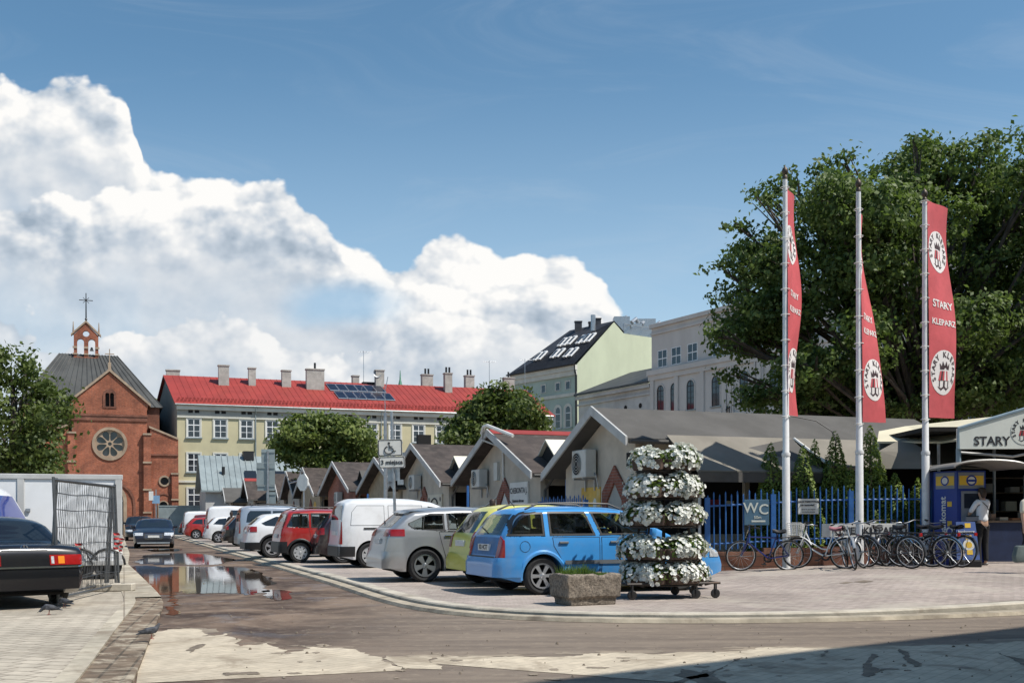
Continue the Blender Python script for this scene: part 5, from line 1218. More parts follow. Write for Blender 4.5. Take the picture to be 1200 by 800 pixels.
# market hall interior behind the entrance and the fence: dark back wall, shelves with goods
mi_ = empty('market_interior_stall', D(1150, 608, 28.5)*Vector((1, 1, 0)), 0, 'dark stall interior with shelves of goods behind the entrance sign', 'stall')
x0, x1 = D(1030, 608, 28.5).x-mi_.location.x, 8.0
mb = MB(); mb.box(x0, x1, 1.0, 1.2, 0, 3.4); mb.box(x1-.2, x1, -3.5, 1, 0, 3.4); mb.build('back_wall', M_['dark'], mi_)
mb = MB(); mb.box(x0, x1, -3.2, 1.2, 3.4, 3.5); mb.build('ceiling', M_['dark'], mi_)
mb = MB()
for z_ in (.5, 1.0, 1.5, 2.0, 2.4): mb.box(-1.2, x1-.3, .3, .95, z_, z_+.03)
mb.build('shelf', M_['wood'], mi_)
r_ = random.Random(31); gm = [M_['goods'], M_['goods_red'], M_['sign_cream'], M_['grey_panel'], M_['navy']]
for z_ in (1.03, 1.53, 2.03):
    x = -1.1
    while x < min(3.2, x1-.4):
        w__ = r_.uniform(.10, .3); mb = MB(); mb.box(x, x+w__, .35, .7, z_, z_+r_.uniform(.08, .34)); mb.build('goods_box', gm[r_.randint(0, 4)], mi_); x += w__+r_.uniform(.08, .4)
ct = empty('shop_counter', D(1168, 608, 25.9)*Vector((1, 1, 0)), 0, 'dark counter with pale goods on top inside the market entrance', 'counter')
ct.location.z = gz(ct.location.x, 25.9)
mb = MB(); mb.box(-.6, 3.4, 0, .7, 0, .95); mb.build('cabinet', M_['navy'], ct); mb = MB(); mb.box(-.65, 3.45, -.05, .75, .951, 1.0); mb.build('top', M_['wood'], ct)
r_ = random.Random(4)
for i in range(12): x = -.5+i*.3; mb = MB(); mb.box(x, x+.2, .05, .4, 1.001, 1.0+r_.uniform(.05, .2)); mb.build('goods_box', (M_['sign_cream'], M_['goods'], M_['orange'])[r_.randint(0, 2)], ct)
# shaded stall fronts between the nearest stall's awnings and the fence
ss_ = empty('covered_stall', D(862, 608, 30)*Vector((1, 1, 0)), 0, 'shaded market stall under the beige awnings behind the WC sign', 'stall')
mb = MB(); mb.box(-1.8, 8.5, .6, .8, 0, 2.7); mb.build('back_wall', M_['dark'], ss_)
for bx5, m5 in (((.3, .9, -.02, .58, .0, 1.6), 'grey_panel'), ((-.55, -.3, -.2, .2, 1.2, 1.75), 'orange'), ((1.0, 1.9, .2, .58, 0, 2.2), 'navy'), ((2.4, 4.4, 0, .55, 0, 1.2), 'grey_panel')): mb = MB(); mb.box(*bx5); mb.build('goods_box', M_[m5], ss_)
# ------------------------------------------------------------------ vehicles
def paint(name, col, metal=.0, rough=.28, dust=(.30, .27, .23), damt=.22):
    return mat('car paint '+name, col, rough, metal, var=.04, scale=2, coat=.5, dirt=dust, damt=damt, dscale=1.6)
P_ = dict(blue=paint('blue', (.055, .29, .66)), yellow=paint('yellow green', (.74, .69, .13)), silver=paint('silver', (.40, .41, .42), .6, .3), white=paint('white', (.74, .75, .76)),
          red=paint('red', (.33, .014, .010)), maroon=paint('black cherry', (.020, .008, .010)), black=paint('black', (.006, .006, .008), 0, .22, (.05, .045, .04), .12), navy=paint('navy', (.006, .008, .018), dust=(.08, .075, .07), damt=.12),
          bluegrey=paint('pale blue silver', (.43, .47, .52), .5, .3), darkred=paint('dark red', (.13, .008, .012)), ultra=paint('ultramarine', (.02, .04, .26)))
def PL(l, xs): return np.interp(xs, [p[0] for p in l], [p[1] for p in l])
def clear_glass():
    m_ = bpy.data.materials.new('tinted car glass'); m_.use_nodes = True; t = m_.node_tree; x = NX(t); t.nodes.clear()
    tr = x.n('ShaderNodeBsdfTransparent'); tr.inputs[0].default_value = (.50, .54, .54, 1); gl = x.n('ShaderNodeBsdfGlossy'); gl.inputs['Roughness'].default_value = .02
    fr = x.n('ShaderNodeFresnel'); fr.inputs[0].default_value = 1.5; mx_ = x.n('ShaderNodeMixShader'); o = x.n('ShaderNodeOutputMaterial')
    t.links.new(x.m('ADD', x.m('MULTIPLY', fr.outputs[0], 1.1), .03, clamp=True), mx_.inputs[0]); t.links.new(tr.outputs[0], mx_.inputs[1]); t.links.new(gl.outputs[0], mx_.inputs[2]); t.links.new(mx_.outputs[0], o.inputs[0]); return m_
M_['clear_glass'] = clear_glass(); M_['seat'] = mat('car seat cloth', (.05, .05, .055), .9, var=.2)
def inside(poly, x, z):
    c = False; n = len(poly)
    for i in range(n):
        (x0, z0), (x1, z1) = poly[i], poly[(i+1) % n]
        if (z0 > z) != (z1 > z) and x < (x1-x0)*(z-z0)/(z1-z0)+x0: c = not c
    return c
class Body:
    def __init__(s, L, W, H, prof, belt, zb=.2, rr=.80, wr=.31, ra=.8, fa=3.4, e=.55, ke=.15):
        s.L, s.W, s.H, s.belt, s.zb, s.rr, s.wr, s.ra, s.fa, s.e, s.ke = L, W, H, belt, zb, rr, wr, ra, fa, e, ke
        xs = np.linspace(0, L, 900); z = PL(prof, xs); k = np.hanning(27); k /= k.sum()
        zp = np.pad(z, 13, mode='edge'); s.tx, s.tz = xs, np.minimum(np.convolve(zp, k, 'valid'), H)
    def top(s, x): return np.interp(x, s.tx, s.tz)
    def plan(s, x):
        d = np.minimum(x, s.L-x); q = np.clip(1-d/s.e, 0, 1); return 1-s.ke*q**2.6
    def yside(s, x, z):
        f = np.interp(z, [.15, .48, s.belt-.12, s.belt, s.H], [.945, 1.0, .995, .975, s.rr]); return s.W/2*s.plan(x)*f
    def crown(s, x): t = s.top(x); return np.clip(.05+.09*(t-.7)/.7, .05, .13)
    def Y(s, x, z):
        x = np.asarray(x, float); t = s.top(x); c = s.crown(x); zs = t-c; ys = s.yside(x, np.minimum(z, zs))
        q = np.clip((z-zs)/c, 0, 1); y = ys*np.where(z <= zs, 1.0, (1-q**2.2)**(1/2.2)); return np.where(z > t, 0, y)
    def bottom(s, x):
        R_ = s.wr+.055; zb = s.zb+.10*np.clip(1-np.minimum(x, s.L-x)/.35, 0, 1)
        for a in (s.ra, s.fa): zb = np.maximum(zb, np.where(np.abs(x-a) < R_, s.wr+np.sqrt(np.maximum(0, R_**2-(x-a)**2)), 0))
        return zb
    def mesh(s, fine=False):
        R_ = s.wr+.055
        xs = list(np.linspace(0, s.L, 170 if fine else 92))+list(np.linspace(0, .3, 26))+list(np.linspace(s.L-.3, s.L, 20))
        for a in (s.ra, s.fa): xs += [a+R_*math.cos(math.pi*k/18) for k in range(19)]+[a-R_-.001, a+R_+.001]
        xs = sorted(set(round(float(x), 4) for x in xs if 0 <= x <= s.L))
        mb = MB(); rows = []; ns, na = (24, 8) if fine else (11, 7)
        for x in xs:
            t, c = float(s.top(x)), float(s.crown(x)); zb = float(s.bottom(x)); zs = max(t-c, zb+.02); c = t-zs
            half = [(0.0, zb)]
            for i in range(ns): z = zb+(zs-zb)*(i/(ns-1))**.9; half.append((float(s.yside(x, z)), z))
            ye = half[-1][1-1]
            for i in range(1, na+1):
                a = math.pi/2*i/na; half.append((ye*math.cos(a)**(2/2.2) if i < na else 0.0, zs+c*math.sin(a)**(2/2.2)))
            row = [(x, y, z) for y, z in half]+[(x, -y, z) for y, z in half[-2:0:-1]]
            rows.append(row+[row[0]])
        mb.grid(rows, 0, flip=True)
        for row, fl in ((rows[0], False), (rows[-1], True)):
            f = tuple(range(len(row)-1)); mb.add(row[:-1], [f if not fl else f[::-1]])
        return mb
    def contour(s, z, end):
        xs = np.unique(np.concatenate([np.linspace(0, s.L, 260), np.linspace(0, .9, 200), np.linspace(s.L-1.6, s.L, 240)]))
        ok = s.top(xs) >= z; xs = xs[ok]
        ys = s.Y(xs, z); p = np.stack([np.concatenate([[xs[0]], xs, [xs[-1]]]), np.concatenate([[0.0], ys, [0.0]])], 1)
        if end == 'front': p = p[::-1]
        d = np.concatenate([[0], np.cumsum(np.hypot(*np.diff(p, axis=0).T))]); return p, d
    def at(s, cn, spec, end):
        p, d = cn; kind, v = spec; sg = 1
        if kind == 'y':
            sg = 1 if v >= 0 else -1; i = int(np.argmax(p[:, 1] >= abs(v))) if (p[:, 1] >= abs(v)).any() else int(np.argmax(p[:, 1]))
            if i == 0: return 0.0
            a, b = p[i-1, 1], p[i, 1]; f = 0 if b == a else (abs(v)-a)/(b-a); return sg*(d[i-1]+np.clip(f, 0, 1)*(d[i]-d[i-1]))
        sg = 1 if kind == 'x' else -1
        c = p[:, 0] if end == 'rear' else -p[:, 0]; vv_ = v if end == 'rear' else -v
        i = int(np.argmax(c >= vv_)) if (c >= vv_).any() else len(c)-1
        return sg*d[i]
    def wrap(s, z0, z1, a, b, end='rear', off=.006, rows=8, cols=14, mb=None, mi=0, taper=None):
        """Panel that follows the body from a to b (('y', v), ('x', v) or ('-x', v)) between two heights."""
        mb = mb or MB(); R0 = []
        for i in range(rows+1):
            f = i/rows; z = z0+(z1-z0)*f; cn = s.contour(z, end); p, d = cn
            fa = a(f) if callable(a) else a; fb = b(f) if callable(b) else b
            u0, u1 = s.at(cn, fa, end), s.at(cn, fb, end); row = []
            for j in range(cols+1):
                u = u0+(u1-u0)*j/cols; au = min(abs(u), d[-1]); sg = -1 if u < 0 else 1
                x, y = np.interp(au, d, p[:, 0]), np.interp(au, d, p[:, 1])
                x2, y2 = np.interp(au+.02, d, p[:, 0]), np.interp(au+.02, d, p[:, 1]); x1, y1 = np.interp(max(0, au-.02), d, p[:, 0]), np.interp(max(0, au-.02), d, p[:, 1])
                tx, ty = x2-x1, y2-y1
                nx_, ny = (-ty, tx) if end == 'rear' else (ty, -tx)
                ln = math.hypot(nx_, ny) or 1; nx_, ny = nx_/ln, ny/ln
                if au < .02: nx_, ny = (-1, 0) if end == 'rear' else (1, 0)
                row.append((x+nx_*off, (y+ny*off)*sg, z))
            R0.append(row)
        mb.grid(R0, mi, flip=(end == 'rear')); return mb
    def side(s, poly, off=.005, rows=9, cols=10, mb=None, mi=0, edge=0.0, emi=1, sides=(1, -1)):
        mb = mb or MB(); zs_ = [p[1] for p in poly]; z0, z1 = min(zs_), max(zs_); n = len(poly)
        def span(z):
            X = []
            for i in range(n):
                a, b = poly[i], poly[(i+1) % n]
                if min(a[1], b[1])-1e-9 <= z <= max(a[1], b[1])+1e-9:
                    if abs(a[1]-b[1]) < 1e-9: X += [a[0], b[0]]
                    else: X.append(a[0]+(b[0]-a[0])*(z-a[1])/(b[1]-a[1]))
            return min(X), max(X)
        zl = list(np.linspace(z0, z1, rows+1))
        if edge: zl = sorted(set(zl+[z0+edge, z1-edge]))
        for sg in sides:
            R0 = []
            for z in zl:
                xa, xb = span(z); q = [xa+(xb-xa)*j/cols for j in range(cols+1)]
                if edge: q = sorted(q+[xa+edge, xb-edge])
                R0.append([(x, sg*(float(s.Y(x, z))+off), z) for x in q])
            nr, nc = len(R0)-1, len(R0[0])-1; mi_l = []
            for i in range(nr):
                for j in range(nc): mi_l.append(emi if edge and (i == 0 or j == 0 or i == nr-1 or j == nc-1) else mi)
            mb.grid(R0, mi_l, flip=(sg < 0))
        return mb
_wheelc = {}
def wheel_meshes(r, wd, spokes, style):
    """style: 'alloy', 'steel' (covered steel wheel), 'dark'."""
    key = (r, wd, spokes, style)
    if key in _wheelc: return _wheelc[key]
    rim_r = r*.68; h = wd/2
    t = MB(); t.lathe([(rim_r, -h*.8), (r*.88, -h), (r*.975, -h*.82), (r, -h*.45), (r, h*.45), (r*.975, h*.82), (r*.88, h), (rim_r, h*.8), (rim_r, h*.2)], 28)
    holes = []
    for k in range(spokes):
        a0 = 2*math.pi*(k+.5)/spokes; wA = math.pi/spokes*(.64 if style == 'alloy' else .52 if style == 'dark' else .34); r0_, r1_ = (rim_r*.30, rim_r*.86) if style != 'steel' else (rim_r*.58, rim_r*.84)
        hp = [(r1_*math.cos(a0+wA*q), r1_*math.sin(a0+wA*q)) for q in (-1, -.5, 0, .5, 1)]+[(r0_*math.cos(a0+wA*.45*q), r0_*math.sin(a0+wA*.45*q)) for q in (1, -1)]
        holes.append(hp)
    f = MB(); plate(f, circ(0, 0, rim_r*.985, 32), holes, -.012, .012)
    f.lathe([(rim_r*.93, -.03), (rim_r*1.0, -.045), (rim_r*1.02, .03)], 32, M=Matrix.Rotation(R(90), 4, 'X')); f.lathe([(0, .03), (rim_r*.14, .026), (rim_r*.2, 0.01)], 12, M=Matrix.Rotation(R(90), 4, 'X'))
    b = MB(); b.disc((0, 0, 0), rim_r*1.0, (0, -1, 0), 24); b.disc((0, 0, 0), rim_r*1.0, (0, 1, 0), 24); b.lathe([(rim_r*.55, .02), (0, .02)], 20, 0, Matrix.Rotation(R(90), 4, 'X'))
    _wheelc[key] = (t, f, b); return _wheelc[key]
_mcache = {}
def add_wheel(root, x, y, r, wd, spokes, style, turn=0.0):
    t, f, b = wheel_meshes(r, wd, spokes, style); sg = -1 if y < 0 else 1; key = (r, wd, spokes, style)
    rimm = {'alloy': M_['alloy'], 'steel': M_['hubcap'], 'dark': M_['dark_alloy']}[style]
    if key not in _mcache:
        o = b.build('wheel', M_['dark']); q = t.build('tyre', M_['rubber'], smooth=True, M=Matrix.Rotation(R(90), 4, 'X')); w_ = f.build('rim', rimm, bevel=0)
        _mcache[key] = (o.data, q.data, w_.data)
        for z in (o, q, w_): bpy.data.objects.remove(z)
    ds = _mcache[key]
    wobj = bpy.data.objects.new('wheel', ds[0]); COL.objects.link(wobj); wobj.parent = root; wobj.location = (x, y, r); wobj.rotation_euler = (0, rng.uniform(0, 6), 0)
    q = bpy.data.objects.new('tyre', ds[1]); COL.objects.link(q); q.parent = wobj
    f_ = bpy.data.objects.new('rim', ds[2]); COL.objects.link(f_); f_.parent = wobj; f_.location = (0, sg*wd*.34, 0)
    if sg > 0: f_.rotation_euler = (0, 0, math.pi)
M_['hubcap'] = mat('wheel cover', (.50, .51, .52), .4, .5, var=.1, scale=8); M_['dark_alloy'] = mat('two tone alloy', (.34, .35, .36), .35, .8, var=.1)
M_['chrome'] = mat('chrome', (.6, .6, .62), .12, 1.0, var=.05)
M_['trim_grey'] = mat('grey plastic trim', (.12, .13, .14), .6, var=.1); M_['plum_lamp'] = mat('smoked lamp', (.16, .014, .014), .15, var=.2, scale=15)
M_['hint'] = mat('car glass', (.012, .016, .020), .03, var=0, spec=.9)

def car(label, B, pm, origin, heading, wins, rear_glass, wind, tail, spokes=6, style='alloy', group='cars parked along the market kerb', cat='car', name='parked_car', doors=(), rails=False, plate_z=.72,
        front=True, trim=None, handles=(), bumper=None, arch=None, lower=None, tailm=None, plate_txt=None, wiper=False, mirrors=True, see=False, wheel_w=.2, front_lamps=(.58, .74), grille=(.42, .6), glassm=None):
    g = glassm or M_['hint']; o = empty(name, origin, heading, label, cat, group)
    bmb = B.mesh(see)
    if see:
        keep = []
        for f in bmb.f:
            k_ = len(f); cx = sum(bmb.v[i][0] for i in f)/k_; cy = sum(bmb.v[i][1] for i in f)/k_; cz = sum(bmb.v[i][2] for i in f)/k_
            cut = k_ < 9 and abs(cy) > B.W*.25 and any(inside(p_, cx, cz) for p_ in wins)
            if rear_glass and k_ < 9 and cx < B.L*.3 and rear_glass[0]+.02 < cz < rear_glass[1]-.02 and abs(cy) < rear_glass[3]-.02: cut = True
            if wind and k_ < 9 and cx > B.L*.5 and wind[0]+.02 < cz < wind[1]-.03 and abs(cy) < wind[3]: cut = True
            if not cut: keep.append(f)
        bmb.f = keep; bmb.m = [0]*len(keep); g = M_['clear_glass']
    body_ = bmb.build('body', pm, o, smooth=True, sharp=38)
    if see:
        mb = MB(); mb.box(.25, B.fa-.55, -B.W*.43, B.W*.43, B.belt-.14, B.belt-.10); mb.box(B.fa-.62, B.fa-.3, -B.W*.42, B.W*.42, B.belt-.14, B.belt+.02); mb.build('cabin_lining', M_['dark'], o)
        for xs_, ys_ in ((B.ra+.42, -.38), (B.ra+.42, .38), (B.fa-1.35, -.36), (B.fa-1.35, .36)):
            mb = MB(); mb.prism([(xs_-.02, B.belt-.2), (xs_+.14, B.belt-.2), (xs_+.06, B.belt+.12), (xs_-.06, B.belt+.12)], 'y', ys_-.24, ys_+.24); mb.prism([(xs_-.05, B.belt+.14), (xs_+.05, B.belt+.14), (xs_+.03, B.belt+.30), (xs_-.06, B.belt+.30)], 'y', ys_-.13, ys_+.13); mb.build('seat', M_['seat'], o, bevel=.02)
        mb = MB(); mb.path([(B.fa-.75+.17*math.sin(a*.3927)*.4, .36+.17*math.cos(a*.3927), B.belt+.02+.17*math.sin(a*.3927)*.9) for a in range(16)], .014, 5, closed=True); mb.build('steering_wheel', M_['black'], o)
    mb = MB(); mb.box(.3, B.L-.3, -B.W*.36, B.W*.36, B.zb-.02, B.wr*2+.12); mb.build('underbody', M_['dark'], o)
    for poly in wins:
        for sg in (1, -1): B.side(poly, .006, mb=None, sides=(sg,), edge=.034 if see else 0).build('side_window', [g, M_['black']] if see else g, o, smooth=True)
    if rear_glass:
        z0, z1, w0, w1 = rear_glass; B.wrap(z0, z1, lambda f: ('y', -(w0+(w1-w0)*f)), lambda f: ('y', w0+(w1-w0)*f), 'rear', .006).build('rear_window', g, o, smooth=True)
        if wiper: mb = MB(); p_ = [B.contour(z0+.06, 'rear')[0][1][0]-.03, B.contour(z0+.12, 'rear')[0][1][0]-.03]; mb.tube((p_[0], 0, z0+.03), (p_[1], .38, z0+.12), .012, 5); mb.build('wiper', M_['black'], o)
    if wind:
        z0, z1, w0, w1 = wind; B.wrap(z0, z1, lambda f: ('y', -(w0+(w1-w0)*f)), lambda f: ('y', w0+(w1-w0)*f), 'front', .006).build('windscreen', g, o, smooth=True)
    z0, z1, y0, x1 = tail
    for sg in (1, -1):
        m2 = B.wrap(z0, z1, ('y', sg*y0) if sg > 0 else ('-x', x1), ('x', x1) if sg > 0 else ('y', -y0), 'rear', .010, 6, 10); m2.build('tail_light', tailm or M_['red_lamp'], o, smooth=True)
    if front:
        z0, z1 = front_lamps
        for sg in (1, -1): B.wrap(z0, z1, ('y', sg*B.W*.26) if sg > 0 else ('-x', B.L-.32), ('x', B.L-.32) if sg > 0 else ('y', -B.W*.26), 'front', .010, 4, 8).build('headlight', M_['lamp'], o, smooth=True)
        B.wrap(grille[0], grille[1], ('y', -B.W*.24), ('y', B.W*.24), 'front', .008, 4, 8).build('grille', M_['black'], o)
    for poly in doors:
        for sg in (1, -1):
            d_ = B.side(poly, .003, edge=.010, sides=(sg,)).build('door', [pm, M_['black']], o, smooth=True, sharp=60)
            for (hx, hz) in handles:
                if min(p[0] for p in poly) < hx < max(p[0] for p in poly):
                    mb = MB(); yy = float(B.Y(hx, hz)); mb.cbox((hx, sg*(yy+.018), hz), (.17, .025, .038)); mb.build('handle', M_['trim_grey'] if pm is P_['blue'] else M_['chrome'], d_, bevel=.008)
    xr = B.contour(plate_z or .5, 'rear')[0][1][0]
    if plate_z: mb = MB(); mb.box(xr-.035, xr+.02, -.26, .26, plate_z-.055, plate_z+.055)
    if plate_z: np_ = mb.build('number_plate', M_['plate'], o)
    if plate_txt:
        vs, fs = text_geo(plate_txt, .11, .003, .001); mb = MB(); mb.add(vs, fs, 0, frame_M((xr-.037, 0, plate_z), (0, -1, 0), (0, 0, 1))); mb.build('lettering', M_['ink'], np_)
    if bumper:
        z0, z1, m2 = bumper
        B.wrap(z0, z1, ('-x', B.ra-B.wr-.08), ('x', B.ra-B.wr-.08), 'rear', .022, 5, 26).build('rear_bumper', m2, o, smooth=True)
        if front: B.wrap(z0, z1, ('-x', B.fa+B.wr+.08), ('x', B.fa+B.wr+.08), 'front', .022, 5, 26).build('front_bumper', m2, o, smooth=True)
    if trim:
        x0, x1, z0, z1, m2 = trim
        for sg in (1, -1): B.side([(x0, z0), (x1, z0), (x1, z1), (x0, z1)], .018, rows=2, sides=(sg,)).build('side_strip', m2, o)
    if arch:
        for xa in (B.ra, B.fa):
            for sg in (1, -1):
                mb = MB(); rows = []
                for k in range(23):
                    a = math.pi*(k/22*1.12-.06); r_ = []
                    for q, ofs in ((.045, 0), (.05, .022), (.085, .026), (.115, .0)):
                        x = xa+(B.wr+q)*math.cos(a); z = max(B.zb+.01, B.wr+(B.wr+q)*math.sin(a)); r_.append((x, sg*(float(B.Y(min(max(x, .02), B.L-.02), z))+ofs), z))
                    rows.append(r_)
                mb.grid(rows, 0, flip=(sg > 0)); mb.build('wheel_arch', arch, o, smooth=True)
    if lower:
        for sg in (1, -1): B.side([(B.ra+B.wr+.09, B.zb+.01), (B.fa-B.wr-.09, B.zb+.01), (B.fa-B.wr-.09, B.zb+.12), (B.ra+B.wr+.09, B.zb+.12)], .012, rows=2, sides=(sg,)).build('sill', lower, o)
    if rails:
        for sg in (1, -1):
            mb = MB(); xa, xb = rails; yy = B.W/2*B.rr*.93; n = 9; pts = []
            for k in range(n): x = xa+(xb-xa)*k/(n-1); pts.append((x, sg*yy, float(B.top(x))+.0+(.045 if 0 < k < n-1 else -.02)))
            mb.path(pts, .017, 6); mb.build('roof_rail', M_['black'], o, smooth=True)
    if mirrors:
        mx_ = B.fa-.62
        for sg in (1, -1):
            mb = MB(); yy = float(B.Y(mx_, B.belt+.05)); mb.cbox((mx_, sg*(yy+.10), B.belt+.06), (.10, .20, .13)); mb.build('mirror', pm, o, bevel=.03, seg=2, smooth=True)
    for x in (B.ra, B.fa):
        for sg in (1, -1): add_wheel(o, x, sg*(B.W/2-wheel_w/2-.015), B.wr, wheel_w, spokes, style)
    return o
def park(px, py, B, side=-1, heading=TH, z=PAVE):
    """Origin for a car whose near rear wheel touches the ground at that point of the photograph."""
    g = G(px, py, z); f = Vector((math.cos(heading), math.sin(heading), 0)); l = Vector((-f.y, f.x, 0))
    return g-f*B.ra-l*side*(B.W/2-.1)
# --- blue estate car
B = Body(4.29, 1.71, 1.475, [(0, .50), (.012, .60), (.03, .64), (.075, .68), (.10, .93), (.13, 1.0), (.34, 1.33), (.45, 1.42), (.8, 1.462), (1.5, 1.475), (2.2, 1.455), (2.46, 1.42), (3.27, .985), (3.4, .955), (3.9, .85), (4.13, .74), (4.25, .58), (4.29, .45)], .965, zb=.22, rr=.80, wr=.315, ra=.79, fa=3.40)
bw = car('sky blue estate car with roof rails parked nearest beside the flower tower', B, P_['blue'], park(633.5, 696.5, B), TH+R(1.2),
    [[(.17, .975), (.83, .975), (.83, 1.365), (.47, 1.365), (.36, 1.31), (.28, 1.22)], [(.92, .975), (1.76, .975), (1.60, 1.375), (.92, 1.375)], [(1.86, .975), (2.90, .99), (2.72, 1.15), (2.42, 1.35), (1.70, 1.375)]],
    (.99, 1.34, .60, .50), (1.0, 1.40, .66, .54), (.50, .985, .60, .14), 6, 'alloy', doors=([(1.22, .30), (1.83, .30), (1.83, .95), (.96, .95), (.98, .80), (1.10, .62)], [(1.86, .30), (2.88, .30), (2.95, .95), (1.86, .95)]), rails=(.55, 2.3),
    plate_z=.78, trim=(1.18, 3.0, .50, .565, M_['trim_grey']), handles=((1.16, .86), (2.1, .86)), arch=P_['blue'], wiper=True, plate_txt='KR 4C77', bumper=None, see=True)
mb = MB(); B.wrap(.30, .62, ('-x', .40), ('x', .40), 'rear', .030, 6, 30, mb); mb.build('rear_bumper', P_['blue'], bw, smooth=True)
mb = MB(); B.wrap(.615, .64, ('y', -.62), ('y', .62), 'rear', .034, 1, 12, mb); mb.build('bumper_step', M_['black'], bw)
mb = MB(); B.wrap(.66, .95, ('y', -.60), ('y', .60), 'rear', .004, 6, 10, mb); mb.build('tailgate', mat('dusty blue tailgate', (.035, .15, .36), .5, var=.2, scale=6, dirt=(.22, .20, .17), damt=.6, dscale=4), bw, smooth=True)
for sg in (-1,):
    mb = MB(); c_ = (.47, .80); n = 24; ring = [(c_[0]+r_*math.cos(6.2832*j/n), c_[1]+r_*math.sin(6.2832*j/n)) for r_ in (.085, .092) for j in range(n)]
    mb.add([(x, sg*(float(B.Y(x, z))+.004), z) for x, z in ring], [(j, (j+1) % n, n+(j+1) % n, n+j) for j in range(n)]); mb.build('fuel_flap', M_['black'], bw)
mb = MB(); mb.tube((.62, 0, 1.46), (.45, 0, 1.66), .008, 5); mb.build('aerial', M_['black'], bw)
for yy in (-.42, .42):      # headrests glimpsed through the glass stay dark; seat backs read as reflections
    pass
# --- yellow green small car between the blue and the silver one
B = Body(3.85, 1.64, 1.55, [(0, .45), (.015, .60), (.05, .66), (.09, .95), (.42, 1.40), (.55, 1.48), (.9, 1.53), (1.5, 1.55), (2.1, 1.50), (2.3, 1.46), (3.05, 1.0), (3.5, .86), (3.75, .7), (3.85, .45)], .98, zb=.22, wr=.30, ra=.66, fa=3.1)
o_ = ST(19.35, 6.05, PAVE)
yc = car('yellow green hatchback squeezed between the blue estate and the silver hatchback', B, P_['yellow'], o_, TH, [[(.42, 1.0), (1.2, 1.0), (1.2, 1.42), (.72, 1.42)], [(1.3, 1.0), (2.6, 1.0), (2.2, 1.40), (1.3, 1.43)]], (1.0, 1.40, .56, .48), (1.02, 1.42, .62, .52), (.72, 1.02, .58, .20), 5, 'steel', doors=([(1.25, .3), (2.5, .3), (2.55, .97), (1.25, .97)],), handles=((1.45, .88),), bumper=(.3, .6, P_['yellow']), wiper=True, plate_z=.8, see=True)
# --- silver hatchback
def suv_prof(L, H): k = L/4.35; h = H/1.52; return [(0, .45*h), (.02, .62*h), (.06*k, .70*h), (.10*k, .98*h), (.16*k, 1.08*h), (.50*k, 1.38*h), (.60*k, 1.43*h), (.62*k, 1.455*h), (1.1*k, 1.50*h), (1.7*k, 1.52*h), (2.3*k, 1.49*h), (2.5*k, 1.46*h), (3.3*k, 1.02*h), (3.9*k, .90*h), (4.2*k, .76*h), (4.32*k, .6*h), (L, .45*h)]
B = Body(4.32, 1.80, 1.52, suv_prof(4.32, 1.52), 1.02, zb=.22, wr=.335, ra=.84, fa=3.44)
sv = car('silver hatchback with dark two tone alloy wheels beside the parking sign', B, P_['silver'], park(498, 681.5, B), TH-R(1), [[(.46, 1.16), (.62, 1.06), (1.25, 1.02), (1.25, 1.37), (.95, 1.37)], [(1.31, 1.02), (2.05, 1.01), (1.95, 1.40), (1.31, 1.38)], [(2.12, 1.01), (3.0, 1.02), (2.50, 1.36), (2.06, 1.40)]],
    (1.10, 1.37, .60, .50), (1.04, 1.42, .66, .54), (.92, 1.06, .42, .42), 5, 'dark', doors=([(1.30, .34), (2.08, .34), (2.08, 1.0), (1.12, 1.0), (1.16, .82)], [(2.11, .34), (3.0, .34), (3.05, .99), (2.11, 1.0)]), handles=((1.32, .92), (2.3, .92)), wiper=True, plate_z=.82, bumper=(.28, .62, P_['silver']), see=True, wheel_w=.22, lower=M_['black'])
mb = MB(); B.wrap(1.40, 1.445, ('y', -.60), ('y', .60), 'rear', .10, 2, 12, mb); mb.build('spoiler', P_['silver'], sv)
# --- white panel van
def van_prof(L, H): k = L/4.38; h = H/1.83; return [(0, .5), (.02, .72), (.04, .9*h), (.10*k, 1.60*h), (.16*k, 1.72*h), (.35*k, 1.80*h), (1.2*k, 1.83*h), (2.0*k, 1.80*h), (2.55*k, 1.72*h), (2.8*k, 1.62*h), (3.45*k, 1.14*h), (3.6*k, 1.08*h), (4.1*k, .93*h), (4.28*k, .75*h), (4.36*k, .55), (L, .45)]
B = Body(4.38, 1.80, 1.83, van_prof(4.38, 1.83), 1.10, zb=.22, rr=.84, wr=.33, ra=.80, fa=3.50)
wv = car('white windowless panel van behind the pole of the parking sign', B, P_['white'], park(433.5, 665, B), TH, [[(2.30, 1.16), (3.28, 1.14), (3.1, 1.30), (2.72, 1.58), (2.36, 1.60)]], (1.25, 1.62, .66, .60), (1.18, 1.60, .72, .6), (.62, 1.2, .70, .08), 7, 'steel', cat='van', name='parked_van',
    doors=([(1.28, .34), (2.2, .34), (2.2, 1.62), (1.28, 1.62)], [(2.24, .34), (3.08, .34), (3.3, 1.10), (2.24, 1.14)]), handles=((2.4, .98),), bumper=(.3, .56, M_['black']), plate_z=.9)
for sg in (1, -1):
    B.side([(.28, 1.10), (1.18, 1.10), (1.18, 1.62), (.46, 1.62), (.32, 1.45)], .004, edge=.012, sides=(sg,)).build('side_panel', [P_['white'], M_['trim_grey']], wv, smooth=True)
    B.side([(.62, 1.0), (2.2, 1.0), (2.2, 1.045), (.62, 1.045)], .012, rows=2, sides=(sg,)).build('door_rail', M_['black'], wv)
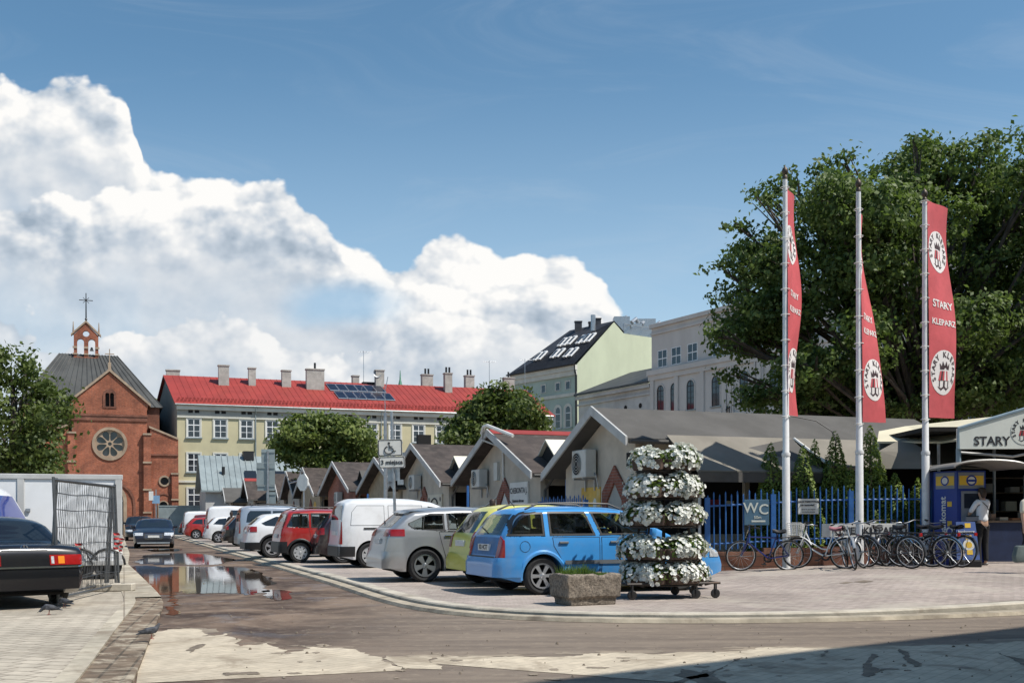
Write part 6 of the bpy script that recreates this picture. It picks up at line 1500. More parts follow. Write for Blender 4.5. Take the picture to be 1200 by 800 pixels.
# --- hatch templates for the rest of the row
def hatch(L, W, H, wr=.31): k = L/4.0; return Body(L, W, H, [(0, .45), (.015, .58), (.05, .66), (.10, .95), (.48*k, H-.14), (.60*k, H-.06), (1.0*k, H-.02), (1.6*k, H), (2.1*k, H-.03), (2.35*k, H-.08), (3.15*k, 1.0), (3.65*k, .87), (3.88*k, .72), (3.97*k, .58), (L, .45)], .97, zb=.21, wr=wr, ra=.72*k, fa=L-.82*k)
def hatch_wins(B):
    k = B.L/4.0; H = B.H; return [[(.42*k, 1.02), (1.15*k, .99), (1.15*k, H-.14), (.78*k, H-.15)], [(1.22*k, .99), (1.95*k, .99), (1.88*k, H-.11), (1.22*k, H-.12)], [(2.02*k, .99), (2.85*k, 1.0), (2.38*k, H-.14), (1.96*k, H-.11)]]
def boxy(L, W, H, wr=.30): k = L/3.54; return Body(L, W, H, [(0, .45), (.012, .62), (.03, .70), (.06, .98), (.12, 1.10), (.26*k, H-.10), (.36*k, H-.04), (1.0*k, H), (1.8*k, H-.01), (2.2*k, H-.07), (2.75*k, 1.08), (3.0*k, .99), (3.35*k, .85), (3.48*k, .65), (L, .45)], 1.0, zb=.25, wr=wr, ra=.60*k, fa=L-.64*k, rr=.83)
def boxy_wins(B):
    k = B.L/3.54; H = B.H; return [[(.20*k, 1.04), (.85*k, 1.02), (.85*k, H-.14), (.40*k, H-.14)], [(.92*k, 1.02), (1.55*k, 1.02), (1.50*k, H-.13), (.92*k, H-.13)], [(1.62*k, 1.02), (2.55*k, 1.04), (2.2*k, H-.20), (1.56*k, H-.13)]]
def std_doors(B): k = B.L/4.0; return ([(1.25*k, .32), (1.98*k, .32), (1.98*k, .97), (1.1*k, .97), (1.14*k, .8)], [(2.01*k, .32), (2.85*k, .32), (2.9*k, .97), (2.01*k, .97)])
def std(label, B, pm, org, hd=TH, wins=None, tail=(.68, 1.0, .50, .18), rg=None, **kw):
    H = B.H; return car(label, B, pm, org, hd, wins or hatch_wins(B), rg or (1.02, H-.17, .56, .48), (1.03, H-.12, .64, .52), tail, kw.pop('spokes', 5), kw.pop('style', 'alloy'), doors=kw.pop('doors', std_doors(B)), handles=((1.25*B.L/4, .87), (2.2*B.L/4, .87)), plate_z=kw.pop('plate_z', .78), bumper=kw.pop('bumper', (.28, .60, pm)), **kw)
B = hatch(4.15, 1.74, 1.55); std('black cherry hatchback between the red car and the white van', B, P_['maroon'], park(402, 659.5, B), TH-R(1), tail=(.82, 1.02, .45, .22))
B = boxy(3.54, 1.60, 1.58); std('small boxy bright red car with grey wheel covers', B, P_['red'], park(350.7, 659, B), TH+R(2), wins=boxy_wins(B), tail=(.78, 1.20, .68, .10), rg=(1.08, 1.42, .60, .54), spokes=8, style='steel', bumper=(.30, .62, M_['black']), see=True, arch=M_['black'], rails=(.4, 1.9), doors=([(.9, .34), (1.52, .34), (1.52, .99), (.84, .99), (.9, .78)], [(1.55, .34), (2.35, .34), (2.45, .99), (1.55, .99)]))
B = Body(4.42, 1.81, 1.50, suv_prof(4.42, 1.50), 1.02, zb=.24, wr=.345, ra=.86, fa=3.55)
std('white crossover with black wheel arches left of the small red car', B, P_['white'], park(319, 653.3, B), TH, wins=[[(.50, 1.14), (.66, 1.06), (1.25, 1.03), (1.25, 1.36), (1.0, 1.37)], [(1.31, 1.03), (2.1, 1.02), (2.0, 1.39), (1.31, 1.37)], [(2.16, 1.02), (3.05, 1.03), (2.52, 1.36), (2.08, 1.39)]], tail=(.86, 1.04, .36, .36), spokes=5, style='alloy', bumper=(.28, .52, M_['black']), lower=M_['black'], arch=M_['black'], wheel_w=.23, plate_z=.86, rg=(1.10, 1.34, .58, .50))
B = Body(4.5, 1.85, 1.86, van_prof(4.5, 1.86), 1.12, zb=.22, rr=.85, wr=.33, ra=.82, fa=3.6)
car('pale silver tall people carrier with roof rails and long red lamps', B, P_['bluegrey'], park(304, 645.5, B), TH, [[(.30, 1.16), (1.28, 1.16), (1.28, 1.62), (.46, 1.62), (.36, 1.5)], [(1.36, 1.16), (2.2, 1.16), (2.2, 1.62), (1.36, 1.62)], [(2.30, 1.16), (3.34, 1.14), (3.16, 1.30), (2.78, 1.58), (2.36, 1.61)]], (1.20, 1.66, .70, .62), (1.18, 1.62, .72, .6), (.72, 1.46, .74, .08), 7, 'steel', bumper=(.3, .62, P_['bluegrey']), rails=(.5, 2.5), plate_z=.9, doors=([(1.36, .34), (2.22, .34), (2.22, 1.12), (1.36, 1.12)],), handles=((1.5, 1.0),), cat='people carrier', name='parked_van')
B = hatch(4.25, 1.78, 1.52, .33); std('black hatchback just beyond the pale silver people carrier', B, P_['black'], ST(52.5, 4.7, PAVE), TH, tail=(.80, .98, .50, .2))
B = Body(4.3, 1.8, 1.58, suv_prof(4.3, 1.58), 1.05, zb=.24, wr=.34, ra=.85, fa=3.45); std('dark navy crossover behind the walking woman in black', B, P_['navy'], ST(55.2, 5.0, PAVE), TH, tail=(.86, 1.04, .36, .3))
B = hatch(4.0, 1.75, 1.50); std('white hatchback with dark rear glass left of the walking woman', B, P_['white'], ST(61.5, 4.5, PAVE), TH, tail=(.80, 1.0, .5, .2))
B = Body(4.9, 1.92, 2.12, van_prof(4.9, 2.12), 1.22, zb=.24, rr=.86, wr=.34, ra=.95, fa=3.95)
car('long white delivery van with a high roof further down the row', B, P_['white'], ST(66.0, 4.9, PAVE), TH, [[(2.5, 1.34), (3.7, 1.32), (3.4, 1.55), (3.0, 1.84), (2.6, 1.86)], [(1.4, 1.34), (2.4, 1.34), (2.4, 1.84), (1.4, 1.84)]], (1.35, 1.85, .74, .66), (1.36, 1.86, .74, .62), (.75, 1.35, .78, .08), 7, 'steel', cat='van', name='parked_van', bumper=(.3, .6, M_['black']), plate_z=.95)
B = hatch(3.9, 1.7, 1.47); std('red hatchback seen rear on between the white van and the blue car', B, P_['red'], ST(74.5, 4.2, PAVE), TH, tail=(.75, 1.0, .5, .18))
B = hatch(4.0, 1.7, 1.5); std('ultramarine blue hatchback behind the red one', B, P_['ultra'], ST(77.3, 4.9, PAVE), TH)
B = boxy(4.1, 1.75, 1.68); std('dark red people carrier far down the row', B, P_['darkred'], ST(80.0, 4.9, PAVE), TH, wins=boxy_wins(B))
B = Body(4.6, 1.85, 1.95, van_prof(4.6, 1.95), 1.15, zb=.24, rr=.85, wr=.33, ra=.85, fa=3.7)
car('far white van with dark rear doors near the church', B, P_['white'], ST(84.0, 4.6, PAVE), TH, [[(2.4, 1.2), (3.4, 1.2), (2.8, 1.66), (2.45, 1.68)]], (1.2, 1.7, .7, .62), (1.2, 1.66, .72, .6), (.7, 1.3, .74, .08), 7, 'steel', cat='van', name='parked_van', plate_z=.9)
B = hatch(4.2, 1.75, 1.6); std('last black hatchback of the row before the church', B, P_['black'], ST(87.5, 4.5, PAVE), TH)
# --- dark saloon driving towards the camera and the cars behind it
def estate(L, W, H): return Body(L, W, H, [(0, .5), (.03, .68), (.10, .95), (.5, H-.1), (.8, H-.03), (1.8, H), (2.5, H-.03), (2.75, H-.08), (3.65, .99), (4.3, .90), (4.7, .78), (L-.05, .62), (L, .48)], .98, zb=.2, wr=.34, ra=1.0, fa=L-.92, ke=.13)
hdg = math.atan2(-(D(180, 640, 52).y), -(D(180, 640, 52).x))
fr_ = D(180, 638, 51.5); B = estate(4.9, 1.88, 1.48)
fdir = Vector((math.cos(-R(90)+TH*.85), math.sin(-R(90)+TH*.85), 0))
ac_ = car('dark navy car with bright headlamps facing the camera on the muddy road', B, P_['navy'], Vector((fr_.x, fr_.y, 0.0))-fdir*4.9, -R(90)+TH*.85, [[(.6, 1.02), (1.5, 1.0), (1.5, 1.34), (.95, 1.34)], [(1.6, 1.0), (2.5, 1.0), (2.42, 1.36), (1.6, 1.36)], [(2.6, 1.0), (3.45, 1.0), (2.85, 1.32), (2.5, 1.36)]], (1.02, 1.34, .6, .5), (1.02, 1.37, .70, .56), (.7, .9, .4, .3), 5, 'alloy', group=None, front_lamps=(.62, .76), grille=(.40, .72), name='car', rails=(.8, 2.6))
for zz in (.46, .53, .60, .67): B.wrap(zz, zz+.015, ('y', -.40), ('y', .40), 'front', .016, 1, 8).build('grille_bar', M_['chrome'], ac_)
xf = B.L; mb = MB(); mb.box(xf-.06, xf+.035, -.26, .26, .52, .63); mb.build('front_plate', M_['plate'], ac_)
B.wrap(.24, .30, ('y', -.75), ('y', .75), 'front', .02, 2, 10).build('bumper_trim', M_['alloy'], ac_)
B2 = Body(4.6, 1.86, 1.68, suv_prof(4.6, 1.68), 1.12, zb=.26, wr=.36, ra=.9, fa=3.7)
q = D(160, 627, 72); std('dark off road car standing behind the oncoming navy car', B2, P_['black'], Vector((q.x, q.y, 0))-fdir*4.0, -R(90)+TH, group=None, name='car', tail=(.9, 1.1, .4, .3))
q = D(158, 620, 86); B3 = boxy(4.0, 1.75, 1.65); std('far silver grey car with a big windscreen below the church portal', B3, P_['bluegrey'], Vector((q.x, q.y, 0))-fdir*4.0, -R(90)+TH, group=None, name='car', wins=boxy_wins(B3))
# --- black saloon on the left pavement, seen from behind
B = Body(4.45, 1.72, 1.38, [(0, .48), (.012, .60), (.03, .66), (.06, .80), (.10, .90), (.20, .945), (.95, .975), (1.05, .99), (1.55, 1.30), (1.75, 1.355), (2.2, 1.38), (2.55, 1.36), (2.75, 1.32), (3.35, .95), (3.9, .88), (4.3, .80), (4.40, .68), (4.45, .5)], .93, zb=.2, wr=.31, ra=1.0, fa=3.68, ke=.10, e=.45, rr=.76)
h_ = R(90+40); f_ = Vector((math.cos(h_), math.sin(h_), 0)); rc = D(31, 700, 15.6); org = Vector((rc.x, rc.y, .055))
bs = car('black saloon with red lamps parked on the pale paving at the left edge', B, P_['black'], org, h_, [[(1.18, .96), (1.6, .95), (1.6, 1.24)], [(1.68, .95), (2.3, .95), (2.22, 1.28), (1.7, 1.27)], [(2.36, .95), (3.05, .95), (2.7, 1.24), (2.3, 1.28)]], (1.0, 1.29, .60, .50), (.98, 1.28, .64, .52), (.64, .79, .34, .08), 5, 'alloy', group=None, plate_z=None, doors=([(1.66, .3), (2.32, .3), (2.32, .93), (1.6, .93), (1.6, .75)], [(2.35, .3), (3.15, .3), (3.2, .93), (2.35, .93)]), name='car', bumper=(.28, .56, P_['black']))
for sg in (1, -1):
    for y0, y1, m2 in ((.46, .55, M_['amber']), (.36, .40, M_['lamp'])): B.wrap(.66, .77, ('y', sg*y0 if sg > 0 else -y1), ('y', sg*y1 if sg > 0 else -y0), 'rear', .014, 3, 4).build('lamp_segment', m2, bs)
B.wrap(.60, .625, ('-x', .3), ('x', .3), 'rear', .03, 1, 26).build('chrome_strip', M_['chrome'], bs)
B.wrap(.86, .868, ('y', -.32), ('y', .32), 'rear', .008, 1, 8).build('boot_line', M_['trim_grey'], bs)
xr = B.contour(.90, 'rear')[0][1][0]
mb = MB(); mb.path([(xr-.012, .045*math.cos(6.28*j/16), .90+.045*math.sin(6.28*j/16)) for j in range(16)], .006, 4, closed=True)
for a in (90, 210, 330): mb.tube((xr-.012, 0, .90), (xr-.012, .043*math.cos(R(a)), .90+.043*math.sin(R(a))), .006, 4)
mb.build('boot_badge', M_['chrome'], bs)
vs, fs = text_geo('190', .075, .003, .002); mb = MB(); mb.add(vs, fs, 0, frame_M((xr-.004, .44, .89), (0, -1, 0), (0, 0, 1))); mb.build('lettering', M_['chrome'], bs)
# ------------------------------------------------------------------ people
M_['skin'] = mat('skin', (.50, .31, .22), .55, var=.08, scale=8)
M_['hair'] = mat('dark hair', (.035, .022, .016), .6, var=.3, scale=30)
M_['shirt'] = mat('white shirt cloth', (.78, .80, .84), .85, var=.05, scale=6, bump=.3, bscale=12)
M_['black_cloth'] = mat('black cloth', (.012, .012, .015), .85, var=.2, scale=8, bump=.3, bscale=14)
M_['grey_shoe'] = mat('shoe', (.30, .28, .26), .6, var=.1)
M_['pink_cloth'] = mat('pink red cloth', (.60, .09, .12), .8, var=.1); M_['violet_cloth'] = mat('violet cloth', (.12, .07, .30), .8, var=.15)
def skin_mesh(name, verts, edges, radii, m_, parent, sub=2, root=0):
    me = bpy.data.meshes.new(name); me.from_pydata(verts, edges, []); me.materials.append(m_)
    o = bpy.data.objects.new(name, me); COL.objects.link(o)
    md = o.modifiers.new('skin', 'SKIN'); md.use_smooth_shade = True
    lay = me.skin_vertices[0].data
    for i, r_ in enumerate(radii): lay[i].radius = (r_, r_) if not isinstance(r_, tuple) else r_; lay[i].use_root = (i == root)
    sb = o.modifiers.new('sub', 'SUBSURF'); sb.levels = sub; sb.render_levels = sub
    dg = bpy.context.evaluated_depsgraph_get(); me2 = bpy.data.meshes.new_from_object(o.evaluated_get(dg))
    bpy.data.objects.remove(o); bpy.data.meshes.remove(me)
    me2.name = name; me2.materials.clear(); me2.materials.append(m_); me2.polygons.foreach_set('use_smooth', [True]*len(me2.polygons))
    o = bpy.data.objects.new(name, me2); COL.objects.link(o); o.parent = parent; return o
def person(label, loc, rz, h=1.7, stance=.09, step=0.0, arms=((.25, .12), (.25, .12)), top=None, bottom=None, shorts=False, hair_len=.10, shoe=None, bag=None, hat=False, armang=None):
    """Figure facing +y; h is the standing height; arms: forward reach of elbow and hand for (left, right)."""
    root = empty('person', loc, rz, label, 'person'); k = h/1.7
    V = []; E = []; Rr = []
    def v(x, y, z, r_): V.append((x*k, y*k, z*k)); Rr.append(r_ if not isinstance(r_, tuple) else r_); return len(V)-1
    def e(*ids):
        for a, b in zip(ids[:-1], ids[1:]): E.append((a, b))
    hip_ = v(0, 0, .93, (.135*k, .10*k)); wst = v(0, .0, 1.08, (.115*k, .085*k)); chs = v(0, -.005, 1.27, (.145*k, .10*k)); nb = v(0, -.01, 1.42, (.075*k, .065*k)); nk = v(0, .0, 1.49, .046*k); hb = v(0, .02, 1.56, (.068*k, .078*k)); ht = v(0, .015, 1.65, (.064*k, .075*k))
    e(hip_, wst, chs, nb, nk, hb, ht)
    feet = []
    for sg in (-1, 1):
        st = step*sg
        a = v(sg*.085, 0, .88, .085*k); b = v(sg*(.085+stance*.2), st*.55+.02, .48, .055*k); c = v(sg*stance, st*.9-.01, .10, .036*k); d = v(sg*stance, st*.9+.01, .035, .034*k); f = v(sg*(stance+.02), st*.9+.15, .022, .026*k)
        e(hip_, a, b, c, d, f); feet.append((sg*stance*k, st*.9*k))
    hands = []
    for i, sg in enumerate((-1, 1)):
        ef, hf = arms[i]
        s0 = v(sg*.17, -.01, 1.40, .052*k); el = v(sg*.225, ef*.5-.06, 1.13, .038*k); hz = 1.13-.24*max(.05, (1-abs(hf)*2.2)); wr_ = v(sg*(.225-.35*max(0, hf-.1)), hf+.02, hz, .026*k); pm_ = v(sg*(.225-.38*max(0, hf-.1)), hf+.09*min(1, hf*4), hz-.07*max(0, 1-hf*3), (.034*k, .020*k))
        e(nb, s0, el, wr_, pm_); hands.append((V[pm_], V[wr_], sg))
        # fingers
        base = Vector(V[pm_])/k; dirv = (base-Vector(V[wr_])/k).normalized()
        for q, ln in ((-.024, .060), (-.008, .070), (.008, .066), (.024, .052)):
            f0 = v(base.x+q*.4, base.y+q, base.z, .0095*k); p1 = base+Vector((q*.4, q, 0))+dirv*ln*.6; f1 = v(p1.x, p1.y, p1.z, .0085*k); p2 = p1+(dirv+Vector((-sg*.35, 0, -.1)))*ln*.5; f2 = v(p2.x, p2.y, p2.z, .007*k); e(pm_, f0, f1, f2)
        p1 = base+Vector((-sg*.02, .03, .01)); t1 = v(p1.x, p1.y, p1.z, .010*k); p2 = p1+dirv*.04+Vector((0, .012, 0)); t2 = v(p2.x, p2.y, p2.z, .008*k); e(pm_, t1, t2)
    skin_mesh('body', V, E, Rr, M_['skin'], root)
    # nose and ears belong to the head
    hd = MB()
    def ell(c, r_, n=10, mi=0): 
        hd.lathe([(math.sin(math.pi*j/n), -math.cos(math.pi*j/n)) for j in range(n+1)], 12, mi, Matrix.Translation(Vector(c)*k) @ Matrix.Diagonal((r_[0]*k, r_[1]*k, r_[2]*k, 1)))
    ell((0, .105, 1.585), (.012, .02, .022)); ell((.076, .01, 1.59), (.01, .02, .03)); ell((-.076, .01, 1.59), (.01, .02, .03))
    hd.build('face_features', M_['skin'], root, smooth=True)
    hd = MB(); ell((.03, .092, 1.612), (.013, .008, .007)); ell((-.03, .092, 1.612), (.013, .008, .007)); hd.build('eyes', M_['ink'], root)
    hd = MB(); ell((0, -.004, 1.655), (.086, .096, .075)); ell((0, -.045, 1.60), (.078, .06, .075+hair_len*.5))
    if hair_len > .1: ell((0, -.055, 1.50), (.065, .04, .10))
    hd.build('hair', M_['hair'], root, smooth=True)
    # clothes
    def sub(ids, grow, extra=()):
        return [V[i] for i in ids], [tuple(q+grow for q in (r_ if isinstance(Rr[i], tuple) else (Rr[i], Rr[i]))) for i, r_ in ((i, Rr[i]) for i in ids)]
    tm = top or M_['shirt']; bm_ = bottom or M_['black_cloth']
    ids = [hip_, wst, chs, nb]; vs, rs = sub(ids, .022*k); rs[0] = tuple(q+.012 for q in rs[0]); vs[3] = (vs[3][0], vs[3][1], vs[3][2]-.01)
    ed = [(0, 1), (1, 2), (2, 3)]
    for i, sg in enumerate((-1, 1)):
        ef, hf = arms[i]; n = len(vs)
        vs += [(sg*.165*k, -.01*k, 1.395*k), (sg*.205*k, (ef*.3-.035)*k, 1.23*k), (sg*.222*k, (ef*.45-.055)*k, 1.16*k)]; rs += [(.064*k,)*2, (.058*k,)*2, (.056*k,)*2]; ed += [(3, n), (n, n+1), (n+1, n+2)]
    skin_mesh('shirt', vs, ed, rs, tm, root, 2)
    vs, rs, ed = [(0, 0, .96*k)], [(.145*k, .115*k)], []
    for sg in (-1, 1):
        st = step*sg; n = len(vs)
        seq = [(sg*.085, 0, .86, .102), (sg*(.085+stance*.2), st*.55+.02, .48, .072)]
        if not shorts: seq += [(sg*stance, st*.9-.01, .14, .056), (sg*stance, st*.9-.01, .09, .056)]
        else: seq = [(sg*.075, 0, .86, .11), (sg*.09, st*.3+.01, .62, .10)]
        for j, (x, y, z, r_) in enumerate(seq): vs.append((x*k, y*k, z*k)); rs.append((r_*k, r_*k)); ed.append((0 if j == 0 else len(vs)-2, len(vs)-1))
    skin_mesh('shorts' if shorts else 'trousers', vs, ed, rs, bm_, root, 2)
    for sg in (-1, 1):
        st = step*sg; mb = MB(); c = Vector((sg*(stance+.01)*k, (st*.9+.06)*k, .03*k)); mb.lathe([(math.sin(math.pi*j/8), -math.cos(math.pi*j/8)) for j in range(9)], 12, 0, Matrix.Translation(c) @ Matrix.Diagonal((.047*k, .13*k, .042*k, 1))); mb.build('shoe', shoe or M_['grey_shoe'], root, smooth=True)
    if bag:
        mb = MB(); mb.path([Vector(p)*k for p in ((-.12, .10, 1.42), (-.13, -.04, 1.47), (0, -.15, 1.30), (.16, -.10, 1.10), (.19, .02, 1.0))], .010, 5); mb.build('bag_strap', M_['black_cloth'], root)
    return root
pA = G(1151, 662, gz(8.6, 23)); pA = Vector((pA.x, pA.y, gz(pA.x, pA.y)))
person('person in a white shirt and black trousers using the blue cash machine', pA, R(22), 1.72, .10, .0, ((.40, .24), (.42, .28)), hair_len=.09, bag=True)
pB = G(271, 635.8, PAVE)
person('person in black clothes walking beside the dark parked cars', (pB.x, pB.y, PAVE), TH+R(20), 1.68, .07, .16, ((.3, .12), (.2, .02)), top=M_['black_cloth'], bottom=M_['black_cloth'], shorts=True, hair_len=.22, shoe=M_['black'])
pC = D(577, 612, 30.5); person('person with dark hair standing behind the yellow green car', (pC.x, pC.y, PAVE), TH-R(20), 1.80, .08, 0, ((.2, .05), (.2, .05)), top=M_['tan_wall'], hair_len=.08)
pC = D(614, 612, 32.5); person('person in a pink red top by the name board stall', (pC.x, pC.y, PAVE), TH+R(60), 1.66, .08, .1, ((.3, .2), (.2, .05)), top=M_['pink_cloth'], hair_len=.18)
pC = D(172, 612, 80); person('person in violet far away below the church', (pC.x, pC.y, 0), R(180), 1.7, .08, .1, ((.3, .1), (.2, .05)), top=M_['violet_cloth'], bottom=M_['violet_cloth'])
pD = D(1207, 612, 20.5); pd_ = person('person at the right edge holding a grey green shoulder bag', (pD.x, pD.y, gz(pD.x, pD.y)), R(200), 1.66, .09, .08, ((.3, .1), (.2, .05)), top=M_['sign_cream'], hair_len=.2)
bgp = D(1197, 648, 20.4); bag_ = empty('shoulder_bag', bgp, R(20), 'grey green shoulder bag hanging at the right edge of the picture', 'bag')
mb = MB(); mb.prism([(-.17, -.17), (.17, -.17), (.20, -.05), (.13, .15), (-.13, .15), (-.20, -.05)], 'y', -.06, .06); mb.build('pouch', mat('grey green cloth', (.10, .13, .13), .85, var=.2, bump=.3), bag_, bevel=.03, seg=2, smooth=True)
mb = MB(); mb.path([(.02, 0, .14), (.16, .02, .5), (.3, .02, .72)], .014, 5); mb.build('strap', M_['black_cloth'], bag_)

# ------------------------------------------------------------------ bicycles
def bike_parts(frame_m, basket=False, drop=False, fend=None, rack=True, saddle_m=None, step=False, rear_lamp=True, tire=None):
    """Bicycle along +x (front wheel forward), standing on z = 0."""
    root = empty('bicycle'); r0 = .345; rx, fx = -.52, .53
    bb = Vector((-.08, 0, .28)); seat = Vector((-.26, 0, .82)); head = Vector((.36, 0, .80)); hd2 = Vector((.40, 0, .66))
    mb = MB(); T = lambda a, b, r_: mb.tube(a, b, r_, 8)
    T(bb, seat, .016)
    if step: mb.path([hd2, (.2, 0, .42), (0, 0, .31), bb], .018, 8); mb.path([head, (.25, 0, .58), (.0, 0, .44), (-.14, 0, .42)], .014, 8)
    else: T(seat-Vector((-.02, 0, .08)), head-Vector((0, 0, .04)), .015); T(hd2, bb, .018)
    T(head+Vector((-.01, 0, .04)), hd2, .019)
    for sg in (-1, 1): T(bb+Vector((0, sg*.03, 0)), (rx, sg*.06, r0), .009); T(seat+Vector((.02, sg*.02, -.08)), (rx, sg*.06, r0), .008)
    mb.build('frame', frame_m, root, smooth=True)
    mb = MB()
    for sg in (-1, 1): mb.path([hd2+Vector((0, sg*.045, .0)), (.44, sg*.055, .56), (fx, sg*.05, r0)], [.016, .014, .010], 8)
    mb.tube((.395, -.045, .665), (.395, .045, .665), .016, 6); mb.build('fork', frame_m if not drop else M_['steel'], root, smooth=True)
    mb = MB(); st = Vector((.335, 0, .93)); mb.tube(head, st, .013, 8); mb.path([(.20, -.30, .98), (.30, -.24, 1.0), (.36, -.10, .97), (.36, .10, .97), (.30, .24, 1.0), (.20, .30, .98)], .011, 8); mb.build('handlebar', M_['steel'] if fend else M_['black'], root, smooth=True)
    for sg in (-1, 1): mb = MB(); mb.tube((.31, sg*.245, 1.0), (.19, sg*.305, .978), .017, 8); mb.build('grip', M_['black'], root)
    mb = MB(); mb.tube(seat, seat+Vector((-.03, 0, .09)), .012, 8); mb.build('seat_post', M_['steel'], root)
    sd = MB(); s0 = seat+Vector((-.035, 0, .105)); rows = []
    for i in range(9):
        f = i/8; x = -.15+.29*f; hw = .082*(1-f)**.8+.018; z = .012*math.cos(f*6)+.0; rows.append([(s0.x+x, s0.y+hw*q, s0.z+z-.05*abs(q)**2.5) for q in (-1, -.6, 0, .6, 1)])
    sd.grid(rows); sd.grid([[(p[0], p[1]*.9, p[2]-.035) for p in r_] for r_ in rows], flip=True); sd.build('saddle', saddle_m or M_['black'], root, smooth=True)
    mb = MB(); mb.lathe([(.095, -.004), (.10, 0), (.095, .004), (.06, .004), (.06, -.004)], 24, M=Matrix.Translation(bb+Vector((0, -.055, 0))) @ Matrix.Rotation(R(90), 4, 'X'))
    a = R(-40)
    for sg in (-1, 1):
        d = Vector((math.cos(a)*sg, 0, math.sin(a)*sg))*.17; mb.tube(bb+Vector((0, sg*.075, 0)), bb+d+Vector((0, sg*.085, 0)), .010, 6); mb.cbox(bb+d+Vector((0, sg*.13, 0)), (.09, .08, .022))
    mb.tube(bb-Vector((0, .08, 0)), bb+Vector((0, .08, 0)), .02, 8)
    mb.path([bb+Vector((0, -.055, .098)), (rx, -.055, r0+.04), (rx-.035, -.055, r0), (rx, -.055, r0-.04), bb+Vector((0, -.055, -.098))], .006, 5); mb.build('crankset', M_['black'], root)
    for x in (rx, fx):
        mb = MB(); mb.tube((x, -.05, r0), (x, .05, r0), .018, 8); n = 14
        for q in range(n):
            a = 2*math.pi*q/n; sg = 1 if q % 2 else -1; mb.tube((x+.016*math.cos(a+.9), sg*.028, r0+.016*math.sin(a+.9)), (x+(r0-.03)*math.cos(a), 0, r0+(r0-.03)*math.sin(a)), .0022, 3, cap=False)
        w_ = mb.build('wheel', M_['steel'], root)
        mb = MB(); mb.path([(x+(r0-.018)*math.cos(a*.19635), 0, r0+(r0-.018)*math.sin(a*.19635)) for a in range(32)], .019, 8, closed=True); mb.build('tyre', tire or M_['rubber'], w_, smooth=True)
        mb = MB(); mb.path([(x+(r0-.043)*math.cos(a*.19635), 0, r0+(r0-.043)*math.sin(a*.19635)) for a in range(32)], .011, 5, closed=True); mb.build('rim', M_['alloy'], w_, smooth=True)
    if fend:
        for x, a0, a1 in ((rx, 15, 190), (fx, 20, 150)):
            mb = MB(); rows = []
            for q in range(15):
                a = R(a0+(a1-a0)*q/14); rows.append([(x+(r0+rr_)*math.cos(a), yy, r0+(r0+rr_)*math.sin(a)) for yy, rr_ in ((-.032, .008), (-.018, .026), (.018, .026), (.032, .008))])
            mb.grid(rows); mb.build('mudguard', fend, root, smooth=True)
    if rack:
        mb = MB()
        for sg in (-1, 1): mb.tube((-.28, sg*.05, .74), (-.76, sg*.06, .76), .007, 5); mb.tube((rx, sg*.07, r0), (-.60, sg*.06, .755), .006, 5)
        for x in (-.35, -.5, -.62, -.75): mb.tube((x, -.06, .752), (x, .06, .752), .006, 5)
        mb.build('luggage_rack', M_['black'], root)
    if rear_lamp: mb = MB(); mb.cbox((-.79, 0, .72), (.04, .09, .07)); mb.build('rear_lamp', M_['red_lamp'], root, bevel=.01)
    if basket:
        mb = MB(); x0, z0 = .44, .72
        for i in range(7):
            f = i/6; z = z0+.27*f; a, b = .13+.04*f, .11+.05*f; mb.path([(x0+.16+a*sx_, b*sy_, z) for sx_, sy_ in ((-1, -1), (1, -1), (1, 1), (-1, 1))], .0045 if 0 < i < 6 else .008, 4, closed=True)
        for q in range(28):
            f = q/28*4; sd_ = int(f); t_ = f-sd_; c_ = ((-1, -1), (1, -1), (1, 1), (-1, 1)); p0, p1 = c_[sd_], c_[(sd_+1) % 4]; cx, cy = p0[0]+(p1[0]-p0[0])*t_, p0[1]+(p1[1]-p0[1])*t_
            mb.tube((x0+.16+.13*cx, .11*cy, z0), (x0+.16+.17*cx, .16*cy, z0+.27), .004, 4)
        mb.box(x0+.03, x0+.29, -.11, .11, z0-.004, z0+.002); mb.build('basket', M_['sign_white'], root)
    return root
M_['bike_blue'] = mat('deep blue bicycle paint', (.012, .02, .14), .3, var=.05, coat=.4); M_['bike_white'] = mat('white bicycle paint', (.72, .72, .70), .35, var=.05); M_['bike_black'] = mat('black bicycle paint', (.012, .012, .013), .3, var=.05, coat=.4)
M_['bike_silver'] = mat('silver bicycle paint', (.45, .46, .47), .35, .6, var=.05); M_['pink_saddle'] = mat('pink saddle', (.48, .20, .22), .6, var=.1); M_['bike_grey'] = mat('dark grey bicycle paint', (.06, .065, .075), .3, .3, var=.1)
def place_bike(o, px, py, y, yaw, lean, label):
    p = D(px, py, y); o.location = (p.x, p.y, gz(p.x, p.y)); o.rotation_euler = (R(lean), 0, R(yaw)); tag(o, label, 'bicycle', 'bicycles parked along the blue fence')
    return o
bk = bike_parts(M_['bike_blue'], rack=True, rear_lamp=False)
place_bike(bk, 896, 668, 23.6, 180, -6, 'deep blue bicycle leaning on the fence by the left flagpole')
bk = bike_parts(M_['bike_white'], basket=True, fend=M_['bike_white'], saddle_m=M_['pink_saddle'], step=True)
place_bike(bk, 962, 668, 23.3, 148, 7, 'white step through bicycle with a white basket and a pink saddle')
bk = bike_parts(M_['bike_silver'], fend=M_['bike_silver'])
place_bike(bk, 997, 670, 22.9, 262, 8, 'silver bicycle turned with its wheel towards the street')
proto = bike_parts(M_['bike_black'], fend=M_['bike_grey'], rack=True)
place_bike(proto, 1026, 670, 23.2, 225, 8, 'black bicycle with steel mudguards next to the silver bicycle')
remap1 = {M_['bike_black']: M_['bike_grey']}
c = copy_tree(proto, None, remap1); place_bike(c, 1042, 669, 22.8, 128, -7, 'dark grey bicycle in front of the street name sign end')
